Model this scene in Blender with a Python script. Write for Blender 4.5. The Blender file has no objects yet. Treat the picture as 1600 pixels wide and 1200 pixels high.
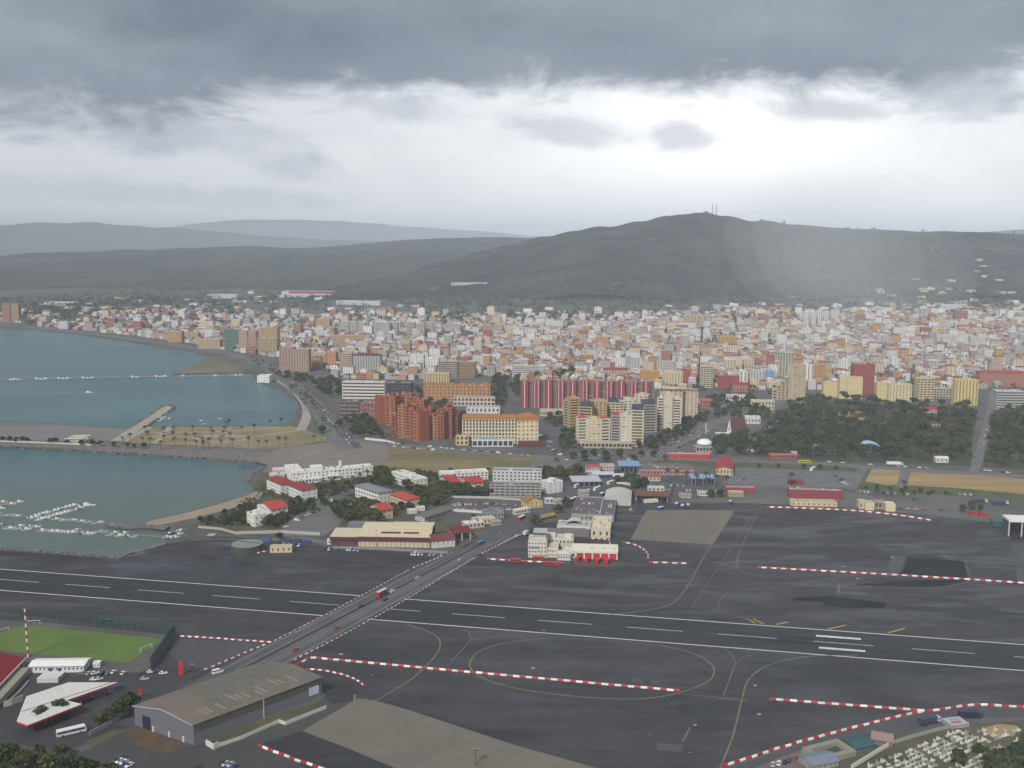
import bpy, math, random
import numpy as np
from mathutils import Vector, Matrix
from mathutils.geometry import tessellate_polygon

random.seed(7)
SC = bpy.context.scene
COL = SC.collection
R = math.radians

# ------------------------------------------------------------------ camera
CAM_H = 220.0            # lookout on the cliff, metres above the airfield
FOC = 1570.0             # focal length in photograph pixels (1600 wide)
PITCH = math.atan((600 - 378) / FOC)
cam_d = bpy.data.cameras.new('camera')
cam_d.sensor_width = 36.0
cam_d.lens = 36.0 * FOC / 1600.0
cam_d.clip_start = 1.0
cam_d.clip_end = 80000.0
cam = bpy.data.objects.new('camera', cam_d)
COL.objects.link(cam)
cam.location = (0, 0, CAM_H)
cam.rotation_euler = (math.pi / 2 - PITCH, 0, 0)
SC.camera = cam

# ------------------------------------------------------------------ exposure
SC.view_settings.view_transform = 'Standard'
SC.view_settings.look = 'None'
SC.view_settings.exposure = 1.2
SC.view_settings.gamma = 1.0
SC.view_settings.use_curve_mapping = False
SC.cycles.use_denoising = True
SC.cycles.max_bounces = 5
SC.cycles.diffuse_bounces = 2
SC.cycles.glossy_bounces = 2
SC.cycles.transmission_bounces = 2
SC.cycles.transparent_max_bounces = 6
SC.cycles.volume_bounces = 0
SC.cycles.use_light_tree = False

# ------------------------------------------------------------------ sun (overcast, behind the lookout)
SUN_EL, SUN_AZ = 42.0, 205.0     # azimuth clockwise from the view direction
sun_d = bpy.data.lights.new('sun', 'SUN')
sun_d.energy = 1.5
sun_d.angle = R(12)
sun_d.color = (1.0, 0.965, 0.91)
sun = bpy.data.objects.new('sun', sun_d)
COL.objects.link(sun)
sun.location = (-100, -300, 600)
_a = R(SUN_AZ)
_dir = Vector((math.sin(_a) * math.cos(R(SUN_EL)), math.cos(_a) * math.cos(R(SUN_EL)), math.sin(R(SUN_EL))))
sun.rotation_euler = (-_dir).to_track_quat('-Z', 'Y').to_euler()


# ------------------------------------------------------------------ node helper
class NT:
    """small wrapper: arithmetic on node sockets"""
    def __init__(self, tree):
        self.t = tree; self.n = tree.nodes; self.l = tree.links
    def new(self, kind, **kw):
        nd = self.n.new(kind)
        for k, v in kw.items():
            setattr(nd, k, v)
        return nd
    def put(self, sock, v):
        if isinstance(v, (int, float)):
            sock.default_value = v
        elif isinstance(v, (tuple, list)):
            sock.default_value = tuple(v) + (1.0,) * (len(sock.default_value) - len(v)) if len(sock.default_value) > len(v) else tuple(v)
        else:
            self.l.new(v, sock)
    def m(self, op, a, b=0.0, c=None, clamp=False):
        nd = self.new('ShaderNodeMath', operation=op, use_clamp=clamp)
        self.put(nd.inputs[0], a); self.put(nd.inputs[1], b)
        if c is not None:
            self.put(nd.inputs[2], c)
        return nd.outputs[0]
    def step(self, x, lo, hi, kind='SMOOTHSTEP'):
        nd = self.new('ShaderNodeMapRange', interpolation_type=kind)
        self.put(nd.inputs['Value'], x); self.put(nd.inputs['From Min'], lo); self.put(nd.inputs['From Max'], hi)
        return nd.outputs[0]
    def mix(self, fac, a, b, blend='MIX'):
        nd = self.new('ShaderNodeMix', data_type='RGBA', blend_type=blend)
        self.put(nd.inputs[0], fac); self.put(nd.inputs[6], a); self.put(nd.inputs[7], b)
        return nd.outputs[2]
    def noise(self, vec, scale, detail=3.0, rough=0.55, dist=0.0):
        nd = self.new('ShaderNodeTexNoise')
        if vec is not None:
            self.l.new(vec, nd.inputs['Vector'])
        self.put(nd.inputs['Scale'], scale); self.put(nd.inputs['Detail'], detail)
        self.put(nd.inputs['Roughness'], rough); self.put(nd.inputs['Distortion'], dist)
        return nd.outputs[0]
    def xyz(self, x, y, z):
        nd = self.new('ShaderNodeCombineXYZ')
        self.put(nd.inputs[0], x); self.put(nd.inputs[1], y); self.put(nd.inputs[2], z)
        return nd.outputs[0]
    def sep(self, v):
        nd = self.new('ShaderNodeSeparateXYZ'); self.l.new(v, nd.inputs[0])
        return nd.outputs


# ------------------------------------------------------------------ sky
def make_world():
    w = bpy.data.worlds.new('World'); SC.world = w; w.use_nodes = True
    t = NT(w.node_tree); t.n.clear()
    out = t.new('ShaderNodeOutputWorld'); bg = t.new('ShaderNodeBackground')
    t.l.new(bg.outputs[0], out.inputs[0])
    co = t.new('ShaderNodeTexCoord').outputs['Generated']
    x, y, z = t.sep(co)
    el = t.m('MULTIPLY', t.m('ARCSINE', z), 57.2958)                 # degrees above the horizon
    az = t.m('MULTIPLY', t.m('ARCTAN2', x, y), 57.2958)              # degrees right of the view
    zc = t.m('ADD', t.m('MAXIMUM', z, 0.0), 0.075)
    px = t.m('DIVIDE', x, zc); py = t.m('DIVIDE', y, zc)
    flat = t.xyz(px, py, 0.0)                                        # cloud ceiling seen in perspective
    big = t.noise(flat, 0.30, 3.0, 0.55)
    ang = t.xyz(t.m('MULTIPLY', az, 0.085), t.m('MULTIPLY', el, 0.17), 3.1)
    wisp = t.noise(ang, 1.0, 4.0, 0.6, 0.8)
    wob = t.noise(ang, 1.7, 6.0, 0.66, 0.35)
    mid = wob
    # clear sky far above the deck, seen only where the deck is thin
    sky = t.new('ShaderNodeTexSky', sky_type='NISHITA')
    sky.sun_disc = False; sky.sun_elevation = R(SUN_EL); sky.sun_rotation = R(SUN_AZ)
    skyc = t.mix(1.0, sky.outputs[0], (0.10, 0.10, 0.10), 'MULTIPLY')
    # thin bright cloud: lighter towards the opening to the right of the view
    gx = t.m('DIVIDE', t.m('SUBTRACT', az, 12.0), 17.0); gy = t.m('DIVIDE', t.m('SUBTRACT', el, 4.6), 6.5)
    glow = t.m('SUBTRACT', 1.0, t.m('SQRT', t.m('ADD', t.m('MULTIPLY', gx, gx), t.m('MULTIPLY', gy, gy))), clamp=True)
    bright = t.mix(t.step(t.m('ADD', wisp, t.m('MULTIPLY', glow, 0.35)), 0.36, 0.74), (0.67, 0.68, 0.715), (0.87, 0.875, 0.89))
    bright = t.mix(t.m('MULTIPLY', t.m('POWER', glow, 1.3), 0.85), bright, (1.2, 1.19, 1.18))
    bright = t.mix(t.step(el, 5.0, 0.5), bright, (0.86, 0.865, 0.885))
    bright = t.mix(t.m('MULTIPLY', t.step(az, 9.0, -26.0), 0.75), bright, (0.60, 0.615, 0.65))
    bright = t.mix(0.06, bright, skyc)
    # broken grey scud below the deck
    def blob(a0, e0, ra, re, tilt=0.0, jag=1.45):
        dx = t.m('SUBTRACT', az, a0); dy = t.m('SUBTRACT', t.m('SUBTRACT', el, e0), t.m('MULTIPLY', dx, tilt))
        dx = t.m('DIVIDE', dx, ra); dy = t.m('DIVIDE', dy, re)
        r = t.m('SQRT', t.m('ADD', t.m('MULTIPLY', dx, dx), t.m('MULTIPLY', dy, dy)))
        r = t.m('ADD', r, t.m('MULTIPLY', t.m('SUBTRACT', wob, 0.5), jag * 2.0))
        return t.step(r, 1.2, 0.3)
    scud = None
    for a0, e0, ra, re, tl, s in ((-17.5, 5.6, 8.5, 1.35, -0.17, 0.85), (-27, 6.6, 7.0, 1.5, 0.0, 0.8), (-20, 2.6, 9.0, .7, -0.03, 0.5), (-6.5, 7.3, 4.5, 1.1, -0.1, 0.72),
                                  (3.2, 5.9, 4.6, 1.0, -0.06, 0.60), (9.2, 5.7, 1.9, 0.8, 0.0, 0.62), (17.2, 6.9, 3.4, 0.75, -0.08, 0.66), (23.6, 7.6, 4.2, 1.5, 0.03, 0.85),
                                  (-25, 3.0, 6.0, 0.6, 0.0, 0.35), (33, 6.5, 5.0, 1.2, 0.0, 0.7), (-38, 6.5, 6.0, 1.4, 0.0, 0.7)):
        b = t.m('MULTIPLY', blob(a0, e0, ra, re, tl), s)
        scud = b if scud is None else t.m('MAXIMUM', scud, b)
    scudc = t.mix(mid, (0.30, 0.335, 0.40), (0.56, 0.585, 0.65))
    body = t.mix(scud, bright, scudc)
    # the low dark deck overhead, with a ragged front edge
    edge = t.m('ADD', 8.5, t.m('MULTIPLY', t.m('SUBTRACT', wob, 0.5), 6.0))
    edge = t.m('ADD', edge, t.m('MULTIPLY', t.m('SUBTRACT', big, 0.5), 5.0))
    edge = t.m('SUBTRACT', edge, t.m('MULTIPLY', t.step(az, -8.0, -24.0), 1.6))
    deck = t.step(t.m('SUBTRACT', el, edge), -1.1, 0.9)
    deckc = t.mix(t.step(t.m('ADD', t.m('MULTIPLY', big, 0.75), t.m('MULTIPLY', wisp, 0.35)), 0.40, 0.70), (0.150, 0.182, 0.230), (0.315, 0.350, 0.410))
    deckc = t.mix(t.m('MULTIPLY', t.step(t.m('SUBTRACT', el, edge), 4.5, 0.3), 0.35), deckc, (0.165, 0.205, 0.265))
    hole = t.step(t.m('ADD', t.m('MULTIPLY', mid, 0.6), t.m('MULTIPLY', big, 0.4)), 0.66, 0.80)
    deckc = t.mix(t.m('MULTIPLY', hole, 0.6), deckc, (0.55, 0.57, 0.62))
    body = t.mix(deck, body, deckc)
    body = t.mix(t.step(z, 0.0, -0.05), body, (0.10, 0.10, 0.10))
    t.put(bg.inputs['Color'], body)
    bg.inputs['Strength'].default_value = 0.54
    w.cycles.sampling_method = 'MANUAL'; w.cycles.sample_map_resolution = 512
make_world()


# ------------------------------------------------------------------ survey helpers
def G(u, v, z=0.0):
    """photograph pixel -> the place on level ground (height z) it shows"""
    dx = (u - 800) / FOC; dy = -(v - 600) / FOC
    d = (dx, math.cos(PITCH) + math.sin(PITCH) * dy, -math.sin(PITCH) + math.cos(PITCH) * dy)
    t = (z - CAM_H) / d[2]
    return Vector((d[0] * t, d[1] * t, z))
def P(x, y, z=0.0):
    """world point -> photograph pixel"""
    yy = y * math.cos(PITCH) - (z - CAM_H) * math.sin(PITCH)
    up = y * math.sin(PITCH) + (z - CAM_H) * math.cos(PITCH)
    return 800 + FOC * x / yy, 600 - FOC * up / yy
def mpp(u, v):
    """metres per pixel at the ground point under (u, v)"""
    g = G(u, v)
    return (g.y * math.cos(PITCH) + CAM_H * math.sin(PITCH)) / FOC
def hgt(u, v, vtop):
    """height of something standing at ground pixel (u, v) whose top shows at vtop"""
    g = G(u, v); k = (600 - vtop) / FOC; c, s = math.cos(PITCH), math.sin(PITCH)
    # (y s + h c)/(y c - h s) = k,  h = z - CAM_H
    h = g.y * (k * c - s) / (c + k * s)
    return h + CAM_H


# ------------------------------------------------------------------ materials
MATS = {}
def _mat(name):
    m = bpy.data.materials.new(name); m.use_nodes = True
    t = NT(m.node_tree)
    b = t.n.get('Principled BSDF')
    return m, t, b
def mat(name, col, rough=0.7, var=0.12, scale=0.3, metal=0.0, bump=0.0, dark=None, dscale=0.05, damt=0.0, spec=0.5, stretch=None, fine=0.0, wet=0.0):
    """procedural material: base colour with fine mottling and patches of a second colour"""
    if name in MATS:
        return MATS[name]
    m, t, b = _mat(name)
    pos = t.new('ShaderNodeNewGeometry').outputs['Position']
    v = pos
    if stretch:
        mp = t.new('ShaderNodeMapping'); t.l.new(pos, mp.inputs[0])
        mp.inputs['Rotation'].default_value = (0, 0, stretch[0]); mp.inputs['Scale'].default_value = (stretch[1], stretch[2], 1)
        v = mp.outputs[0]
    n = t.noise(v, scale, 4.0, 0.6)
    lo = tuple(c * (1 - var) for c in col); hi = tuple(min(1, c * (1 + var)) for c in col)
    c = t.mix(t.step(n, 0.3, 0.7, 'LINEAR'), lo, hi)
    if dark is not None:
        d = t.noise(v, dscale, 5.0, 0.6, 0.6)
        c = t.mix(t.m('MULTIPLY', t.step(d, 0.45, 0.68), damt), c, dark)
    if fine:
        fn = t.noise(pos, 1.7, 2.0, 0.7)
        c = t.mix(1.0, c, t.mix(fn, (1 - fine,) * 3, (1 + fine,) * 3), 'MULTIPLY')
    t.put(b.inputs['Base Color'], c)
    if wet:
        wn = t.noise(v, dscale * 1.7, 4.0, 0.6, 0.4)
        t.put(b.inputs['Roughness'], t.m('SUBTRACT', rough, t.m('MULTIPLY', t.step(wn, 0.42, 0.66), wet)))
    else:
        b.inputs['Roughness'].default_value = rough
    b.inputs['Metallic'].default_value = metal
    b.inputs['Specular IOR Level'].default_value = spec
    if bump:
        bp = t.new('ShaderNodeBump'); bp.inputs['Strength'].default_value = bump; bp.inputs['Distance'].default_value = 0.3
        t.l.new(t.noise(pos, scale * 6, 3.0), bp.inputs['Height']); t.l.new(bp.outputs[0], b.inputs['Normal'])
    MATS[name] = m
    return m
def paint(name='object_paint', rough=0.75, var=0.10, scale=0.25, spec=0.4, streak=0.16):
    """weathered paint in each object's own colour"""
    if name in MATS:
        return MATS[name]
    m, t, b = _mat(name)
    oi = t.new('ShaderNodeObjectInfo')
    pos = t.new('ShaderNodeNewGeometry').outputs['Position']
    n = t.noise(pos, scale, 4.0, 0.6)
    c = t.mix(1.0, oi.outputs['Color'], t.mix(n, (1 - var,) * 3, (1 + var,) * 3), 'MULTIPLY')
    if streak:
        mp = t.new('ShaderNodeMapping'); t.l.new(pos, mp.inputs[0]); mp.inputs['Scale'].default_value = (0.5, 0.5, 0.07)
        s = t.noise(mp.outputs[0], 1.0, 4.0, 0.65)
        c = t.mix(t.m('MULTIPLY', t.step(s, 0.48, 0.75), streak * 2.2), c, t.mix(1.0, c, (0.62, 0.60, 0.57), 'MULTIPLY'))
    t.put(b.inputs['Base Color'], c)
    b.inputs['Roughness'].default_value = rough
    b.inputs['Specular IOR Level'].default_value = spec
    MATS[name] = m
    return m
def attr_mat(name, rough=0.8, var=0.12):
    """colour stored per face on the mesh"""
    if name in MATS:
        return MATS[name]
    m, t, b = _mat(name)
    at = t.new('ShaderNodeAttribute'); at.attribute_name = 'tint'
    pos = t.new('ShaderNodeNewGeometry').outputs['Position']
    n = t.noise(pos, 0.2, 4.0, 0.6)
    t.put(b.inputs['Base Color'], t.mix(1.0, at.outputs['Color'], t.mix(n, (1 - var,) * 3, (1 + var,) * 3), 'MULTIPLY'))
    b.inputs['Roughness'].default_value = rough
    b.inputs['Specular IOR Level'].default_value = 0.3
    MATS[name] = m
    return m


# ------------------------------------------------------------------ mesh builder
class MB:
    def __init__(self):
        self.v = []; self.f = []; self.c = []
    def quad(self, a, b, c, d, col=None):
        i = len(self.v); self.v += [tuple(a), tuple(b), tuple(c), tuple(d)]; self.f.append((i, i + 1, i + 2, i + 3)); self.c.append(col)
    def tri(self, a, b, c, col=None):
        i = len(self.v); self.v += [tuple(a), tuple(b), tuple(c)]; self.f.append((i, i + 1, i + 2)); self.c.append(col)
    def prism(self, poly, z0, z1, bottom=False, col=None, top=True):
        """poly: counter-clockwise 2-D points"""
        n = len(poly); i = len(self.v)
        self.v += [(p[0], p[1], z0) for p in poly] + [(p[0], p[1], z1) for p in poly]
        for k in range(n):
            j = (k + 1) % n
            self.f.append((i + k, i + j, i + n + j, i + n + k)); self.c.append(col)
        if top:
            self.f.append(tuple(i + n + k for k in range(n))); self.c.append(col)
        if bottom:
            self.f.append(tuple(i + k for k in reversed(range(n)))); self.c.append(col)
    def box(self, cx, cy, z0, z1, w, d, yaw=0.0, col=None, bottom=False):
        c, s = math.cos(yaw), math.sin(yaw)
        pts = [(cx + a * c - b * s, cy + a * s + b * c) for a, b in ((-w / 2, -d / 2), (w / 2, -d / 2), (w / 2, d / 2), (-w / 2, d / 2))]
        self.prism(pts, z0, z1, bottom, col)
    def tube(self, a, b, r0, r1=None, n=6, col=None):
        a = Vector(a); b = Vector(b); r1 = r0 if r1 is None else r1
        ax = (b - a).normalized(); s = ax.orthogonal().normalized(); t = ax.cross(s)
        i = len(self.v)
        for p, r in ((a, r0), (b, r1)):
            for k in range(n):
                an = 2 * math.pi * k / n
                self.v.append(tuple(p + s * (r * math.cos(an)) + t * (r * math.sin(an))))
        for k in range(n):
            j = (k + 1) % n
            self.f.append((i + k, i + j, i + n + j, i + n + k)); self.c.append(col)
        self.f.append(tuple(i + n + k for k in range(n))); self.c.append(col)
        self.f.append(tuple(i + k for k in reversed(range(n)))); self.c.append(col)
    def mesh(self, name, m, smooth=False):
        me = bpy.data.meshes.new(name)
        me.from_pydata(self.v, [], self.f)
        if any(c is not None for c in self.c):
            at = me.attributes.new('tint', 'FLOAT_COLOR', 'FACE')
            arr = np.ones((len(self.f), 4), dtype=np.float32)
            for k, c in enumerate(self.c):
                if c is not None:
                    arr[k, :3] = c
            at.data.foreach_set('color', arr.ravel())
        if m is not None:
            me.materials.append(m)
        if smooth:
            me.shade_smooth()
        return me
    def build(self, name, m, parent=None, color=None, smooth=False):
        return link(name, self.mesh(name, m, smooth), parent, color)
def link(name, data, parent=None, color=None):
    o = bpy.data.objects.new(name, data); COL.objects.link(o)
    if parent is not None:
        o.parent = parent
    if color is not None:
        o.color = tuple(color) + (1.0,)
    return o
def tag(o, label=None, cat=None, group=None, kind=None):
    if label: o['label'] = label
    if cat: o['category'] = cat
    if group: o['group'] = group
    if kind: o['kind'] = kind
    return o
def empty(name, loc, rz=0.0):
    o = bpy.data.objects.new(name, None); COL.objects.link(o)
    o.location = loc; o.rotation_euler = (0, 0, rz); o.empty_display_size = 0.5
    return o
def copy_tree(o, parent=None):
    c = o.copy(); COL.objects.link(c); c.parent = parent
    for ch in list(o.children):
        copy_tree(ch, c)
    return c
def stuff(o):
    o['kind'] = 'stuff'; return o
def sheet(name, pts, z, m, label=None, cat=None, kind='structure', parent=None):
    """flat ground sheet from world 2-D points (any winding, may be concave)"""
    v3 = [Vector((p[0], p[1], 0)) for p in pts]
    tris = tessellate_polygon([v3])
    mb = MB(); mb.v = [(p.x, p.y, z) for p in v3]
    for t in tris:
        a, b, c = [v3[i] for i in t]
        if (b - a).cross(c - a).z < 0:
            t = tuple(reversed(t))
        mb.f.append(tuple(t)); mb.c.append(None)
    o = mb.build(name, m, parent)
    return tag(o, label, cat, None, kind)
def px(*uv):
    return [G(u, v).xy for u, v in uv]
def smooth_line(pts, n=8):
    """Catmull-Rom through 2-D points"""
    pts = [Vector(p) for p in pts]; out = []
    for i in range(len(pts) - 1):
        p0 = pts[max(i - 1, 0)]; p1 = pts[i]; p2 = pts[i + 1]; p3 = pts[min(i + 2, len(pts) - 1)]
        for k in range(n):
            t = k / n
            out.append(0.5 * ((2 * p1) + (p2 - p0) * t + (2 * p0 - 5 * p1 + 4 * p2 - p3) * t * t + (3 * p1 - p0 - 3 * p2 + p3) * t ** 3))
    out.append(pts[-1])
    return out
def strip_mb(mb, line, w, z, z1=None, col=None):
    """flat (or raised when z1 is given) ribbon along a 2-D line"""
    n = len(line); L = []; Rr = []
    for i in range(n):
        d = (line[min(i + 1, n - 1)] - line[max(i - 1, 0)]).normalized(); q = Vector((-d.y, d.x)) * (w / 2)
        L.append(line[i] + q); Rr.append(line[i] - q)
    for i in range(n - 1):
        if z1 is None:
            mb.quad((*Rr[i], z), (*Rr[i + 1], z), (*L[i + 1], z), (*L[i], z), col)
        else:
            mb.prism([Rr[i], Rr[i + 1], L[i + 1], L[i]], z, z1, False, col)
def strip(name, line, w, z, m, z1=None, kind='structure', parent=None):
    mb = MB(); strip_mb(mb, line, w, z, z1)
    o = mb.build(name, m, parent)
    if kind: o['kind'] = kind
    return o

# ================================================================== THE SETTING
M_land = mat('town_ground', (0.098, 0.092, 0.085), 0.85, 0.3, 0.02, dark=(0.058, 0.066, 0.038), dscale=0.008, damt=0.8, fine=0.2)
M_asphalt = mat('apron_asphalt', (0.047, 0.044, 0.046), 0.70, 0.34, 0.045, dark=(0.025, 0.025, 0.029), dscale=0.018, damt=0.9, stretch=(R(11.6), 0.55, 1.5), fine=0.2, spec=0.26, wet=0.40)
M_runway = mat('runway_asphalt', (0.034, 0.034, 0.0355), 0.66, 0.22, 0.08, dark=(0.024, 0.024, 0.026), dscale=0.02, damt=0.7, stretch=(R(11.6), 0.12, 2.0), fine=0.14, spec=0.2)
M_road = mat('road_asphalt', (0.082, 0.078, 0.078), 0.7, 0.14, 0.05, dark=(0.05, 0.05, 0.055), dscale=0.03, damt=0.6, fine=0.08)
M_street = mat('street_asphalt', (0.13, 0.127, 0.125), 0.8, 0.15, 0.05)
M_concrete = mat('apron_concrete', (0.158, 0.136, 0.105), 0.8, 0.10, 0.05, dark=(0.12, 0.11, 0.092), dscale=0.025, damt=0.6, fine=0.12)
M_wet = mat('wet_asphalt', (0.009, 0.0095, 0.012), 0.6, 0.5, 0.06, dark=(0.020, 0.021, 0.026), dscale=0.05, damt=0.9, spec=0.08)
M_patch = mat('patched_asphalt', (0.062, 0.062, 0.066), 0.65, 0.12, 0.05, fine=0.1)
M_sand = mat('beach_sand', (0.30, 0.235, 0.165), 0.9, 0.12, 0.04, dark=(0.22, 0.175, 0.13), dscale=0.02, damt=0.6)
M_flat = mat('tidal_sand', (0.17, 0.158, 0.15), 0.75, 0.2, 0.008, dark=(0.115, 0.11, 0.11), dscale=0.006, damt=0.8, stretch=(R(8), 0.3, 1.5))
M_field = mat('rough_field', (0.185, 0.142, 0.060), 0.95, 0.32, 0.022, dark=(0.095, 0.112, 0.030), dscale=0.012, damt=1.0, stretch=(R(5), 0.4, 1.6), fine=0.25)
M_lot = mat('bare_lot', (0.20, 0.168, 0.138), 0.95, 0.16, 0.02, dark=(0.15, 0.135, 0.118), dscale=0.012, damt=0.8, fine=0.12)
M_plaza = mat('plaza_earth', (0.25, 0.19, 0.095), 0.95, 0.2, 0.03, dark=(0.14, 0.135, 0.055), dscale=0.02, damt=0.8, fine=0.12)
M_path = mat('pale_path', (0.33, 0.29, 0.24), 0.9, 0.12, 0.05)
M_orange = mat('ochre_lot', (0.34, 0.225, 0.095), 0.95, 0.16, 0.03, dark=(0.25, 0.175, 0.075), dscale=0.02, damt=0.8, stretch=(R(8), 0.3, 2.0), fine=0.15)
M_grass = mat('verge_grass', (0.062, 0.085, 0.025), 0.95, 0.3, 0.05, dark=(0.10, 0.085, 0.035), dscale=0.03, damt=0.8, fine=0.25)
M_pitch = mat('pitch_turf', (0.095, 0.155, 0.026), 0.95, 0.16, 0.04, dark=(0.125, 0.165, 0.035), dscale=0.02, damt=0.8, fine=0.08)
M_park = mat('park_ground', (0.034, 0.044, 0.016), 0.95, 0.3, 0.03, dark=(0.10, 0.082, 0.04), dscale=0.012, damt=0.6, fine=0.2)
M_scrubland = mat('scrub_ground', (0.06, 0.062, 0.03), 0.95, 0.3, 0.04, dark=(0.12, 0.095, 0.05), dscale=0.03, damt=0.8, fine=0.3)
M_white = mat('white_marking', (0.62, 0.62, 0.60), 0.7, 0.10, 0.4, dark=(0.45, 0.45, 0.44), dscale=0.25, damt=0.5)
M_cline = mat('worn_white_marking', (0.42, 0.42, 0.42), 0.7, 0.15, 0.4, dark=(0.2, 0.2, 0.2), dscale=0.3, damt=0.6)
M_yellow = mat('yellow_marking', (0.20, 0.165, 0.065), 0.7, 0.18, 0.3, dark=(0.11, 0.10, 0.06), dscale=0.15, damt=0.8)
M_yellowb = mat('bright_yellow_marking', (0.42, 0.26, 0.05), 0.7, 0.12, 0.3)
M_kerb = mat('kerb_stone', (0.33, 0.32, 0.30), 0.85, 0.12, 0.2)
M_rock = mat('sea_rock', (0.17, 0.15, 0.13), 0.9, 0.4, 0.25, dark=(0.07, 0.065, 0.06), dscale=0.2, damt=0.8)

COAST_PX = [(-900, 808), (-400, 838), (0, 857), (60, 861), (130, 866), (182, 871), (200, 868), (222, 862), (250, 856), (258, 850), (262, 842), (290, 838),
    (300, 830), (262, 826), (228, 820), (225, 817), (240, 811), (270, 805), (300, 798), (330, 790), (360, 781), (385, 773), (402, 766), (404, 757),
    (392, 752), (388, 746), (398, 738), (410, 730), (418, 724), (400, 721), (330, 716), (250, 711), (160, 705), (80, 700), (0, 697), (-400, 685),
    (-400, 654), (0, 657), (60, 660), (120, 664), (175, 668), (206, 668), (214, 662), (240, 645), (256, 634), (268, 633), (271, 637), (252, 650),
    (232, 664), (228, 667), (300, 666), (380, 665), (452, 664), (455, 658), (466, 645), (468, 636), (462, 624), (450, 614), (436, 606), (420, 600),
    (408, 598), (402, 594), (395, 585), (330, 583), (268, 585), (280, 580), (300, 572), (318, 563), (326, 556), (318, 552), (300, 549), (270, 544),
    (240, 541), (200, 533), (150, 526), (100, 520), (50, 515), (0, 512), (-150, 505), (-400, 500)]
COAST = px(*COAST_PX)
def make_land():
    pts = [Vector((-1700, -400))] + list(COAST) + [Vector(p) for p in ((-5200, 3100), (-42000, 9000), (-42000, 46000), (42000, 46000), (42000, -400))]
    v3 = [Vector((p[0], p[1], 0)) for p in pts]
    mb = MB(); mb.v = [(p.x, p.y, 0.0) for p in v3]
    for t in tessellate_polygon([v3]):
        a, b, c = [v3[i] for i in t]
        mb.f.append(tuple(t) if (b - a).cross(c - a).z > 0 else tuple(reversed(t))); mb.c.append(None)
    n = len(mb.v)
    for i in range(len(COAST) + 1):                       # quay face down into the water
        a, b = v3[i], v3[i + 1]
        mb.quad((a.x, a.y, 0), (b.x, b.y, 0), (b.x, b.y, -4), (a.x, a.y, -4))
    tag(mb.build('ground', M_land), kind='structure')
make_land()

def make_water():
    m, t, b = _mat('sea_water')
    pos = t.new('ShaderNodeNewGeometry').outputs['Position']
    mp = t.new('ShaderNodeMapping'); t.l.new(pos, mp.inputs[0]); mp.inputs['Rotation'].default_value = (0, 0, R(-20)); mp.inputs['Scale'].default_value = (0.5, 1.6, 1)
    sh = t.noise(mp.outputs[0], 0.006, 5.0, 0.6, 0.4)
    c = t.mix(t.step(sh, 0.35, 0.68), (0.036, 0.104, 0.118), (0.062, 0.142, 0.148))
    x, y, z = t.sep(pos)
    # the shallow basin by the airfield is silty green-grey
    d = t.m('ADD', t.m('SUBTRACT', y, 1000.0), t.m('MULTIPLY', t.m('SUBTRACT', sh, 0.5), 260.0))
    c = t.mix(t.step(d, 60.0, -210.0), c, (0.084, 0.122, 0.100))
    t.put(b.inputs['Base Color'], c)
    b.inputs['Roughness'].default_value = 0.30
    b.inputs['Specular IOR Level'].default_value = 0.32
    w1 = t.noise(mp.outputs[0], 0.22, 4.0, 0.65, 0.3); w2 = t.noise(mp.outputs[0], 0.03, 3.0, 0.6)
    bp = t.new('ShaderNodeBump'); bp.inputs['Strength'].default_value = 0.55; bp.inputs['Distance'].default_value = 1.0
    t.l.new(t.m('ADD', w1, t.m('MULTIPLY', w2, 1.5)), bp.inputs['Height']); t.l.new(bp.outputs[0], b.inputs['Normal'])
    mb = MB(); mb.quad((-42000, -3000, -1.1), (3000, -3000, -1.1), (3000, 12000, -1.1), (-42000, 12000, -1.1))
    tag(mb.build('sea', m), kind='structure')
make_water()

sheet('countryside', [(-30000, 8500), (-5000, 3300), (-2600, 3350), (-1500, 3500), (-600, 3700), (0, 3500), (700, 3560), (1300, 3900), (2000, 4200), (4000, 4300), (40000, 4300), (40000, 44000), (-40000, 44000)], 0.03, mat('countryside', (0.052, 0.056, 0.030), 0.95, 0.35, 0.006, dark=(0.105, 0.092, 0.058), dscale=0.0025, damt=0.8))

# ------------------------------------------------------------------ airfield surfaces
RW = R(-11.6)
RD = Vector((math.cos(RW), math.sin(RW)))                 # along the runway, to the right and nearer
RN = Vector((-RD.y, RD.x))                                # across it, away from the lookout
RC = (Vector((-348, 658)) + Vector((-326, 616))) / 2
RC = RC - RD * RC.dot(RD)                                 # foot of the centre line
HALF = 0.5 * abs((Vector((-348, 658)) - Vector((-326, 616))).dot(RN))
def rwy(s, n):
    return RC + RD * s + RN * n
def rect_rwy(s0, s1, n0, n1):
    return [rwy(s0, n0), rwy(s1, n0), rwy(s1, n1), rwy(s0, n1)]

sheet('airfield_apron', px((-700, 825), (-400, 842), (0, 860), (60, 864), (130, 869), (182, 874), (222, 866), (262, 851), (340, 838), (430, 842), (520, 856), (700, 866), (760, 848), (812, 824),
      (880, 812), (985, 770), (1060, 786), (1190, 786), (1320, 792), (1450, 806), (1600, 822), (1900, 855), (2400, 900), (2500, 1150), (1800, 1150), (1600, 1103), (1500, 1104), (1440, 1112), (1380, 1124),
      (1250, 1160), (1130, 1196), (1040, 1230), (900, 1300), (640, 1300), (500, 1203), (430, 1172), (470, 1122), (508, 1090), (500, 1062), (455, 1037), (330, 1050), (290, 1080), (230, 1080), (232, 1046), (276, 992), (0, 956), (-700, 900)), 0.02, M_asphalt)
sheet('runway', rect_rwy(-900, 900, -HALF - 1.5, HALF + 1.5), 0.045, M_runway)
def marking(name, pts, m=M_white, z=0.075):
    return sheet(name, pts, z, m)
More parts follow.
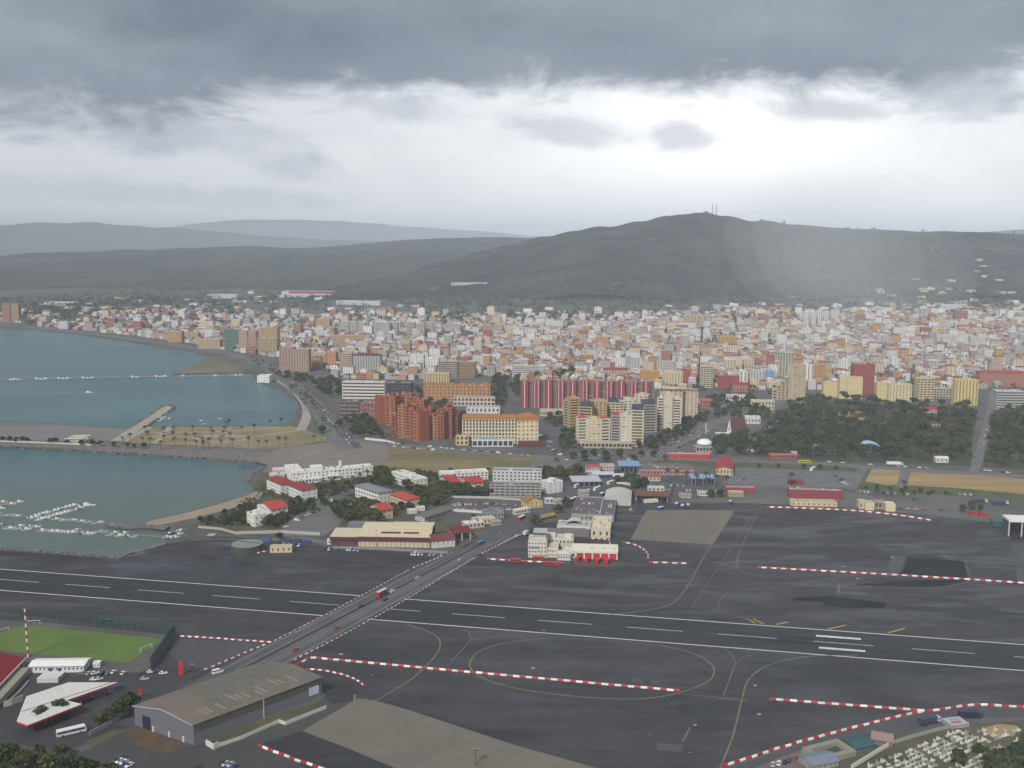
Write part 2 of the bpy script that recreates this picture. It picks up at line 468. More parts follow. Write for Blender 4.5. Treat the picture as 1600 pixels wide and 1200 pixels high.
for sgn, k in ((1, 0), (-1, 1)):
    marking('runway_edge_line', rect_rwy(-900, 900, sgn * HALF - 0.47, sgn * HALF + 0.47))
_s0 = (G(705, 961.5).xy - RC).dot(RD)
_s1 = (G(839, 971.9).xy - RC).dot(RD)
PER = _s1 - _s0
for k in range(-14, 15):
    s = _s0 + k * PER
    marking('centre_line_dash', rect_rwy(s, s + PER * 0.62, -0.42, 0.42), M_cline)
_a = (G(1275, 993).xy - RC).dot(RD); _b = (G(1345, 998).xy - RC).dot(RD)
for n in (8.6, -8.6):
    marking('aiming_point_bar', rect_rwy(_a, _b, n - 1.3, n + 1.3))

# concrete stands and tar patches
sheet('concrete_stand', px((560, 1091), (588, 1095), (640, 1110), (800, 1163), (868, 1182), (935, 1201), (1000, 1260), (720, 1270), (617, 1200), (545, 1170), (472, 1142)), 0.05, M_concrete)
sheet('concrete_stand', px((1010, 797), (1147, 797), (1112, 851), (985, 843)), 0.05, M_concrete)
sheet('tar_patch', px((1418, 871), (1505, 877), (1513, 905), (1470, 902), (1400, 898), (1412, 890)), 0.055, M_wet)
sheet('tar_patch', px((1378, 912), (1390, 908), (1460, 906), (1515, 906), (1480, 916), (1440, 919), (1380, 917), (1338, 915), (1340, 911.5)), 0.055, M_wet)
sheet('tar_patch', px((1240, 934), (1300, 931), (1345, 937), (1385, 942), (1382, 950), (1335, 950), (1290, 947), (1286, 941), (1240, 938)), 0.055, M_wet)
sheet('tar_patch', px((1390, 946), (1480, 950), (1600, 958), (1600, 962), (1480, 957), (1400, 953)), 0.055, M_runway)
sheet('tar_patch', px((800, 914), (930, 921), (1040, 929), (1040, 933), (920, 927), (800, 919)), 0.053, M_patch)
sheet('tar_patch', px((1580, 850), (1640, 842), (1700, 900), (1590, 908)), 0.053, M_patch)
sheet('tar_patch', px((1395, 868), (1417, 870), (1402, 900), (1380, 900)), 0.054, M_patch)
sheet('tar_patch', px((500, 1013), (560, 1019), (556, 1022), (498, 1016)), 0.055, M_runway)
sheet('tar_patch', px((624, 1020), (656, 1026), (650, 1028), (622, 1023)), 0.055, M_runway)
sheet('tar_patch', px((505, 1062), (540, 1070), (560, 1082), (556, 1094), (520, 1100), (508, 1090)), 0.053, M_runway)
sheet('tar_patch', px((288, 998), (420, 1006), (330, 1045), (285, 1040), (262, 1020)), 0.053, M_patch)
for (u, v, w) in ((833, 1044, 6), (1086, 1133, 5), (1180, 1071, 5), (1186, 1116, 6), (533, 1022, 6), (1050, 1100, 3), (582, 1055, 3), (1016, 1148, 3), (1078, 1176, 3), (1318, 885, 5), (1395, 871, 6), (1340, 904, 5), (1475, 870, 4), (850, 985, 4)):
    g = G(u, v); a = mpp(u, v) * w / 2
    sheet('manhole_cover', [(g.x - a, g.y - a), (g.x + a, g.y - a * .8), (g.x + a, g.y + a), (g.x - a, g.y + a * .8)], 0.06, M_kerb)

# repairs, crack sealing, slab joints and rubber marks
_r = random.Random(3)
M_old = mat('old_repair', (0.035, 0.034, 0.036), 0.7, 0.2, 0.2, fine=0.15); M_seal = mat('crack_seal', (0.022, 0.022, 0.024), 0.6)
for k in range(46):
    p = G(_r.uniform(560, 1590), _r.choice((_r.uniform(850, 930), _r.uniform(1010, 1190)))).xy
    if P(p.x, p.y)[0] < 800 and P(p.x, p.y)[1] < 890 or P(p.x, p.y)[0] < 960 and P(p.x, p.y)[1] > 1085 or 985 < P(p.x, p.y)[0] < 1150 and P(p.x, p.y)[1] < 856 or (p - RC).dot(RN) < HALF + 3 and (p - RC).dot(RN) > -HALF - 3: continue
    a, b = _r.uniform(2, 11), _r.uniform(1.2, 4)
    sheet('tar_patch', [p + RD * x * a + RN * y * b for x, y in ((-1, -1), (1, -.9), (.95, 1), (-1, .95))], 0.052 + k * 1e-4, _r.choice((M_old, M_patch, M_old)))
_mb = MB()
for k in range(70):
    u_ = _r.uniform(300, 1590); v_ = _r.uniform(1000, 1190) if k % 2 else _r.uniform(860, 930); p = G(u_, v_).xy
    if u_ < 960 and v_ > 1060 or u_ < 520: continue
    d = _r.choice((RD, RN)); L = _r.uniform(8, 50)
    strip_mb(_mb, [p + d * (L * i / 6) + Vector((_r.uniform(-.5, .5), _r.uniform(-.5, .5))) for i in range(7)], _r.uniform(.15, .35), 0.072)
tag(_mb.build('crack_sealing', M_seal), 'thin dark crack sealing lines across the apron', 'sealing', kind='stuff')
_mb = MB()
for k in range(26):
    s0 = _a - 40 + _r.uniform(-60, 120); n0 = _r.choice((-1, 1)) * _r.uniform(2.5, 5.5)
    strip_mb(_mb, [rwy(s0, n0), rwy(s0 + _r.uniform(20, 80), n0 + _r.uniform(-.3, .3))], _r.uniform(.25, .6), 0.07)
tag(_mb.build('tyre_marks', M_seal), 'black tyre rubber streaks along the runway centre', 'tyre marks', kind='stuff')
_mb = MB()
for c, e1, e2, n1, n2 in ((G(472, 1142).xy, G(868, 1182).xy - G(560, 1091).xy, G(560, 1091).xy - G(472, 1142).xy, 14, 5), (G(985, 843).xy, G(1112, 851).xy - G(985, 843).xy, G(1010, 797).xy - G(985, 843).xy, 9, 12)):
    for i in range(1, n1): strip_mb(_mb, [c + e1 * (i / n1), c + e1 * (i / n1) + e2], .3, .066)
    for i in range(1, n2): strip_mb(_mb, [c + e2 * (i / n2), c + e2 * (i / n2) + e1], .3, .067)
tag(_mb.build('slab_joints', mat('joint_seal', (0.115, 0.105, 0.09), 0.8)), 'faint joints between the concrete stand slabs', 'joints', kind='stuff')

# yellow taxiway lines
def taxi(pts, w=0.75, m=None, n=8, z=0.085):
    strip('taxiway_line', smooth_line(px(*pts), n), w, z, m or M_yellow)
taxi([(585, 1096), (640, 1063), (676, 1030), (688, 1008), (680, 993), (650, 980), (632, 975)])
taxi([(700, 1040), (733, 1003), (735, 995), (730, 985)], 0.5)
taxi([(733, 1003), (760, 992), (800, 985)], 0.4)
taxi([(862, 997), (800, 1003), (755, 1015), (735, 1033), (740, 1050), (770, 1066), (830, 1080), (920, 1090), (1000, 1092), (1060, 1083), (1104, 1066), (1116, 1050), (1108, 1035), (1080, 1020), (1030, 1008)])
taxi([(1060, 1084), (1110, 1089), (1157, 1091)], 0.5)
taxi([(1125, 1200), (1145, 1150), (1160, 1090), (1170, 1062), (1200, 1040), (1260, 1026), (1340, 1024)])
taxi([(1130, 1087), (1148, 1040), (1150, 1036)], 0.5)
taxi([(1150, 1036), (1142, 1022), (1130, 1013)], 0.4)
taxi([(1150, 1036), (1160, 1028), (1180, 1022)], 0.4)
taxi([(955, 960), (1010, 954), (1050, 943), (1075, 915), (1100, 870), (1147, 800)])
taxi([(1082, 950), (1100, 920), (1140, 860), (1180, 800)], 0.4)
taxi([(1075, 917), (1150, 920), (1230, 925)], 0.4)
taxi([(1180, 972), (1130, 955), (1122, 945), (1130, 932), (1150, 924), (1200, 919), (1320, 914), (1420, 918), (1480, 916), (1520, 905)], 0.55)
taxi([(1186, 797), (1165, 840), (1152, 875), (1155, 890), (1180, 898), (1240, 905), (1350, 912)], 0.6)
taxi([(1508, 878), (1512, 890), (1516, 903)], 0.5)
taxi([(1200, 919), (1400, 930), (1600, 940)], 0.3)
for a, b in (((1312, 912), (1310, 925)), ((1392, 868), (1398, 872)), ((553, 1098), (555, 1085))):
    taxi([a, b], 1.2, M_yellow, 2)
for a, b in (((1168, 967), (1180, 974)), ((1177, 967), (1193, 975)), ((1212, 976), (1232, 972)), ((1294, 983), (1322, 977)), ((1387, 989), (1414, 982))):
    taxi([a, b], 1.3, M_yellowb, 2)
taxi([(1079, 1136), (1066, 1160)], 1.0, mat('faded_red_marking', (0.16, 0.10, 0.085), 0.8), 2)

# ------------------------------------------------------------------ the road that crosses the runway
A_l, B_l = G(330, 1052).xy, G(702, 866).xy
A_r, B_r = G(452, 1036).xy, G(818, 832).xy
sheet('crossing_road', [A_l + (A_l - B_l) * 0.28, A_r + (A_r - B_r) * 0.3, A_r, B_r, *px((835, 822), (858, 800), (905, 765), (940, 735), (965, 716), (940, 714), (915, 728), (880, 752), (850, 775), (815, 800), (770, 828))], 0.098, M_road)
def lerp(a, b, t): return a + (b - a) * t
for t, w, m in ((0.30, 0.18, M_cline), (0.5, 0.16, M_cline), (0.72, 0.18, M_cline), (0.92, 0.3, M_cline), (0.06, 0.3, M_cline)):
    strip('lane_line', [lerp(A_l, A_r, t), lerp(B_l, B_r, t)], w, 0.118, m)
strip('road_seam', [lerp(A_l, A_r, 0.62), lerp(B_l, B_r, 0.60)], 2.2, 0.108, M_street)
strip('road_seam', [lerp(A_l, A_r, 0.40), lerp(B_l, B_r, 0.38)], 1.6, 0.108, M_runway)

# ------------------------------------------------------------------ football ground and the yards by the rock
sheet('football_pitch', px((42, 977), (257, 998), (200, 1036), (0, 1016), (-60, 1006), (-30, 992), (0, 989)), 0.05, M_pitch)
sheet('running_track', px((-40, 1010), (0, 1017.5), (50, 1022), (44, 1032), (0, 1026), (-40, 1020)), 0.05, mat('track_red', (0.10, 0.06, 0.055), 0.9))
sheet('forecourt', px((0, 1075), (60, 1052), (300, 1050), (330, 1060), (212, 1105), (205, 1135), (100, 1175), (0, 1160)), 0.03, mat('forecourt_asphalt', (0.045, 0.043, 0.042), 0.6, 0.2, 0.05, dark=(0.028, 0.028, 0.028), dscale=0.04, damt=0.7))
sheet('yard', px((140, 1170), (211, 1133), (300, 1166), (470, 1122), (505, 1088), (560, 1092), (470, 1142), (617, 1202), (617, 1260), (0, 1290), (60, 1200)), 0.035, mat('yard_asphalt', (0.055, 0.053, 0.048), 0.75, 0.2, 0.04, dark=(0.05, 0.048, 0.045), dscale=0.04, damt=0.8, fine=0.12))
sheet('stand_asphalt', px((472, 1142), (545, 1170), (617, 1200), (700, 1240), (540, 1240), (450, 1182), (404, 1164)), 0.05, M_runway)
sheet('bare_earth', px((195, 1140), (225, 1135), (290, 1166), (262, 1178), (215, 1165)), 0.05, mat('rusty_earth', (0.10, 0.06, 0.03), 0.95, 0.3, 0.2, dark=(0.05, 0.04, 0.03), dscale=0.1, damt=0.8))
sheet('grass_strip', px((130, 1160), (178, 1140), (190, 1142), (150, 1166)), 0.06, M_grass)
sheet('grass_strip', px((330, 1152), (400, 1124), (490, 1100), (500, 1104), (420, 1135), (335, 1162)), 0.06, M_scrubland)
sheet('perimeter_road', px((1135, 1200), (1250, 1164), (1380, 1128), (1445, 1113), (1500, 1106), (1600, 1106), (1800, 1155), (1800, 1170), (1600, 1120), (1500, 1122), (1420, 1140), (1330, 1168), (1230, 1210), (1180, 1240), (1080, 1240)), 0.05, M_patch)
sheet('cemetery_ground', px((1325, 1196), (1400, 1160), (1460, 1140), (1540, 1132), (1600, 1125), (1800, 1190), (1800, 1320), (1300, 1320), (1310, 1220)), 0.04, M_scrubland)
sheet('bare_earth', px((1535, 1138), (1560, 1131), (1590, 1134), (1585, 1150), (1550, 1153)), 0.06, M_orange)
sheet('bare_earth', px((1180, 1200), (1250, 1172), (1310, 1166), (1290, 1190), (1240, 1215)), 0.055, mat('pink_earth', (0.14, 0.11, 0.10), 0.9, 0.2, 0.1))

# ------------------------------------------------------------------ fields, lots, shore, streets towards the town
Z = 0.03
sheet('beach', px((225, 818), (240, 812), (270, 806), (300, 799), (330, 791), (360, 782), (385, 774), (402, 767), (412, 770), (400, 783), (360, 795), (310, 808), (270, 816), (240, 822)), Z, M_sand)
sheet('beach', px((300, 572.5), (318, 563.5), (325, 557), (350, 562), (385, 582), (330, 582.5), (275, 584), (283, 579.5)), Z, mat('dry_grass_spit', (0.15, 0.13, 0.075), 0.95, 0.25, 0.01, dark=(0.075, 0.09, 0.03), dscale=0.006, damt=1.0))
sheet('tidal_flat', px((-390, 656), (0, 658.5), (60, 661), (120, 665), (175, 669), (205, 669.5), (180, 688), (150, 691), (0, 687), (-390, 678)), 0.032, M_flat)
sheet('jetty_deck', px((215, 662.5), (240, 646), (257, 634.5), (267, 633.8), (269.5, 637), (251, 650), (230, 664.5), (192, 689), (172, 689)), 0.05, M_path)
sheet('mole_road', px((-390, 680), (0, 688), (150, 692), (300, 698), (420, 704), (418, 707), (300, 702), (150, 696), (0, 692), (-390, 684)), 0.036, M_street)
sheet('mole_bank', px((-390, 684.5), (0, 692.3), (150, 696.3), (300, 702.3), (418, 707.3), (440, 712), (418, 723), (400, 720), (330, 715.2), (250, 710.2), (160, 704.3), (80, 699.3), (0, 696.3), (-390, 684.9)), 0.034, M_rock)
sheet('plaza', px((190, 689), (228, 668), (300, 667), (380, 666), (453, 665), (478, 672), (508, 682), (515, 688), (425, 702), (300, 697), (205, 692)), 0.038, M_plaza)
for w, pts in ((7, [(193, 690), (233, 667)]), (7, [(243, 692), (266, 667)]), (6, [(345, 682), (362, 667)]), (4, [(232, 676), (300, 675.5), (352, 674), (440, 668)]),
               (4, [(222, 683), (290, 683), (345, 682), (390, 683), (440, 676), (470, 672)]), (4, [(345, 682), (318, 688), (300, 694)]), (6, [(395, 681), (385, 687), (340, 690), (312, 687), (308, 683), (340, 680), (385, 681)])):
    strip('plaza_path', smooth_line(px(*pts), 5), w, 0.05, M_path)
sheet('bare_lot', px((400, 722), (425, 704), (470, 696), (520, 690), (580, 692), (606, 697), (612, 712), (590, 727), (520, 738), (410, 738), (420, 727)), 0.042, M_lot)
sheet('rough_field', px((607, 697), (700, 705), (835, 713), (900, 717), (900, 728), (848, 735), (760, 742), (600, 738), (590, 727), (613, 712)), 0.044, M_field)
sheet('hospital_grounds', px((395, 760), (412, 736), (600, 738), (760, 742), (870, 735), (885, 760), (840, 790), (800, 815), (750, 832), (520, 835), (440, 842), (330, 832), (300, 822), (330, 812), (405, 785)), 0.025, M_scrubland)
sheet('hospital_drive', px((442, 822), (470, 800), (500, 780), (520, 768), (545, 760), (560, 764), (540, 778), (520, 795), (545, 800), (530, 820), (505, 838), (440, 838)), 0.05, M_street)
sheet('depot_yard', px((690, 800), (705, 780), (770, 777), (812, 784), (800, 802), (770, 812), (720, 822), (690, 818)), 0.05, mat('depot_asphalt', (0.085, 0.076, 0.072), 0.8, 0.15, 0.05))
sheet('car_park', px((700, 798), (715, 780), (812, 783), (806, 800), (780, 806)), 0.055, mat('parking_asphalt', (0.095, 0.082, 0.078), 0.8, 0.15, 0.05))
sheet('coach_yard', px((880, 770), (900, 745), (960, 735), (1130, 742), (1140, 760), (1060, 782), (990, 768), (905, 795), (868, 790)), 0.04, mat('coach_asphalt', (0.075, 0.073, 0.073), 0.7, 0.2, 0.05))
sheet('grey_lot', px((828, 722), (855, 717), (905, 718), (880, 735), (832, 733)), 0.045, M_street)
sheet('verge', px((880, 713), (1010, 711), (1060, 722), (1000, 726), (930, 722), (885, 721)), 0.04, M_grass)
sheet('verge', px((1060, 720), (1150, 722), (1330, 730), (1350, 735), (1330, 738), (1180, 731), (1060, 728)), 0.04, M_grass)
sheet('truck_park', px((1150, 730), (1330, 737), (1338, 740), (1322, 762), (1230, 762), (1130, 755)), 0.045, M_street)
sheet('verge', px((1330, 737), (1352, 731), (1600, 745), (1800, 760), (1800, 800), (1600, 790), (1500, 775), (1400, 770), (1340, 764), (1322, 762)), 0.035, M_grass)
sheet('ochre_lot', px((1362, 733), (1408, 733), (1402, 757), (1385, 758), (1352, 752)), 0.05, M_orange)
sheet('ochre_lot', px((1424, 735), (1500, 739), (1600, 748), (1750, 760), (1750, 783), (1600, 772), (1500, 763), (1415, 758)), 0.05, M_orange)
sheet('service_yard', px((1050, 784), (1130, 775), (1210, 768), (1330, 772), (1420, 780), (1500, 790), (1600, 808), (1800, 830), (1800, 842), (1600, 820), (1450, 804), (1320, 792), (1190, 787)), 0.04, mat('service_ground', (0.12, 0.112, 0.098), 0.85, 0.2, 0.04, dark=(0.075, 0.075, 0.07), dscale=0.03, damt=0.7))
sheet('verge', px((1100, 776), (1150, 768), (1180, 770), (1140, 778)), 0.05, M_grass)
sheet('park_floor', px((1140, 712), (1180, 680), (1215, 640), (1300, 628), (1420, 632), (1528, 640), (1520, 690), (1516, 728), (1330, 722), (1200, 716)), 0.035, M_park)
sheet('park_floor', px((1542, 650), (1556, 640), (1700, 640), (1800, 690), (1800, 745), (1600, 735), (1536, 730)), 0.035, M_park)
sheet('sandy_clearing', px((1300, 645), (1348, 640), (1352, 655), (1338, 664), (1322, 662)), 0.06, M_orange)
sheet('sandy_clearing', px((1253, 692), (1282, 692), (1280, 702), (1258, 702)), 0.06, M_orange)
sheet('sandy_clearing', px((1455, 662), (1498, 662), (1495, 668), (1456, 668)), 0.06, M_orange)

def street(pts, w, m=None, z=0.07, name='street'):
    strip(name, smooth_line(px(*pts), 6), w, z, m or M_street)
street([(548, 702), (528, 682), (508, 655), (492, 634), (470, 612), (445, 592), (412, 572), (372, 556), (320, 545), (200, 529), (100, 517), (0, 508), (-300, 498)], 24, None, 0.07)
street([(560, 700), (541, 676), (524, 650), (508, 626), (484, 604)], 9, M_road, 0.074)
street([(497, 668), (490, 648), (478, 626), (462, 607), (440, 592)], 8, M_grass, 0.066)
street([(534, 682), (516, 655), (500, 634), (478, 612)], 4, M_grass, 0.078)
street([(470, 672), (478, 655), (480, 640), (472, 624), (455, 606), (435, 594)], 12, M_path, 0.065)
street([(510, 690), (560, 688), (620, 695), (700, 703), (850, 714), (1000, 716), (1150, 720), (1300, 726), (1450, 736), (1600, 744), (1750, 755)], 15, None, 0.075)
street([(1000, 722), (1050, 694), (1110, 664), (1180, 640), (1215, 626), (1260, 610)], 24, None, 0.08)
street([(1170, 700), (1200, 672), (1230, 645), (1255, 625)], 9, None, 0.07)
street([(1522, 738), (1534, 700), (1541, 670), (1547, 640), (1550, 612)], 8, M_street, 0.085)
street([(1517, 738), (1529, 700), (1537, 670), (1543, 645)], 3, M_orange, 0.08)
street([(855, 712), (858, 690), (835, 665), (820, 645)], 26, M_road, 0.072)
street([(1330, 764), (1340, 745), (1350, 730)], 9, None, 0.08)
street([(1408, 762), (1412, 748), (1416, 733)], 9, None, 0.08)
street([(395, 845), (470, 842), (520, 850)], 8, M_street, 0.06)

# ------------------------------------------------------------------ hills
from mathutils import noise as mnoise
def interp(x, tab):
    if x <= tab[0][0]: return tab[0][1]
    for (x0, y0), (x1, y1) in zip(tab, tab[1:]):
        if x <= x1:
            t = (x - x0) / (x1 - x0); t = t * t * (3 - 2 * t)
            return y0 + (y1 - y0) * t
    return tab[-1][1]
def hill_mat(name, a, b, c, s=0.004):
    m, t, bs = _mat(name)
    pos = t.new('ShaderNodeNewGeometry').outputs['Position']
    n1 = t.noise(pos, s, 6.0, 0.65, 0.5); n2 = t.noise(pos, s * 6, 5.0, 0.7); n3 = t.noise(pos, s * 1.7, 5.0, 0.6, 1.0)
    col = t.mix(t.step(n1, 0.40, 0.62), a, b)
    col = t.mix(t.m('MULTIPLY', t.step(n2, 0.50, 0.66), 0.7), col, (0.018, 0.024, 0.012))
    col = t.mix(t.m('MULTIPLY', t.step(n3, 0.62, 0.72), 0.6), col, c)
    t.put(bs.inputs['Base Color'], col); bs.inputs['Roughness'].default_value = 1.0; bs.inputs['Specular IOR Level'].default_value = 0.05
    return m
def make_hill(name, label_none, sil, ycrest, yfront, yback, m, nx=180, ny=60, rough=14.0, power=1.35, base_wave=420.0):
    """a hill whose skyline is the table sil (photo u, v), crest line at distance ycrest"""
    tab = []
    for u, v in sil:
        k = (600 - v) / FOC; c, s = math.cos(PITCH), math.sin(PITCH)
        h = ycrest * (k * c - s) / (c + k * s)
        yy = ycrest * c - h * s
        tab.append(((u - 800) / FOC * yy, h + CAM_H))
    x0, x1 = tab[0][0], tab[-1][0]
    mb = MB(); H = {}
    for i in range(nx + 1):
        x = x0 + (x1 - x0) * i / nx
        top = max(interp(x, tab), 0.5)
        for j in range(ny + 1):
            t = j / ny
            y = yfront + (yback - yfront) * t
            if y <= ycrest:
                yf = yfront + base_wave * mnoise.fractal(Vector((x / 700, 0.5, 9.1)), 1.0, 2.0, 4)
                q = max(0.0, (y - yf) / (ycrest - yf))
            else:
                q = (yback - y) / (yback - ycrest)
            prof = q ** power * (1.0 if power > 1 else 1.0)
            prof = (3 * q * q - 2 * q ** 3) * 0.5 + prof * 0.5
            n = mnoise.fractal(Vector((x / 900, y / 900, 3.3)), 1.0, 2.0, 5)
            n2 = mnoise.fractal(Vector((x / 230, y / 230, 7.3)), 1.0, 2.0, 4)
            z = top * prof + (n * rough * 2.2 + n2 * rough * 0.45) * prof * (1 - prof * 0.72) * 1.6 - 1.5
            mb.v.append((x, y, z))
    for i in range(nx):
        for j in range(ny):
            a = i * (ny + 1) + j
            mb.f.append((a, a + ny + 1, a + ny + 2, a + 1)); mb.c.append(None)
    o = mb.build(name, m, smooth=True)
    tag(o, kind='structure')
    V = mb.v
    def height(x, y):
        i = int(round((x - x0) / (x1 - x0) * nx)); j = int(round((y - yfront) / (yback - yfront) * ny))
        if 0 <= i <= nx and 0 <= j <= ny:
            return max(0.0, V[i * (ny + 1) + j][2])
        return 0.0
    return height
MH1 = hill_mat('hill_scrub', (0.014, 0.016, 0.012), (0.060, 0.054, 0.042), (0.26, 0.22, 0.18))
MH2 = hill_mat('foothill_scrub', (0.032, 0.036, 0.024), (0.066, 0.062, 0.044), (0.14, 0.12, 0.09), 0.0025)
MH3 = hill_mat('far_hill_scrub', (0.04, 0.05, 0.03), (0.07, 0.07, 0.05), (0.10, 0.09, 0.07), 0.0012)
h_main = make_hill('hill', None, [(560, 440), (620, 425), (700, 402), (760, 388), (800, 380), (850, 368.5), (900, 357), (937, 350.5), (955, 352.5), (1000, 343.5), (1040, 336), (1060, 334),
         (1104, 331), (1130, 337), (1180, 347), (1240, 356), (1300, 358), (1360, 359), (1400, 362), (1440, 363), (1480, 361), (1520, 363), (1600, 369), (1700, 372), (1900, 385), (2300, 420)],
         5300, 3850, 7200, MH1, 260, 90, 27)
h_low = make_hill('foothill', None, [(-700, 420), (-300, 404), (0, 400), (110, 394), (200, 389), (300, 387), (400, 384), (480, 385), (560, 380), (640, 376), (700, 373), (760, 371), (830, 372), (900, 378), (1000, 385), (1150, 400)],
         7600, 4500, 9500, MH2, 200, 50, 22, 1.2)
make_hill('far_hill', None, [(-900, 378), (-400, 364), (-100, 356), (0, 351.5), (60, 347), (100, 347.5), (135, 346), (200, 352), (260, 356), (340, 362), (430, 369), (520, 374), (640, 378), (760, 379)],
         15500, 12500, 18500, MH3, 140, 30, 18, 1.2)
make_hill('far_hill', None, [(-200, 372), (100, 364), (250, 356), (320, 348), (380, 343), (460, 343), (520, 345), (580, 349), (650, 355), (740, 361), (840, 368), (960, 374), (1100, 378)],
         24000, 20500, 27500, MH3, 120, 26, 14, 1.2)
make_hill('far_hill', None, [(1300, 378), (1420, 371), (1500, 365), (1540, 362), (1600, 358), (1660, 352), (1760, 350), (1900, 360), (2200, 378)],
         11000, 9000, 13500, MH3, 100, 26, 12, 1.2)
def ground_z(x, y):
    return max(h_main(x, y), h_low(x, y), 0.0)

for pts in (((970, 5000), (985, 4800), (975, 4620), (1000, 4500)), ((945, 4700), (950, 4560), (975, 4480)), ((1440, 5000), (1460, 4850), (1450, 4700), (1480, 4600)), ((620, 4700), (700, 4640), (790, 4700), (860, 4600))):
    ln = smooth_line([((u - 800) / FOC * y, y) for u, y in pts], 10); mb = MB()
    for a, b in zip(ln, ln[1:]):
        mb.quad(*[(p.x, y_, ground_z(p.x, p.y) + 5) for p, y_ in ((a, a.y - 5), (b, b.y - 5), (b, b.y + 5), (a, a.y + 5))])
    tag(mb.build('hill_track', M_path), kind='structure')

# ================================================================== BUILDING KIT
PAINT = paint()
ROOFM = paint('roof_paint', 0.8, 0.22, 0.5, 0.3, 0.0)
GLASS = mat('window_glass', (0.026, 0.030, 0.038), 0.25, 0.4, 0.5, dark=(0.17, 0.165, 0.15), dscale=0.38, damt=0.75, spec=0.5)
METAL = paint('metal_paint', 0.45, 0.12, 0.3, 0.5, 0.12)
WHITE = (0.70, 0.69, 0.66); CREAM = (0.58, 0.48, 0.30); SAND = (0.46, 0.36, 0.23); OCHRE = (0.50, 0.27, 0.07); GREYW = (0.40, 0.40, 0.39)
TERRA = (0.33, 0.085, 0.045); REDROOF = (0.42, 0.058, 0.035); MAROON = (0.105, 0.018, 0.028); SLATE = (0.13, 0.13, 0.14); BRICK = (0.30, 0.075, 0.04); PALE = (0.62, 0.60, 0.53)

ON_WALL = {'window_panes', 'balcony_recesses', 'door', 'garage_door', 'red_door', 'downpipe', 'awning', 'window_strips', 'window_post', 'wall_panel', 'pilaster', 'door_post', 'wall_fittings'}
ON_ROOF = {'roof_shed', 'roof_hut', 'roof_turret', 'chimney', 'penthouse', 'roof_vent', 'roof_light', 'parapet', 'roof_stripe', 'roof_divider', 'roof_dome', 'red_dome', 'sloping_glass', 'roof_seam', 'fascia', 'roof_clutter'}
class Bld:
    """one building: an Empty at its base, one mesh child per part"""
    def __init__(self, name, label, cat, at, group=None):
        self.o = Vector((at[0], at[1], at[2] if len(at) > 2 else 0.0)); self.parts = []; self.keys = {}
        self.root = tag(empty(name, self.o), label, cat, group)
    def part(self, name, color=WHITE, m=None, many=False, key=None):
        k = key or (name, color)
        if k not in self.keys:
            mb = MB(); self.keys[k] = mb; self.parts.append((name, mb, m or PAINT, color, many))
        return self.keys[k]
    def new(self, name, color=WHITE, m=None, many=False):
        mb = MB(); self.parts.append((name, mb, m or PAINT, color, many)); return mb
    def done(self):
        made = []
        for name, mb, m, color, many in self.parts:
            if not mb.f:
                continue
            mb.v = [(x - self.o.x, y - self.o.y, z - self.o.z) for x, y, z in mb.v]
            ob = mb.build(name, m, self.root, color)
            if many:
                ob['kind'] = 'stuff'
            made.append((name, ob))
        # fittings belong to the wall or roof that carries them
        wall = next((o for n, o in made if n in ('wall', 'tower_wall', 'back_wall', 'tank_wall', 'recessed_wall')), None)
        roof = next((o for n, o in made if n in ('roof', 'canopy', 'roof_slab')), None)
        for n, o in made:
            if wall is not None and n in ON_WALL: o.parent = wall
            elif roof is not None and n in ON_ROOF: o.parent = roof
        return self.root

class Fr:
    """local frame: a to the right along the front, b away behind it"""
    def __init__(self, x, y, yaw):
        self.x, self.y, self.yaw = x, y, yaw; self.c, self.s = math.cos(yaw), math.sin(yaw)
    def __call__(self, a, b, z=None):
        X = self.x + a * self.c - b * self.s; Y = self.y + a * self.s + b * self.c
        return (X, Y) if z is None else (X, Y, z)
    def box(self, mb, a0, a1, b0, b1, z0, z1, col=None):
        mb.prism([self(a0, b0), self(a1, b0), self(a1, b1), self(a0, b1)], z0, z1, True, col)

def reach(p0, th, u1):
    """length from p0 along heading th (radians from the picture's right) until photo column u1"""
    k = (u1 - 800) / FOC; yy = p0.y * math.cos(PITCH) + CAM_H * math.sin(PITCH)
    return (k * yy - p0.x) / (math.cos(th) - k * math.sin(th) * math.cos(PITCH))

